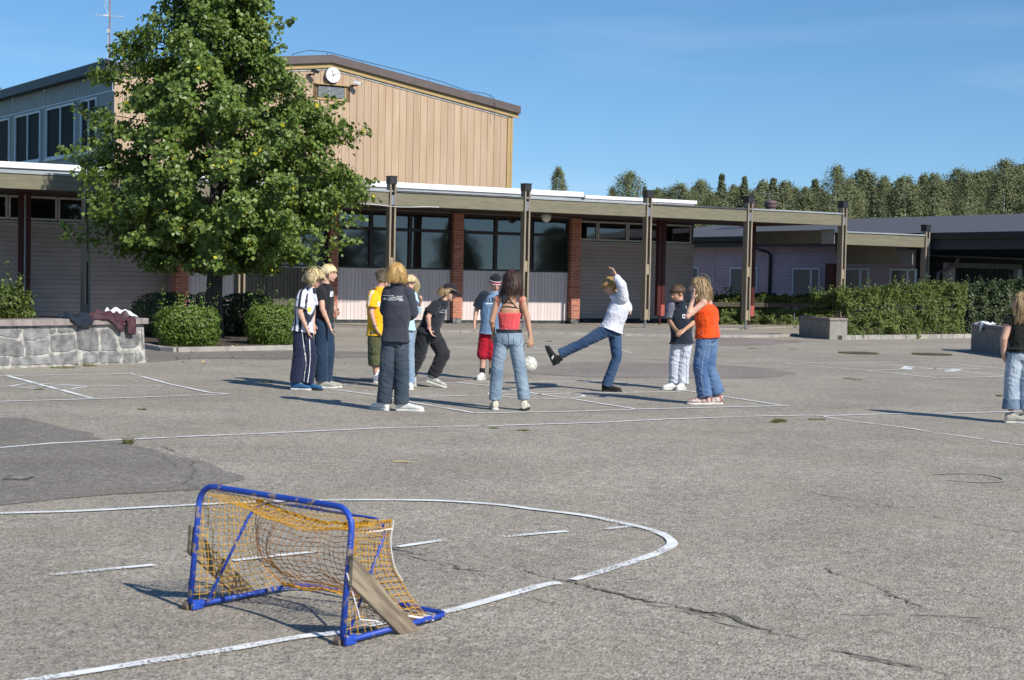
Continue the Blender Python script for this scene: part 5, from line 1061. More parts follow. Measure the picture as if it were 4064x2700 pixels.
# bunched cord along the hoop and loose hem
mb = MB()
for k in range(4): mb.tube([T0.lerp(T1, i/40)-Vector((0, 0, .05*math.sin(math.pi*i/40)))+nz3(Vector((i*.35, k*5, 0)), 1, .016) for i in range(41)], .004, 5)
mb.build('net_bunch', M_net, goal)
mb = MB()
for k in range(3): mb.tube([back(i/40, .97)+nz3(Vector((i*.4, k*4, 3)), 1, .02) for i in range(41)], .0035, 5)
mb.build('net_hem', M_net, goal)
mb = MB(); s1 = side_panel(fR, T1, RR, TR, 1); mb.tube([s1(1, i/20)+ex*.012 for i in range(13)], .002, 6); mb.tube([s1(1, 1)+ex*.01+(RR-s1(1, 1))*.0, RR-ey*.25+Vector((0, 0, .03))], .005, 6); mb.tube([T1+ex*.01-Vector((0, 0, .03))+nz3(Vector((i, 0, 0)), .7, .012)-ey*i*.02 for i in range(9)], .003, 6); mb.tube([fR+Vector((0, 0, .3))+ex*.02, fR+ey*.08+Vector((0, 0, .1))+ex*.02, fR+ey*.3+Vector((0, 0, .05))], .003, 5)
mb.build('edge_cord', M_cord, goal)

# ================================================================ football
bc = D(2100, 1447, 20.3); bR = .107
ball = thing('football', 'pale worn football in the air right of the girl in red', 'ball', bc)
def icosa(sub):
    bm = bmesh.new(); bmesh.ops.create_icosphere(bm, subdivisions=sub, radius=1); V = [v.co.copy() for v in bm.verts]; Fc = [tuple(v.index for v in f.verts) for f in bm.faces]; bm.free(); return V, Fc
bm = bmesh.new(); bmesh.ops.create_icosphere(bm, subdivisions=1, radius=1); iv = [v.co.normalized() for v in bm.verts]; ifc = [(sum((v.co for v in f.verts), Vector((0, 0, 0)))/3).normalized() for f in bm.faces]; bm.free()
V, Fc = icosa(6); rotm = Matrix.Rotation(.4, 3, 'X') @ Matrix.Rotation(.7, 3, 'Z'); out = []; seam = []
kp = 1.0; 
for v in V:
    v = v.normalized(); d = sorted([1-v.dot(p)*2.267/2.327 for p in iv]+[(1-v.dot(q)) for q in ifc]); e = d[1]-d[0]; s_ = max(0, 1-e/.03); out.append(bc+(rotm @ v)*bR*(1-.018*s_)); seam.append(s_)
mb = MB(); mb.v = [tuple(p) for p in out]; mb.f = Fc; mb.mi = [1 if max(seam[i] for i in f) > .3 else 0 for f in Fc]
mb.build('ball_shell', [mat('worn white leather', (.68, .68, .6), (.55, .55, .48), scale=20, rough=.5), mat('ball seams', (.3, .31, .28), rough=.8)], ball, smooth=True)

# ================================================================ people
def skinm(n, c): 
    M = mat(n, c, tuple(x*.86 for x in c), scale=14, rough=.5, spec=.35); b = M.node_tree.nodes['Principled BSDF']; b.inputs['Subsurface Weight'].default_value = .08; b.inputs['Subsurface Radius'].default_value = (.02, .008, .004); return M
M_skin = skinm('fair skin', (.62, .37, .27)); M_skin2 = skinm('tanned skin', (.5, .28, .18))
M_eye = mat('eye white', (.5, .47, .45), rough=.3); M_iris = mat('dark iris', (.03, .035, .04), rough=.2); M_lip = mat('lips', (.42, .16, .13), rough=.5)
def clothm(n, c, c2=None, scale=7, fine=True, jeans=False):
    M = mat(n, c, c2 or tuple(x*.82 for x in c), scale=scale, rough=.9, spec=.15, detail=7, sheen=.15, bump=.0035 if not jeans else .004, bscale=26); return M
def remesh(mb, vox, smooth_it=2, fold=0.0, fscale=9, fold_fn=None, seed=0):
    me = bpy.data.meshes.new('tmp'); me.from_pydata([tuple(v) for v in mb.v], [], mb.f); me.update(); bm = bmesh.new(); bm.from_mesh(me); bmesh.ops.recalc_face_normals(bm, faces=bm.faces); bm.to_mesh(me); bm.free()
    ob = bpy.data.objects.new('tmp', me); COL.objects.link(ob); rm = ob.modifiers.new('r', 'REMESH'); rm.mode = 'VOXEL'; rm.voxel_size = vox; rm.use_smooth_shade = True
    if smooth_it: sm = ob.modifiers.new('s', 'SMOOTH'); sm.iterations = smooth_it; sm.factor = .5
    dg = bpy.context.evaluated_depsgraph_get(); m2 = bpy.data.meshes.new_from_object(ob.evaluated_get(dg)); bpy.data.objects.remove(ob); bpy.data.meshes.remove(me)
    if fold:
        n = len(m2.vertices); co = np.empty(n*3); m2.vertices.foreach_get('co', co); co = co.reshape(-1, 3); nr = np.empty(n*3); m2.vertices.foreach_get('normal', nr); nr = nr.reshape(-1, 3); off = Vector((seed*3.1, seed*1.7, seed))
        d = np.empty(n)
        for i in range(n):
            p = Vector(co[i]); q = Vector((p.x*1.5+p.z*.55, p.y*1.5, p.z*.75))*fscale+off; a = noise.noise(q+noise.noise_vector(q*.5)*1.3); q2 = Vector((p.x*.7, p.y*.7, p.z*2.3+p.x*.8))*fscale+off; a2 = noise.noise(q2+noise.noise_vector(q2*.4)*1.5); b_ = noise.noise(q*.8); w_ = fold_fn(p) if fold_fn else .35
            d[i] = (max(0, 1-abs(a)*5)**1.5*.6*(1.3-w_)+max(0, 1-abs(a2)*4.5)**1.5*.85*w_+.3*b_-.22)
        co += nr*(d*fold)[:, None]; m2.vertices.foreach_set('co', co.ravel()); m2.update()
    return m2
def mesh_part(name, me, M, parent):
    me.name = name; me.transform(Matrix.Translation(-parent_world(parent)))
    me.materials.clear(); 
    for q in (M if isinstance(M, (list, tuple)) else [M]): me.materials.append(q)
    me.polygons.foreach_set('use_smooth', [True]*len(me.polygons)); ob = bpy.data.objects.new(name, me); COL.objects.link(ob); ob.parent = parent; return ob
def lerp(a, b, t): return a.lerp(b, t)
class Person:
    def __init__(s, label, crop, gy, gx, J, scale=1.0, face=(-1, 0), hface=None, skin=None, headr=.095):
        sc_, ox, oy = crop; s.crop = crop; base = G(gx, gy); s.Y = base.y; s.root = thing('person', label, 'person', base, 'children playing football in a ring'); s.base = base; s.sc = scale
        s.J = {k: s.pt(*v) for k, v in J.items()}; s.f = Vector((face[0], face[1], 0)).normalized(); hf = hface or (face[0], face[1], 0); s.hf = Vector(hf).normalized(); s.skin = skin or M_skin; s.hr = headr
        s.px = F_PX/s.Y*sc_       # crop pixels per metre
    def pt(s, x, y, dd=0.0):
        sc_, ox, oy = s.crop; return D(ox+x/sc_, oy+y/sc_, s.Y+dd)
    def frame(s, t, hint): 
        pass
    def torso(s, mb, inflate=0.0, low=None, top=None, wsh=None, belly=.0, depth=.0, hem_w=None, chest=1.0):
        J = s.J; sh = (J['sa']+J['sb'])/2; hp = (J['ha']+J['hb'])/2; ax = (J['sb']-J['sa']); shw = ax.length/2; hx = (J['hb']-J['ha']); hpw = hx.length/2
        ax.normalize(); hx.normalize(); L = []
        for t in (0, .25, .5, .75, .93, 1.0): L.append((t, hp.lerp(sh, t), hx.lerp(ax, t).normalized()))
        W_ = [hpw+.075, hpw*.7+.2*shw+.055, hpw*.3+shw*.5+.06, shw*.92+.015, shw*.75, shw*.4]; Dp = [.105, .09, .1, .105, .075, .055]
        return L, [(w+inflate, (d+inflate+depth)*chest) for w, d in zip(W_, Dp)]
    def loft(s, mb, L, RR, n=20):
        V = []; up = Vector((0, 0, 1))
        for (t, c, ax), (w, d) in zip(L, RR):
            tg = (L[-1][1]-L[0][1]).normalized(); a = (ax-tg*ax.dot(tg)).normalized(); b_ = tg.cross(a)
            for j in range(n):
                q = 2*math.pi*j/n; cx, sx_ = math.cos(q), math.sin(q); V.append(c+a*w*math.copysign(abs(cx)**.85, cx)+b_*d*math.copysign(abs(sx_)**.85, sx_))
        k = len(L); mb.add(V, [(i*n+j, i*n+(j+1) % n, (i+1)*n+(j+1) % n, (i+1)*n+j) for i in range(k-1) for j in range(n)]+[tuple(reversed(range(n))), tuple(range((k-1)*n, k*n))])
    def limb(s, mb, pts, rad, n=12, steps=5, ball=True):
        """smooth limb through joints; rad has one radius per joint, with extra muscle bulge via tuples"""
        P = []; Rr = []
        for i in range(len(pts)-1):
            for k in range(steps):
                t = k/steps; P.append(pts[i].lerp(pts[i+1], t)); 
                a, b_ = rad[i], rad[i+1]; a = a if isinstance(a, tuple) else (a, a); b_ = b_ if isinstance(b_, tuple) else (b_, b_); Rr.append((a[0]+(b_[0]-a[0])*t, a[1]+(b_[1]-a[1])*t))
        P.append(pts[-1]); l = rad[-1]; Rr.append(l if isinstance(l, tuple) else (l, l)); mb.tube(P, Rr, n)
        if ball:
            for p, r in list(zip(pts, rad))[1:-1]: r = max(r) if isinstance(r, tuple) else r; mb.ell(p, r, r, r, n=10, mrows=7)
    def head(s, mb):
        J = s.J; h = J['head']; f = s.hf; up = (h-J['neck']); up = (Vector((0, 0, 1))*1.0+up.normalized()*.3); up = (up-f*up.dot(f)).normalized(); r = up.cross(f).normalized(); s.hu, s.hrt = up, r; k = s.hr/.098; A = (r, f, up)
        mb.ell(h+f*-.008*k+up*.018*k, .074*k, .092*k, .088*k, A, 16, 12)          # skull
        mb.ell(h+f*.03*k-up*.035*k, .056*k, .062*k, .07*k, A, 14, 10)             # face
        mb.ell(h+f*.05*k-up*.088*k, .03*k, .032*k, .024*k, A, 10, 7)              # chin
        mb.ell(h+f*.03*k-up*.075*k, .05*k, .045*k, .03*k, A, 12, 8)               # jaw
        mb.tube([h+f*.085*k+up*.012*k, h+f*.1*k-up*.012*k, h+f*.107*k-up*.026*k, h+f*.09*k-up*.036*k], [.009*k, .011*k, .014*k, .009*k], 8)   # nose
        mb.ell(h+f*.082*k+up*.022*k, .045*k, .012*k, .009*k, A, 10, 6)            # brow
        mb.ell(h+f*.088*k-up*.058*k, .022*k, .011*k, .009*k, A, 10, 6)            # mouth
        for sg in (-1, 1): mb.ell(h+r*sg*.076*k-f*.002*k-up*.012*k, .01*k, .02*k, .031*k, A, 8, 6)   # ears
        mb.tube([h-up*.04*k-f*.02*k, J['neck'].lerp(h, .35)-f*.005, J['neck']-Vector((0, 0, .04))], [.05*k, .05*k, .062*k], 12)
    def face_bits(s):
        h, f, up, r = s.J['head'], s.hf, s.hu, s.hrt; k = s.hr/.098
        for sg in (-1, 1):
            mb = MB(); c = h+f*.078*k+r*sg*.03*k+up*.003*k; mb.ell(c-f*.002, .0105*k, .009*k, .0042*k, (r, f, up), 10, 7); e = mb.build('eye', M_eye, s.root, smooth=True)
            mb = MB(); mb.ell(c+f*.0065*k, .005*k, .0045*k, .0048*k, (r, f, up), 8, 6); mb.build('iris', M_iris, e, smooth=True)
            mb = MB(); mb.tube([c+up*.018*k-r*sg*.014*k+f*.012*k, c+up*.022*k+f*.012*k, c+up*.017*k+r*sg*.016*k+f*.003*k], .0017*k, 5); mb.build('eyebrow', s.hairm, s.root)
        mb = MB(); mb.tube([h+f*.093*k-up*.058*k-r*.022*k-f*.006, h+f*.099*k-up*.057*k, h+f*.093*k-up*.058*k+r*.022*k-f*.006], [.003, .0055, .003], 6); mb.build('lips', M_lip, s.root, smooth=True)
    def handm(s, mb, wr, tip, curl=.5, palm_n=None, fist=False, splay=.0):
        """palm and five fingers; wr wrist, tip = middle fingertip direction"""
        d = (tip-wr).normalized(); L = .155; n_ = palm_n or Vector((0, -1, 0)); n_ = (n_-d*n_.dot(d)); n_ = n_.normalized() if n_.length > .05 else d.orthogonal().normalized(); w_ = d.cross(n_).normalized()
        mb.tube([wr-d*.01, wr+d*.03, wr+d*.075], [(.021, .03), (.018, .036), (.014, .038)], 10, side=n_)
        for i, (o, l) in enumerate(((-.029, .058), (-.0098, .068), (.0098, .064), (.029, .05))):
            b0 = wr+d*.074+w_*o; c = curl*(1.9 if fist else 1); d1 = (d+n_*c*.5+w_*o*splay*8).normalized(); d2 = (d+n_*c*1.4+w_*o*splay*8).normalized(); d3 = (d*(.6 if fist else 1)+n_*c*2.6).normalized()
            if fist: d2 = (n_*1.0+d*.0).normalized(); d3 = (-d+n_*.1).normalized()
            p1 = b0+d1*l*.42; p2 = p1+d2*l*.33; p3 = p2+d3*l*.26; mb.tube([b0-d*.012, b0, p1, p2, p3], [.0088, .0092, .0084, .0076, .0062], 7); mb.ell(p3, .0062, .0062, .0062, n=6, mrows=5)
        sg = -1; b0 = wr+d*.022+w_*sg*.026; p1 = b0+(d*.7+w_*sg*.75+n_*.35).normalized()*.034; p2 = p1+(d*.9+w_*sg*.2+n_*(.7+curl)).normalized()*.03; mb.tube([wr+d*.012+w_*sg*.012, b0, p1, p2], [.013, .0125, .0105, .008], 7); mb.ell(p2, .008, .008, .008, n=6, mrows=5)
    def arm_skin(s, mb, a, hand=None, curl=.4, fist=False, pn=None, splay=0, th=1.0):
        J = s.J; s.limb(mb, [J['s'+a], J['e'+a], J['w'+a]], [.047*th, .036*th, (.022*th, .026*th)], 10)
        q = J['e'+a].lerp(J['w'+a], .25); mb.ell(q, .035*th, .035*th, .05*th, n=8, mrows=6)
        s.handm(mb, J['w'+a], J.get('t'+a) or J['w'+a]+(J['w'+a]-J['e'+a]).normalized()*.1, curl, pn, fist, splay)
    def body(s, arms, legs=(.062, .04, .03), extra=None):
        mb = MB(); J = s.J; L, RR = s.torso(mb, -.03); s.loft(mb, L, RR)
        for a in 'ab':
            s.arm_skin(mb, a, **arms.get(a, {})); mb.ell(J['s'+a], .05, .05, .05, n=10, mrows=7)
            s.limb(mb, [J['h'+a], J['k'+a], J['n'+a]], list(legs), 12); q = J['k'+a].lerp(J['n'+a], .28); mb.ell(q, legs[1]*1.04, legs[1]*1.04, .08, n=10, mrows=7)
            t = J.get('f'+a); 
            if t: mb.tube([J['n'+a]-Vector((0, 0, .01)), J['n'+a].lerp(t, .5)-Vector((0, 0, .025))], [.03, .025], 8)
        mb.ell((J['ha']+J['hb'])/2, .075, .075, .08, n=12, mrows=8); mb.tube([(J['sa']+J['sb'])/2-Vector((0, 0, .03)), J['neck'], J['neck'].lerp(J['head'], .3)], [.07, .055, .048], 12)
        s.head(mb)
        if extra: extra(mb)
        me = remesh(mb, .0062, 1); return mesh_part('body', me, s.skin, s.root)
    def shirt(s, M, low=.0, sleeve=(.8, .8), r=(.066, .06), infl=.014, fold=.008, hem_flare=.015, collar=True, name='t_shirt', depth=0.0, hemdrop=0.06, long=False, neck_r=.068, vox=.0085, seed=1, wr=.036):
        mb = MB(); J = s.J; L, RR = s.torso(mb, infl, depth=depth); hp = L[0][1]; d = (L[1][1]-hp).normalized(); L = [(-.1, hp-d*hemdrop, L[0][2])]+L; RR = [(RR[0][0]+hem_flare, RR[0][1]+hem_flare)]+RR; s.loft(mb, L, RR)
        for i, a in enumerate('ab'):
            S_, E, Wr = J['s'+a], J['e'+a], J['w'+a]; t = sleeve[i]; mb.ell(S_-Vector((0, 0, .005)), r[0]*.98, r[0]*.98, r[0]*.95, n=12, mrows=8)
            if long: s.limb(mb, [S_, E, E.lerp(Wr, t)], [r[0], r[1], wr], 12)
            else: s.limb(mb, [S_, S_.lerp(E, t)], [r[0], r[1]*1.08], 12)
        mb.tube([(J['sa']+J['sb'])/2-Vector((0, 0, .05)), J['neck']-Vector((0, 0, .025)), J['neck'].lerp(J['head'], .1)], [.1, .078, neck_r-.006], 14)
        me = remesh(mb, vox, 2, fold, 8, seed=seed); return mesh_part(name, me, M, s.root)
    def trousers(s, M, R_=(.095, .072, .07), upto=1.0, fold=.009, name='trousers', waist=.0, rise=.05, seed=2, flare=None, vox=.0085, hipd=.1):
        mb = MB(); J = s.J; hp = (J['ha']+J['hb'])/2; hx = (J['hb']-J['ha']); hw = hx.length/2; hx.normalize(); tg = ((J['sa']+J['sb'])/2-hp).normalized()
        L = [(0, hp-tg*.07, hx), (0, hp-tg*.02, hx), (0, hp+tg*rise, hx)]; s.loft(mb, L, [(hw+R_[0]*.72, hipd), (hw+R_[0]*.86, hipd+.008), (hw+.07+waist, hipd-.004)])
        for a in 'ab':
            H_, K, N_ = J['h'+a], J['k'+a], J['n'+a]
            if upto < 1: s.limb(mb, [H_, K.lerp(H_, 1-min(1, upto*2)) if upto <= .5 else K]+([K.lerp(N_, upto*2-1)] if upto > .5 else []), [R_[0], R_[1]]+([R_[2]] if upto > .5 else []), 14)
            else: s.limb(mb, [H_, K, N_+(N_-K).normalized()*.01], list(R_), 14)
            mb.ell(H_, R_[0], R_[0], R_[0]*1.05, n=12, mrows=8)
        ff = lambda p: .25+.8*max(math.exp(-((p.z-J['ka'].z)/.1)**2)*.7, min(1, max(0, (J['na'].z+.22-p.z)/.2)), math.exp(-((p.z-hp.z+.1)/.07)**2)*.6); me = remesh(mb, vox, 2, fold, 8, ff, seed); return mesh_part(name, me, M, s.root)
    def shoe(s, a, M, Ms, toe, L=.25, w=.044, up=None, heel=None, flatg=True, high=False):
        """toe = direction; sole flat on the ground unless up given"""
        n_ = s.J['n'+a]; t = Vector(toe).normalized(); u = (Vector(up) if up else Vector((0, 0, 1))); u = (u-t*u.dot(t)).normalized(); sd_ = t.cross(u).normalized()
        b0 = heel if heel is not None else Vector((n_.x, n_.y, 0.0))-t*.055
        if heel is None: b0.z = .006
        mb = MB(); P = lambda x, y, z: b0+t*(x*L)+sd_*(y*w)+u*z
        prof = [(-.02, .62, .05, .085), (.08, .82, .058, .09), (.22, .8, .05, .088), (.38, .78, .05, .082), (.52, .9, .05, .064), (.7, 1.05, .05, .052), (.86, .95, .046, .044), (.97, .6, .038, .034), (1.02, .2, .03, .028)]
        V = []; n = 14
        for x, wd, zz, hh in prof:
            for j in range(n):
                q = 2*math.pi*j/n; c, si = math.cos(q), math.sin(q); V.append(P(x, wd*math.copysign(abs(c)**.7, c), .018+hh*.5+hh*.5*math.copysign(abs(si)**.8, si)))
        k = len(prof); mb.add(V, [(i*n+j, i*n+(j+1) % n, (i+1)*n+(j+1) % n, (i+1)*n+j) for i in range(k-1) for j in range(n)]+[tuple(reversed(range(n))), tuple(range((k-1)*n, k*n))])
        mb.tube([P(.22, 0, .05), P(.18, 0, .1), P(.17, 0, .125 if high else .11)], [(.045, .036), (.042, .035), (.04, .034)], 12, side=t)
        me = remesh(mb, .0055, 2); sh = mesh_part('shoe', me, M, s.root)
        mb = MB(); out = [(-.05, 0), (-.04, .5), (.03, .82), (.2, .84), (.4, .78), (.6, .98), (.78, 1.06), (.92, .9), (1.03, .5), (1.06, 0)]; out = out+[(x, -y) for x, y in out[-2:0:-1]]
        mb.prism([P(x, y, 0) for x, y in out], Vector((0, 0, 0)), u*.022); mb.build('sole', Ms, sh, bevel=.004)
        # laces / side stripe
        mb = MB()
        for i in range(4): c = .33+i*.075; z = .018+.088-.012*i; mb.tube([P(c, -.45, z-.006), P(c, 0, z+.004), P(c, .45, z-.006)], .0035, 5)
        mb.build('laces', Ms, sh)
        return sh, P
    def hair(s, M, length=.1, n=420, wave=.02, puff=1.12, cap=1.0, fringe=.06, seed=0, flow=None, width=.009, back_only=False, lift=0.0, up_hair=False):
        n = int(n*2.2); width *= .52; ph0 = np.random.default_rng(seed).random(8)*6.28
        s.hairm = M; rs = np.random.default_rng(seed+20); h, f, up, r = s.J['head'], s.hf, s.hu, s.hrt; k = s.hr/.098; c = h+up*.02*k-f*.012*k
        mb = MB(); A = (r, f, up); mb.ell(c+up*.008*k, .083*k*puff, .1*k*puff, .092*k*puff, A, 20, 14)
        # cap hair only on top/back: cut the face side
        me = remesh(mb, .008, 0); co = np.array([v.co[:] for v in me.vertices]); rel = co-np.array(c); fz = rel@np.array(f); uz = rel@np.array(up); ang = uz-(-.0)-.9*(fz-.035*k); 
        bm = bmesh.new(); bm.from_mesh(me); bm.verts.ensure_lookup_table(); bad = [bm.verts[i] for i in range(len(co)) if fz[i] > .035*k and uz[i] < .045*k+(fz[i]-.035*k)*.25 or uz[i] < -.055*k and fz[i] > -.02*k]; bmesh.ops.delete(bm, geom=bad, context='VERTS')
        for v in bm.verts: q = v.co*14; v.co += v.normal*(.006*noise.noise(q)+.004*noise.noise(q*2.5))
        bm.to_mesh(me); bm.free(); cp = mesh_part('hair', me, M, s.root)
        mb = MB(); g = Vector((0, 0, -1)); fl_ = Vector(flow) if flow else Vector((0, 0, 0))
        for i in range(n):
            a = rs.random()*2*math.pi; el = math.asin(min(1, .05+rs.random()*.95)); dr = (r*math.cos(a)*math.cos(el)+f*math.sin(a)*math.cos(el)+up*math.sin(el)); ff_ = dr.dot(f); p = c+up*.01*k+Vector(r*dr.dot(r)*.085*k+f*dr.dot(f)*.102*k+up*dr.dot(up)*.092*k)*puff
            frontness = max(0, ff_); L = length*(.8+.4*rs.random()) if frontness < .3 else fringe*(.7+.6*rs.random())
            if ff_ > .25 and el < .35: continue
            if up_hair: L = length*(.6+.6*rs.random())
            L *= k; ns = 7; pts = [p-dr*.01]; ph = ph0[[int(a*1.27) % 8, int(a*1.27+3) % 8]]+rs.random(2)*1.3; dirv = (dr*(.5+lift)+g*.6+Vector(rs.normal(size=3))*.12).normalized() if not up_hair else (dr*1.2+Vector(rs.normal(size=3))*.5+f*.2).normalized(); step = (L+(.085*k if not up_hair else 0)*max(0, dr.dot(up)))/ns
            for j in range(ns):
                if not up_hair: dirv = (dirv*.62+(g+fl_)*.38).normalized()
                q = pts[-1]+dirv*step+(r*math.sin(ph[0]+j*.95)+f*math.cos(ph[1]+j*.85))*wave*(.3+j/ns)
                rel_ = q-c; e = (rel_.dot(r)/(.09*k*puff))**2+(rel_.dot(f)/(.106*k*puff))**2+(rel_.dot(up)/(.1*k*puff))**2
                if e < 1: q = c+rel_/math.sqrt(max(e, .05))*1.01
                rf, ru_ = (q-h).dot(f), (q-h).dot(up)
                if rf > .028*k and ru_ < .03*k: q = q-f*(rf-.028*k)
                if q.z < h.z-.09*k:           # keep clear of the neck
                    hz_ = Vector((q.x-h.x, q.y-h.y, 0)); 
                    if hz_.length < .05: q = q+(hz_.normalized() if hz_.length > .001 else -f)*(.05-hz_.length)
                pts.append(q)
            side_ = dirv.cross(dr); side_ = side_.normalized() if side_.length > .01 else r; V = []
            for j, q in enumerate(pts): wv = width*(.5 if j == 0 else 1)*(1-.75*(j/ns)**2)*k*.5; o_ = (q-c).normalized()*width*.25; V += [q-side_*wv, q+o_, q+side_*wv]
            mb.add(V, [(3*j+a_, 3*j+a_+1, 3*j+a_+4, 3*j+a_+3) for j in range(len(pts)-1) for a_ in (0, 1)])
        mb.build('hair_strands', M, cp, smooth=True); return cp
def hairm(n, c, c2): return mat(n, c, c2, scale=30, rough=.5, spec=.4, island=.5, stretch=(1, 1, .3))
H_plat = hairm('platinum blond hair', (.72, .6, .36), (.5, .37, .17)); H_blond = hairm('golden blond hair', (.52, .34, .13), (.34, .19, .06)); H_brown = hairm('brown hair', (.08, .045, .025), (.13, .08, .045)); H_dark = hairm('dark brown hair', (.035, .018, .013), (.08, .04, .03)); H_ash = hairm('ash blond hair', (.42, .3, .15), (.27, .18, .09)); H_mouse = hairm('grey brown hair', (.13, .1, .07), (.2, .16, .11))
def decal(ob, mbv, mbf, M, name, direction, parent, off=.0035):
    """lay flat outlines on a garment: every vertex is cast onto the cloth surface"""
    me = ob.data; o = parent_world(ob); bv = BVHTree.FromPolygons([tuple(v.co+o) for v in me.vertices], [tuple(p.vertices) for p in me.polygons]); V = []; ok = True; d = Vector(direction).normalized()
    for p in mbv:
        h = bv.ray_cast(Vector(p)-d*.6, d); V.append(h[0]-d*off if h[0] is not None else None)
    Fc = [f for f in mbf if all(V[i] is not None for i in f)]
    if not Fc: return None
    mb = MB(); mb.add([v if v is not None else Vector(mbv[i]) for i, v in enumerate(V)], Fc); return mb.build(name, M, parent)
def quadgrid(P00, P10, P11, P01, nx=8, ny=8):
    V = []; 
    for j in range(ny+1):
        for i in range(nx+1): V.append(P00.lerp(P10, i/nx).lerp(P01.lerp(P11, i/nx), j/ny))
    return V, [(j*(nx+1)+i, j*(nx+1)+i+1, (j+1)*(nx+1)+i+1, (j+1)*(nx+1)+i) for j in range(ny) for i in range(nx)]
VIEW = Vector((0, 1, 0))
def stripe(p, ob, pts, wd, M, name):       # band following crop pixel points, laid on cloth
    P = [p.pt(x, y) for x, y in pts]; Q = []
    for i in range(len(P)-1):
        for k in range(8): Q.append(P[i].lerp(P[i+1], k/8))
    Q.append(P[-1]); V = []
    for i, q in enumerate(Q):
        t = (Q[min(i+1, len(Q)-1)]-Q[max(i-1, 0)]).normalized(); s_ = t.cross(VIEW).normalized(); V += [q-s_*wd/2, q+s_*wd/2]
    return decal(ob, V, [(2*i, 2*i+1, 2*i+3, 2*i+2) for i in range(len(Q)-1)], M, name, VIEW, ob)
def patch(p, ob, x0, y0, x1, y1, M, name, skew=0):
    V, Fc = quadgrid(p.pt(x0, y1), p.pt(x1, y1+skew), p.pt(x1, y0+skew), p.pt(x0, y0)); return decal(ob, V, Fc, M, name, VIEW, ob)
def print_text(p, ob, txt, x, y, hpx, M, name, slant=0, bold=.0, sx_=1):
    sz = hpx/p.px*1.35; V, Fc = text_mesh(txt, sz, bold=bold); c = p.pt(x, y); return decal(ob, [c+Vector((v.x*sx_, 0, v.y-v.x*slant)) for v in V], Fc, M, name, VIEW, ob)
M_wh = clothm('white print', (.8, .8, .8)); M_blk = clothm('black cloth', (.014, .015, .018), (.02, .021, .024)); M_wsole = mat('off white rubber', (.62, .61, .56), rough=.6); M_wshoe = clothm('white leather', (.72, .72, .7)); M_bsole = mat('black rubber', (.02, .02, .02), rough=.6)
C1 = (2.24, 1100, 1000); C2 = (2.412, 1600, 1050); C3 = (2.413, 2050, 1000); C4 = (2.851, 2550, 1050); C5 = (2.413, 3800, 1100)

# -- boy in striped shirt
p = Person('curly blond boy in black and white striped shirt and navy track pants', C1, 1549, 1190, dict(head=(335, 238), neck=(295, 325), sa=(232, 372, -.13), ea=(203, 540, -.2), wa=(262, 680, -.18), ta=(285, 740, -.18), sb=(300, 372, .15), eb=(318, 520, .25), wb=(320, 650, .2),
    ha=(200, 690, -.075), hb=(250, 690, .075), ka=(195, 920, -.05), kb=(300, 930, .03), na=(165, 1150, -.03), nb=(272, 1165, .0)), face=(1, .15), hface=(.93, .05, -.36))
p.body({'a': dict(curl=.35, pn=Vector((1, .2, 0)))})
M_str = clothm('striped football shirt', (.7, .72, .8)); tt = M_str.node_tree; bb = tt.nodes['Principled BSDF']; g_ = tt.nodes.new('ShaderNodeTexCoord'); wv = tt.nodes.new('ShaderNodeTexWave'); wv.wave_type = 'BANDS'; wv.bands_direction = 'X'; wv.inputs['Scale'].default_value = 4.6; wv.inputs['Distortion'].default_value = .6; wv.inputs['Detail Scale'].default_value = 2
mp_ = tt.nodes.new('ShaderNodeMapping'); mp_.inputs['Rotation'].default_value = (0, .12, .5); tt.links.new(g_.outputs['Object'], mp_.inputs[0]); tt.links.new(mp_.outputs[0], wv.inputs[0]); cr_ = tt.nodes.new('ShaderNodeMapRange'); cr_.inputs[1].default_value = .52; cr_.inputs[2].default_value = .56; tt.links.new(wv.outputs['Fac'], cr_.inputs[0]); mx_ = tt.nodes.new('ShaderNodeMix'); mx_.data_type = 'RGBA'; sr_ = bb.inputs['Base Color'].links[0].from_socket; tt.links.new(cr_.outputs[0], mx_.inputs[0]); tt.links.new(sr_, mx_.inputs[6]); mx_.inputs[7].default_value = (.018, .02, .035, 1); tt.links.new(mx_.outputs[2], bb.inputs['Base Color'])
sh = p.shirt(M_str, sleeve=(.78, .7), r=(.07, .075), name='striped_shirt', hemdrop=.03, seed=3); patch(p, sh, 283, 490, 312, 530, clothm('yellow badge', (.75, .7, .1)), 'badge')
M_navy = clothm('navy track cloth', (.018, .024, .056), (.014, .018, .042)); tr = p.trousers(M_navy, (.09, .078, .08), name='track_pants', seed=4)
stripe(p, tr, [(238, 700), (250, 860), (262, 1000), (250, 1080), (243, 1160)], .008, M_wh, 'white_piping'); stripe(p, tr, [(290, 775), (300, 940), (292, 1060), (278, 1160)], .008, M_wh, 'white_piping')
M_bsh = clothm('blue suede', (.03, .12, .26)); p.shoe('a', M_bsh, M_wsole, (.9, -.2, 0)); p.shoe('b', M_bsh, M_bsole, (.95, -.3, 0)); p.hair(H_plat, .12, 800, .022, puff=1.06, lift=.2, fringe=.06, seed=1, width=.012); p.face_bits()

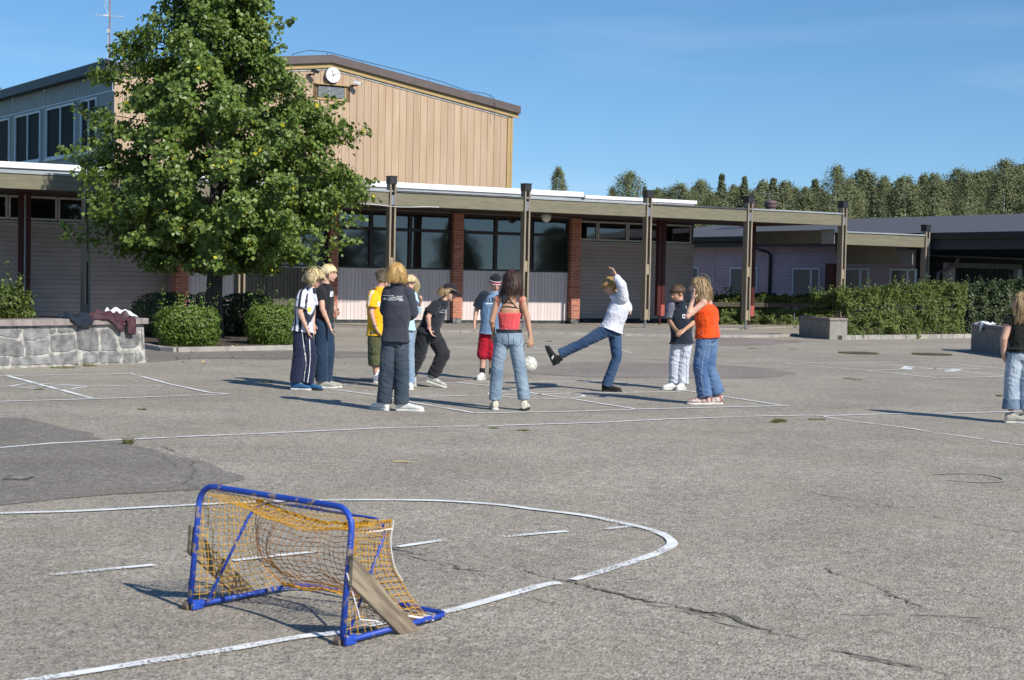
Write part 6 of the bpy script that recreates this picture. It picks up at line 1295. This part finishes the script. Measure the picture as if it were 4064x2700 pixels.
# -- boy in black t-shirt
p = Person('blond bowl haired boy in black T-shirt and dark blue baggy jeans', C1, 1541, 1300, dict(head=(462, 190), neck=(425, 290), sa=(385, 335, -.14), ea=(402, 510, -.2), wa=(465, 655, -.16), ta=(485, 715, -.18), sb=(450, 335, .15), eb=(488, 465, .22), wb=(512, 515, .15), tb=(540, 550, .1),
    ha=(395, 620, -.075), hb=(440, 620, .075), ka=(390, 880, -.06), kb=(455, 880, .08), na=(395, 1140, -.05), nb=(430, 1145, .1)), face=(1, .1), hface=(.98, -.12, -.12))
p.body({'a': dict(curl=.3, pn=Vector((1, .1, 0))), 'b': dict(curl=.5)}); sh = p.shirt(M_blk, sleeve=(.55, .5), r=(.064, .064), hemdrop=.0, seed=5); patch(p, sh, 476, 350, 495, 398, M_wh, 'chest_print')
M_dj = clothm('dark blue denim', (.016, .032, .066), (.024, .048, .09), scale=4, jeans=True); p.trousers(M_dj, (.092, .088, .084), name='jeans', seed=6); M_khs = clothm('grey green suede', (.4, .4, .33))
p.shoe('a', M_khs, M_wsole, (1, -.1, 0)); p.shoe('b', M_khs, M_wsole, (1, -.2, 0), L=.27); p.hair(H_plat, .045, 640, .006, puff=1.02, fringe=.055, seed=2, width=.013); p.face_bits()

# -- boy in yellow shirt
p = Person('boy in yellow T-shirt and olive cargo shorts beside the navy top', C1, 1521, 1495, dict(head=(945, 240), neck=(915, 320), sa=(852, 378, -.1), ea=(838, 545, -.16), wa=(872, 670, -.16), ta=(905, 735, -.18), sb=(950, 370, .16), eb=(985, 540, .2), wb=(975, 660, .1),
    ha=(868, 730, -.07), hb=(915, 730, .08), ka=(872, 960, -.05), kb=(955, 970, .1), na=(885, 1110, -.04), nb=(1030, 1110, .1)), face=(.85, .5), hface=(.8, .6, -.1))
p.body({'a': dict(curl=.35, pn=Vector((1, .3, 0)))}, legs=(.075, .055, .04)); sh = p.shirt(clothm('yellow jersey', (.85, .47, .02), (.78, .4, .015)), sleeve=(.72, .7), r=(.07, .078), hemdrop=.03, name='yellow_shirt', depth=.02, seed=7)
print_text(p, sh, 'S', 912, 465, 42, M_wh, 'letter_print', bold=.003); stripe(p, sh, [(868, 345), (838, 400), (820, 490)], .012, M_wh, 'sleeve_stripe'); stripe(p, sh, [(855, 342), (826, 400), (814, 470)], .01, M_wh, 'sleeve_stripe')
M_ol = clothm('olive cotton', (.1, .11, .055), (.075, .085, .04)); tr = p.trousers(M_ol, (.098, .1, .1), upto=.66, name='cargo_shorts', seed=8); V, Fc = quadgrid(p.pt(855, 905), p.pt(915, 900), p.pt(915, 835), p.pt(855, 830)); decal(tr, V, Fc, M_ol, 'cargo_pocket', VIEW, tr, off=.012)
mb = MB(); c_ = p.J['wa']; dd_ = (p.J['wa']-p.J['ea']).normalized(); mb.tube([c_-dd_*.03, c_-dd_*.008], .031, 14); mb.ell(c_-dd_*.02+Vector((0, -.03, 0)), .017, .008, .017, n=10, mrows=6); mb.build('wristwatch', M_steel, p.root)
M_gsh = clothm('grey white trainers', (.4, .42, .46), (.12, .13, .18), scale=30)
for a in 'ab': p.shoe(a, M_gsh, M_wsole, (.3, .9, 0)); mb = MB(); n_ = p.J['n'+a]; mb.tube([Vector((n_.x, n_.y, .09)), Vector((n_.x, n_.y, .19))], .045, 12); mb.build('sock', M_wh, p.root)
p.hair(H_mouse, .03, 480, .004, puff=1.1, fringe=.03, seed=3, width=.01, up_hair=True); p.face_bits()

# -- blonde girl mostly hidden, fist raised
p = Person('blonde girl in light blue with raised fist, mostly hidden behind navy top', C1, 1546, 1620, dict(head=(1180, 283), neck=(1172, 348), sa=(1095, 385, .03), ea=(1085, 520, .05), wa=(1100, 620, -.05), sb=(1210, 385, 0), eb=(1243, 525, -.05), wb=(1268, 462, -.12), tb=(1284, 420, -.14),
    ha=(1125, 660, .0), hb=(1172, 660, .0), ka=(1125, 930, 0), kb=(1172, 930, 0), na=(1122, 1160, 0), nb=(1182, 1165, 0)), face=(-.1, -1), hface=(.02, -1, -.08), headr=.094)
p.body({'b': dict(fist=True, curl=.6, pn=Vector((-1, -.4, .1)))}); p.shirt(clothm('light blue cotton', (.45, .66, .8)), sleeve=(.8, .75), r=(.055, .05), infl=.004, long=True, name='light_blue_top', seed=9, wr=.034); p.trousers(clothm('pale blue denim', (.16, .24, .34), (.25, .33, .42), jeans=True), (.082, .07, .068), name='jeans', seed=10)
for a in 'ab': p.shoe(a, M_wshoe, M_wsole, (.1, -1, 0))
p.hair(H_plat, .16, 420, .016, puff=1.04, fringe=.03, seed=4, width=.01); p.face_bits()

# -- boy seen from behind in navy sweatshirt
p = Person('person seen from behind in navy long sleeved top and dark jeans', C1, 1632, 1570, dict(head=(1063, 190, .0), neck=(1063, 292, 0), sa=(985, 355, 0), ea=(962, 520, .1), wa=(1010, 610, .22), sb=(1165, 360, 0), eb=(1208, 540, .02), wb=(1172, 590, .2), tb=(1150, 610, .26),
    ha=(1000, 780, 0), hb=(1098, 780, 0), ka=(975, 1065, 0), kb=(1105, 1065, 0), na=(950, 1335, 0), nb=(1108, 1345, -.03)), face=(.25, 1), hface=(.35, .93, -.08))
p.body({'a': dict(curl=.5), 'b': dict(curl=.5, pn=Vector((0, 1, 0)))}); M_nv = clothm('washed navy cotton', (.045, .048, .064), (.036, .039, .053)); sh = p.shirt(M_nv, sleeve=(.85, .8), r=(.068, .064), infl=.02, long=True, name='long_sleeved_top', hemdrop=.02, hem_flare=.012, depth=.015, seed=11, wr=.045)
for i, (y, x0, x1) in enumerate(((386, 945, 1045), (390, 1068, 1120), (400, 985, 1065), (404, 1072, 1118), (412, 945, 1050), (415, 1056, 1125), (424, 945, 1062), (427, 1088, 1128))):
    rs_ = random.Random(i); x = x0
    while x < x1: w_ = rs_.uniform(4, 10); patch(p, sh, x, y-2+(x-945)*.03, min(x+w_, x1), y+3+(x-945)*.03, M_wh, 'back_print'); x += w_+2.2
M_gj = clothm('greenish dark denim', (.028, .042, .06), (.055, .075, .094), scale=3.5, jeans=True); tr = p.trousers(M_gj, (.093, .082, .084), name='jeans', seed=12, fold=.011)
M_thr = clothm('jean thread', (.16, .2, .22)); stripe(p, tr, [(1030, 790), (1028, 850), (1075, 880), (1125, 850), (1128, 800)], .005, M_thr, 'pocket_seam')
p.shoe('a', M_wshoe, M_wsole, (-.55, .55, 0), L=.27); p.shoe('b', M_wshoe, M_wsole, (1, -.1, 0), L=.29); p.hair(H_blond, .13, 820, .011, puff=1.02, fringe=.05, seed=5, width=.013)

# -- running boy in black cap
p = Person('boy in black cap, black T-shirt and black trousers running right', C2, 1538, 1720, dict(head=(438, 268), neck=(385, 345), sa=(312, 385, -.14), ea=(240, 505, -.2), wa=(250, 615, -.18), ta=(272, 665, -.18), sb=(360, 385, .15), eb=(345, 500, .22), wb=(330, 580, .2),
    ha=(205, 650, -.07), hb=(275, 660, .08), ka=(150, 870, .0), kb=(385, 860, -.05), na=(75, 1050, .05), nb=(292, 1055, -.02)), face=(1, -.1), hface=(.95, -.22, -.22))
p.body({'a': dict(curl=.55, pn=Vector((1, 0, 0)))}); M_bt = clothm('faded black cotton', (.022, .026, .034), (.017, .02, .028)); sh = p.shirt(M_bt, sleeve=(.72, .6), r=(.07, .07), infl=.02, name='black_t_shirt', hemdrop=.02, depth=.012, seed=13, fold=.012)
print_text(p, sh, 'SOMM', 388, 438, 13, clothm('grey print', (.35, .37, .4)), 'chest_print'); stripe(p, sh, [(350, 452), (412, 462)], .004, M_wh, 'print_line')
p.trousers(clothm('black trousers cloth', (.02, .021, .024), (.028, .03, .033)), (.105, .095, .082), name='trousers', seed=14, fold=.013)
mb = MB(); dd_ = (p.J['wa']-p.J['ea']).normalized(); mb.tube([p.J['wa']-dd_*.02, p.J['wa']-dd_*.002], .029, 14); mb.build('wristband', clothm('pink band', (.75, .4, .42)), p.root)
M_gs = clothm('worn white trainer', (.55, .54, .47), (.3, .3, .26), scale=18); t_ = Vector((.93, -.1, -.28)).normalized(); p.shoe('b', M_gs, M_wsole, t_, L=.27, up=(.28, 0, .93), heel=p.pt(222, 1122, -.02)); t2 = Vector((.35, 0, -1)).normalized(); p.shoe('a', M_gs, M_bsole, t2, L=.25, up=(1, 0, .3), heel=p.pt(40, 1035, .05))
p.hair(H_ash, .11, 380, .014, puff=1.0, fringe=.0, seed=6, width=.012, flow=(-.75, 0, .15))
h_, f_, u_, r_ = p.J['head'], p.hf, p.hu, p.hrt; mb = MB(); mb.ell(h_+u_*.045-f_*.008, .092, .108, .082, (r_, f_, u_), 20, 12); mb.tube([h_+u_*.03-f_*.008, h_+u_*.05-f_*.008], [(.096, .112), (.094, .11)], 20, side=r_); cap_ = mesh_part('cap', remesh(mb, .006, 2), M_blk, p.root)
mb = MB(); V = []
for j in range(9):
    a = -1.1+2.2*j/8; 
    for k, (d_, dz) in enumerate(((.07, .045), (.13, .034), (.185 if abs(a) < .7 else .165, .012-.02*abs(a)))): V.append(h_+f_*(d_*math.cos(a*.75))+r_*(math.sin(a)*.082)+u_*dz)
mb.add(V, [(3*j+k, 3*j+k+1, 3*j+k+4, 3*j+k+3) for j in range(8) for k in range(2)]); b_ = mb.build('peak', M_blk, cap_, smooth=True); b_.modifiers.new('s', 'SOLIDIFY').thickness = .006; p.face_bits()

# -- boy in beanie
p = Person('boy in black and red beanie, blue T-shirt and red shorts facing camera', C2, 1508, 1912, dict(head=(882, 185), neck=(872, 268), sa=(775, 300, 0), ea=(703, 430, .03), wa=(682, 560, -.02), ta=(678, 625, -.04), sb=(950, 300, 0), eb=(985, 430, .05), wb=(960, 560, .0),
    ha=(790, 655, 0), hb=(862, 655, 0), ka=(765, 860, 0), kb=(852, 865, 0), na=(758, 1015, 0), nb=(848, 1012, 0.02)), face=(.1, -1), hface=(.22, -.93, -.28))
p.body({'a': dict(curl=.4, pn=Vector((1, 0, 0))), 'b': dict(curl=.4)}, legs=(.065, .048, .034)); M_bl = clothm('faded blue jersey', (.17, .27, .4), (.12, .2, .31)); sh = p.shirt(M_bl, sleeve=(.0, .0), r=(.06, .06), infl=.02, name='blue_shirt', hemdrop=.02, depth=.01, seed=15)
M_nsl = clothm('dark navy sleeve', (.02, .028, .045))
for a in 'ab':
    mb = MB(); S_, E = p.J['s'+a], p.J['e'+a]; p.limb(mb, [S_.lerp(p.J['neck'], .28)+Vector((0, 0, .008)), S_, S_.lerp(E, .88)], [.07, .078, .082], 14); mesh_part('raglan_sleeve', remesh(mb, .008, 2, .008, 8, seed=16), M_nsl, sh)
print_text(p, sh, 'BTM', 834, 340, 46, clothm('dark navy print', (.03, .04, .07)), 'chest_print', bold=.002); patch(p, sh, 795, 370, 860, 378, M_wh, 'print_line'); stripe(p, sh, [(800, 262), (768, 300), (752, 345)], .02, M_wh, 'white_panel')
p.trousers(clothm('red sports cloth', (.42, .012, .03), (.34, .008, .022)), (.09, .092, .092), upto=.56, name='red_shorts', seed=17)
for a in 'ab':
    p.shoe(a, M_wshoe, M_wsole, (-.25 if a == 'a' else .5, -1, 0), L=.26, w=.048); mb = MB(); n_ = p.J['n'+a]; mb.tube([Vector((n_.x, n_.y, .07)), Vector((n_.x, n_.y, .17))], .04, 12); mb.build('sock', M_blk, p.root)
p.hair(H_brown, .02, 120, .002, puff=1.0, fringe=.0, seed=7); h_, f_, u_, r_ = p.J['head'], p.hf, p.hu, p.hrt
mb = MB(); mb.ell(h_+u_*.05-f_*.01, .088, .106, .1, (r_, f_, u_), 20, 12); bn = mesh_part('beanie', remesh(mb, .006, 1), M_blk, p.root)
for z, wd, M, nm in ((.052, .012, M_wh, 'white_band'), (.036, .024, clothm('red knit', (.45, .01, .03)), 'red_band'), (.014, .012, M_wh, 'white_band'), (.002, .006, clothm('red knit edge', (.4, .01, .03)), 'red_edge')):
    mb = MB(); mb.tube([h_+u_*(z-wd/2)-f_*.01, h_+u_*(z+wd/2)-f_*.01], [(.0915, .109), (.0915, .109)], 24, side=r_); mb.build(nm, M, bn, smooth=False)
p.face_bits()

# -- girl in red camisole from behind
p = Person('dark haired girl seen from behind in coral camisole and light jeans', C2, 1629, 1985, dict(head=(1040, 150, 0), neck=(1040, 275, 0), sa=(905, 335, 0), ea=(850, 540, -.02), wa=(868, 680, .1), ta=(885, 740, .14), sb=(1140, 340, 0), eb=(1192, 530, -.02), wb=(1222, 705, -.05), tb=(1225, 800, -.05),
    ha=(950, 705, 0), hb=(1072, 705, 0), ka=(905, 960, 0), kb=(1110, 960, 0), na=(880, 1290, 0), nb=(1160, 1285, 0)), face=(-.1, 1), hface=(-.25, .95, -.1), skin=M_skin2)
p.body({'a': dict(curl=.4, pn=Vector((0, 1, 0)), th=.9), 'b': dict(curl=.6, fist=True, pn=Vector((-.6, .6, 0)), th=.9)}); M_cor = clothm('coral jersey', (.68, .09, .095), (.58, .07, .075))
mb = MB(); L, RR = p.torso(mb, -.006); L2 = [(0, L[0][1]+(L[1][1]-L[0][1])*.55, L[0][2])]+L[1:4]; L2[-1] = (0, L[2][1].lerp(L[3][1], .62), L[3][2]); RR2 = [(.122, .1), (.112, .09), (.122, .097), (.132, .1)]; p.loft(mb, L2, RR2); sh = mesh_part('camisole', remesh(mb, .008, 2, .008, 9, seed=18), M_cor, p.root)
def strap(pts, M, nm, r=.005, off=-.1):
    me = [o for o in p.root.children if o.name.startswith('body')][0]; P = [p.pt(x, y) for x, y in pts]; Q = [P[i].lerp(P[i+1], k/6) for i in range(len(P)-1) for k in range(6)]+[P[-1]]; V = []
    for i, q in enumerate(Q): t = (Q[min(i+1, len(Q)-1)]-Q[max(i-1, 0)]).normalized(); s_ = t.cross(VIEW).normalized(); V += [q-s_*r, q+s_*r]
    decal(me, V, [(2*i, 2*i+1, 2*i+3, 2*i+2) for i in range(len(Q)-1)], M, nm, VIEW, p.root, off=.004)
strap([(915, 415), (905, 360), (900, 300)], M_cor, 'shoulder_strap'); strap([(1115, 420), (1135, 350), (1146, 292)], M_cor, 'shoulder_strap'); strap([(925, 410), (1000, 340), (1012, 322)], M_blk, 'bra_strap', .006); strap([(1085, 415), (1020, 335), (1008, 322)], M_blk, 'bra_strap', .006); strap([(905, 412), (1000, 402), (1120, 422)], M_blk, 'bra_band', .007)
M_lj = clothm('faded light denim', (.13, .19, .26), (.27, .34, .4), scale=3.5, jeans=True); tr = p.trousers(M_lj, (.09, .072, .07), name='jeans', seed=19, rise=.1, hipd=.1)
mb = MB(); hp_ = (p.J['ha']+p.J['hb'])/2+Vector((0, 0, .082)); mb.tube([hp_-Vector((0, 0, .017)), hp_+Vector((0, 0, .017))], [(.146, .11), (.143, .107)], 28, side=Vector((1, 0, 0))); mb.build('belt', mat('black leather belt', (.02, .02, .022), rough=.35), p.root, smooth=False)
M_sm = clothm('denim seam', (.1, .15, .22))
for a, b_ in ((890, 955), (1055, 1130)): stripe(p, tr, [(a, 700), (a+5, 760), ((a+b_)/2, 785), (b_-5, 755), (b_, 700)], .005, M_sm, 'pocket_seam')
stripe(p, tr, [(1010, 655), (1010, 790)], .005, M_sm, 'centre_seam'); M_cr = clothm('cream leather', (.62, .59, .47)); p.shoe('a', M_cr, M_wsole, (-.1, 1, 0), high=True, w=.046); p.shoe('b', M_cr, M_bsole, (.15, 1, 0), high=True, w=.046)
p.hair(H_dark, .2, 820, .014, puff=1.0, fringe=.12, seed=8, width=.012)

# -- kicking boy
p = Person('blond person in white hoodie kicking with one arm raised', C3, 1557, 2400, dict(head=(900, 325, 0), neck=(950, 410, 0), sa=(1020, 440, -.12), ea=(1005, 322, -.2), wa=(948, 225, -.16), ta=(912, 150, -.16), sb=(1015, 460, .14), eb=(1062, 540, .26), wb=(1062, 578, .14), tb=(1085, 575, .08),
    ha=(868, 745, -.04), hb=(940, 760, .06), ka=(625, 880, -.05), kb=(960, 1020, .05), na=(420, 975, -.02), nb=(862, 1275, .06)), face=(-.8, -.5), hface=(-.82, -.3, -.5))
p.body({'a': dict(curl=.55, pn=Vector((-1, -.3, -.2)), splay=.3), 'b': dict(curl=.6, pn=Vector((0, -1, 0)))}); M_hood = clothm('white sweatshirt', (.66, .67, .73), (.6, .62, .69)); sh = p.shirt(M_hood, sleeve=(.93, .9), r=(.078, .066), infl=.02, long=True, name='white_hoodie', hemdrop=-.01, depth=.01, seed=20, wr=.044, fold=.01)
mb = MB(); nk = p.J['neck']; mb.tube([nk+Vector((.06, -.02, -.01)), nk+Vector((.075, .05, -.04)), nk+Vector((.02, .1, -.03))], [.035, .045, .03], 12); mb.ell(nk+Vector((-.03, -.05, -.03)), .06, .05, .03, n=12, mrows=8); mesh_part('hood', remesh(mb, .008, 2), M_hood, sh)
for q in ([(882, 470), (884, 510), (880, 555)], [(925, 460), (930, 500), (932, 530)]): stripe(p, sh, q, .006, M_wh, 'drawstring')
M_mj = clothm('mid blue denim', (.02, .045, .105), (.045, .09, .17), scale=3.5, jeans=True); p.trousers(M_mj, (.093, .066, .07), name='jeans', seed=21, rise=.055, hipd=.092)
M_bsd = clothm('black suede', (.02, .022, .022)); s_, P_ = p.shoe('b', M_bsd, M_bsole, (1, -.25, 0), L=.25); tdir = Vector((-.42, -.1, .9)).normalized(); s_, P_ = p.shoe('a', M_bsd, M_bsole, tdir, L=.265, up=(.95, -.25, .3), heel=p.pt(352, 1085, -.03))
mb = MB(); mb.prism([P_(.3, -1.04, .03), P_(.42, -1.02, .03), P_(.5, -.98, .07), P_(.42, -.98, .07)], Vector((0, 0, 0)), Vector((0, -.003, 0))); mb.build('shoe_stripe', M_wh, s_)
mb = MB(); mb.tube([P_(.22, 0, .09), P_(.2, 0, .15)], [(.045, .038), (.042, .038)], 12, side=tdir); mb.build('ankle_collar', M_bsd, s_)
p.hair(H_blond, .11, 620, .016, puff=1.0, fringe=.09, seed=9, width=.012, flow=(.1, 0, 0)); p.face_bits()

# -- boy in navy polo and white cargo trousers
p = Person('dark haired boy in navy shirt and white cargo trousers, hands clasped', C4, 1548, 2705, dict(head=(398, 325, 0), neck=(425, 425, 0), sa=(338, 485, .03), ea=(308, 640, 0), wa=(355, 715, -.17), ta=(395, 765, -.2), sb=(528, 490, 0), eb=(598, 645, -.02), wb=(468, 745, -.2), tb=(405, 785, -.24),
    ha=(395, 880, .02), hb=(490, 880, .0), ka=(362, 1120, .02), kb=(462, 1125, 0), na=(365, 1335, .03), nb=(455, 1340, 0)), face=(-.45, -.9), hface=(-.85, -.42, -.32), skin=M_skin2)
p.body({'a': dict(curl=.5, pn=Vector((1, .3, 0))), 'b': dict(curl=.6, pn=Vector((0, .6, -.8)))}); M_pol = clothm('dark navy polo', (.014, .02, .032), (.02, .026, .04)); sh = p.shirt(M_pol, sleeve=(.0, .85), r=(.075, .085), infl=.024, name='polo_shirt', hemdrop=.02, hem_flare=.02, depth=.015, seed=22)
mb = MB(); p.limb(mb, [p.J['sa'].lerp(p.J['neck'], .2), p.J['sa'], p.J['sa'].lerp(p.J['ea'], .85)], [.07, .078, .085], 14); mesh_part('grey_sleeve', remesh(mb, .008, 2, .008, 8, seed=23), clothm('grey sleeve cloth', (.16, .16, .2)), sh)
patch(p, sh, 440, 562, 474, 606, M_wh, 'badge'); patch(p, sh, 448, 570, 466, 592, clothm('badge centre', (.2, .22, .26)), 'badge_centre').location.y -= .003; stripe(p, sh, [(484, 466), (496, 500)], .006, M_wh, 'white_piping'); stripe(p, sh, [(592, 580), (600, 625)], .012, M_wh, 'sleeve_trim')
mb = MB(); mb.tube([p.J['neck']+Vector((0, 0, -.015)), p.J['neck'].lerp(p.J['head'], .18)], [.078, .062], 16); mb.build('collar', M_pol, sh, smooth=True)
M_wt = clothm('white cotton twill', (.52, .55, .6), (.46, .49, .54)); tr = p.trousers(M_wt, (.09, .08, .08), name='cargo_trousers', seed=24, fold=.013); V, Fc = quadgrid(p.pt(452, 1035), p.pt(520, 1048), p.pt(530, 965), p.pt(470, 955)); decal(tr, V, Fc, M_wt, 'cargo_pocket', VIEW, tr, off=.01); M_gl = clothm('dark seam', (.08, .08, .09))
stripe(p, tr, [(470, 955), (452, 1035), (512, 1050)], .005, M_gl, 'pocket_seam'); stripe(p, tr, [(492, 1050), (490, 1200), (492, 1345)], .004, M_gl, 'side_seam')
for a in 'ab': p.shoe(a, M_wshoe, M_wsole, (-.75, -.6, 0) if a == 'a' else (-.4, -.9, 0), L=.27, w=.05)
p.hair(H_brown, .035, 600, .006, puff=1.0, fringe=.03, seed=10, width=.01, lift=.3); p.face_bits()

# -- girl in orange top
p = Person('long haired blonde girl in orange tank top holding hand to cheek', C4, 1607, 2790, dict(head=(628, 248, 0), neck=(685, 372, 0), sa=(690, 435, -.13), ea=(510, 590, -.2), wa=(566, 405, -.17), ta=(572, 300, -.15), sb=(745, 435, .14), eb=(822, 630, .18), wb=(790, 740, .15),
    ha=(705, 800, -.07), hb=(765, 800, .07), ka=(645, 1180, -.05), kb=(755, 1180, .05), na=(705, 1480, -.03), nb=(850, 1455, .06)), face=(-1, -.1), hface=(-1, .12, -.05))
p.body({'a': dict(curl=.12, pn=Vector((1, .5, 0)), th=.95, splay=.15), 'b': dict(curl=.4, th=.9)}); M_or = clothm('orange jersey', (.8, .085, .012), (.7, .065, .01)); mb = MB(); L, RR = p.torso(mb, .0); L = [(0, L[0][1]-(L[1][1]-L[0][1])*.35, L[0][2])]+L[1:5]; RR = [(w+.032, d+.036) for w, d in [(RR[0][0], RR[0][1])]+RR[1:4]]+[(.105, .085)]; p.loft(mb, L, RR); mb.tube([p.J['neck']-Vector((0, 0, .09)), p.J['neck']-Vector((0, 0, .01))], [.09, .066], 14)
sh = mesh_part('tank_top', remesh(mb, .008, 2, .011, 8, seed=25), M_or, p.root); M_wj = clothm('bright blue denim', (.055, .11, .23), (.13, .21, .34), scale=3, jeans=True); tr = p.trousers(M_wj, (.1, .082, .09), name='flared_jeans', seed=26, fold=.013, rise=.04, hipd=.1)
patch(p, tr, 772, 806, 808, 822, clothm('leather label', (.3, .19, .06)), 'leather_patch'); M_tn = clothm('pale thread', (.4, .45, .55)); stripe(p, tr, [(735, 790), (735, 890), (790, 915), (835, 880)], .004, M_tn, 'pocket_seam'); stripe(p, tr, [(705, 780), (700, 900), (665, 1100), (650, 1280), (680, 1470)], .004, M_tn, 'side_seam')
M_rs = clothm('dark red leather', (.24, .02, .03), (.6, .55, .5), scale=26)
for a in 'ab': p.shoe(a, M_rs, M_wsole, (-1, -.1, 0), L=.26, w=.048, high=True)
p.hair(H_ash, .2, 780, .01, puff=.99, fringe=.11, seed=11, width=.012, flow=(.12, 0, 0)); p.face_bits()

# -- girl at the right edge
p = Person('long haired blonde girl in dark top and rolled pale jeans, right edge', C5, 1682, 4050, dict(head=(605, 250, 0), neck=(612, 345, 0), sa=(508, 402, 0), ea=(445, 590, -.02), wa=(438, 740, .02), ta=(455, 820, .05), sb=(735, 405, 0), eb=(790, 590, 0), wb=(800, 730, 0),
    ha=(555, 735, 0), hb=(665, 735, 0), ka=(520, 980, 0), kb=(660, 980, 0), na=(512, 1285, 0), nb=(650, 1290, 0)), face=(-.3, .95), hface=(-.85, .5, 0))
p.body({'a': dict(curl=.5, pn=Vector((1, .2, 0)), th=1.15)}); M_dk2 = clothm('very dark olive cotton', (.018, .02, .016)); p.shirt(M_dk2, sleeve=(.3, .3), r=(.064, .064), infl=.008, name='dark_top', hemdrop=-.06, seed=27)
M_pj = clothm('pale worn denim', (.26, .33, .4), (.4, .46, .52), scale=3.5, jeans=True); tr = p.trousers(M_pj, (.092, .08, .082), upto=.93, name='rolled_jeans', seed=28, rise=.07)
for a in 'ab': K, N_ = p.J['k'+a], p.J['n'+a]; mb = MB(); mb.tube([K.lerp(N_, .6), K.lerp(N_, .93)], [.088, .098], 20); mesh_part('rolled_cuff', remesh(mb, .008, 1, .006, 9, seed=29), clothm('inside denim', (.16, .22, .3)) if a == 'a' else bpy.data.materials['inside denim'], tr)
for a in 'ab': p.shoe(a, clothm('beige grey suede', (.42, .4, .34)) if a == 'a' else bpy.data.materials['beige grey suede'], M_wsole, (.9, -.2, 0), L=.27, w=.048)
p.hair(H_ash, .24, 620, .009, puff=1.07, fringe=.1, seed=12, width=.011); p.face_bits()
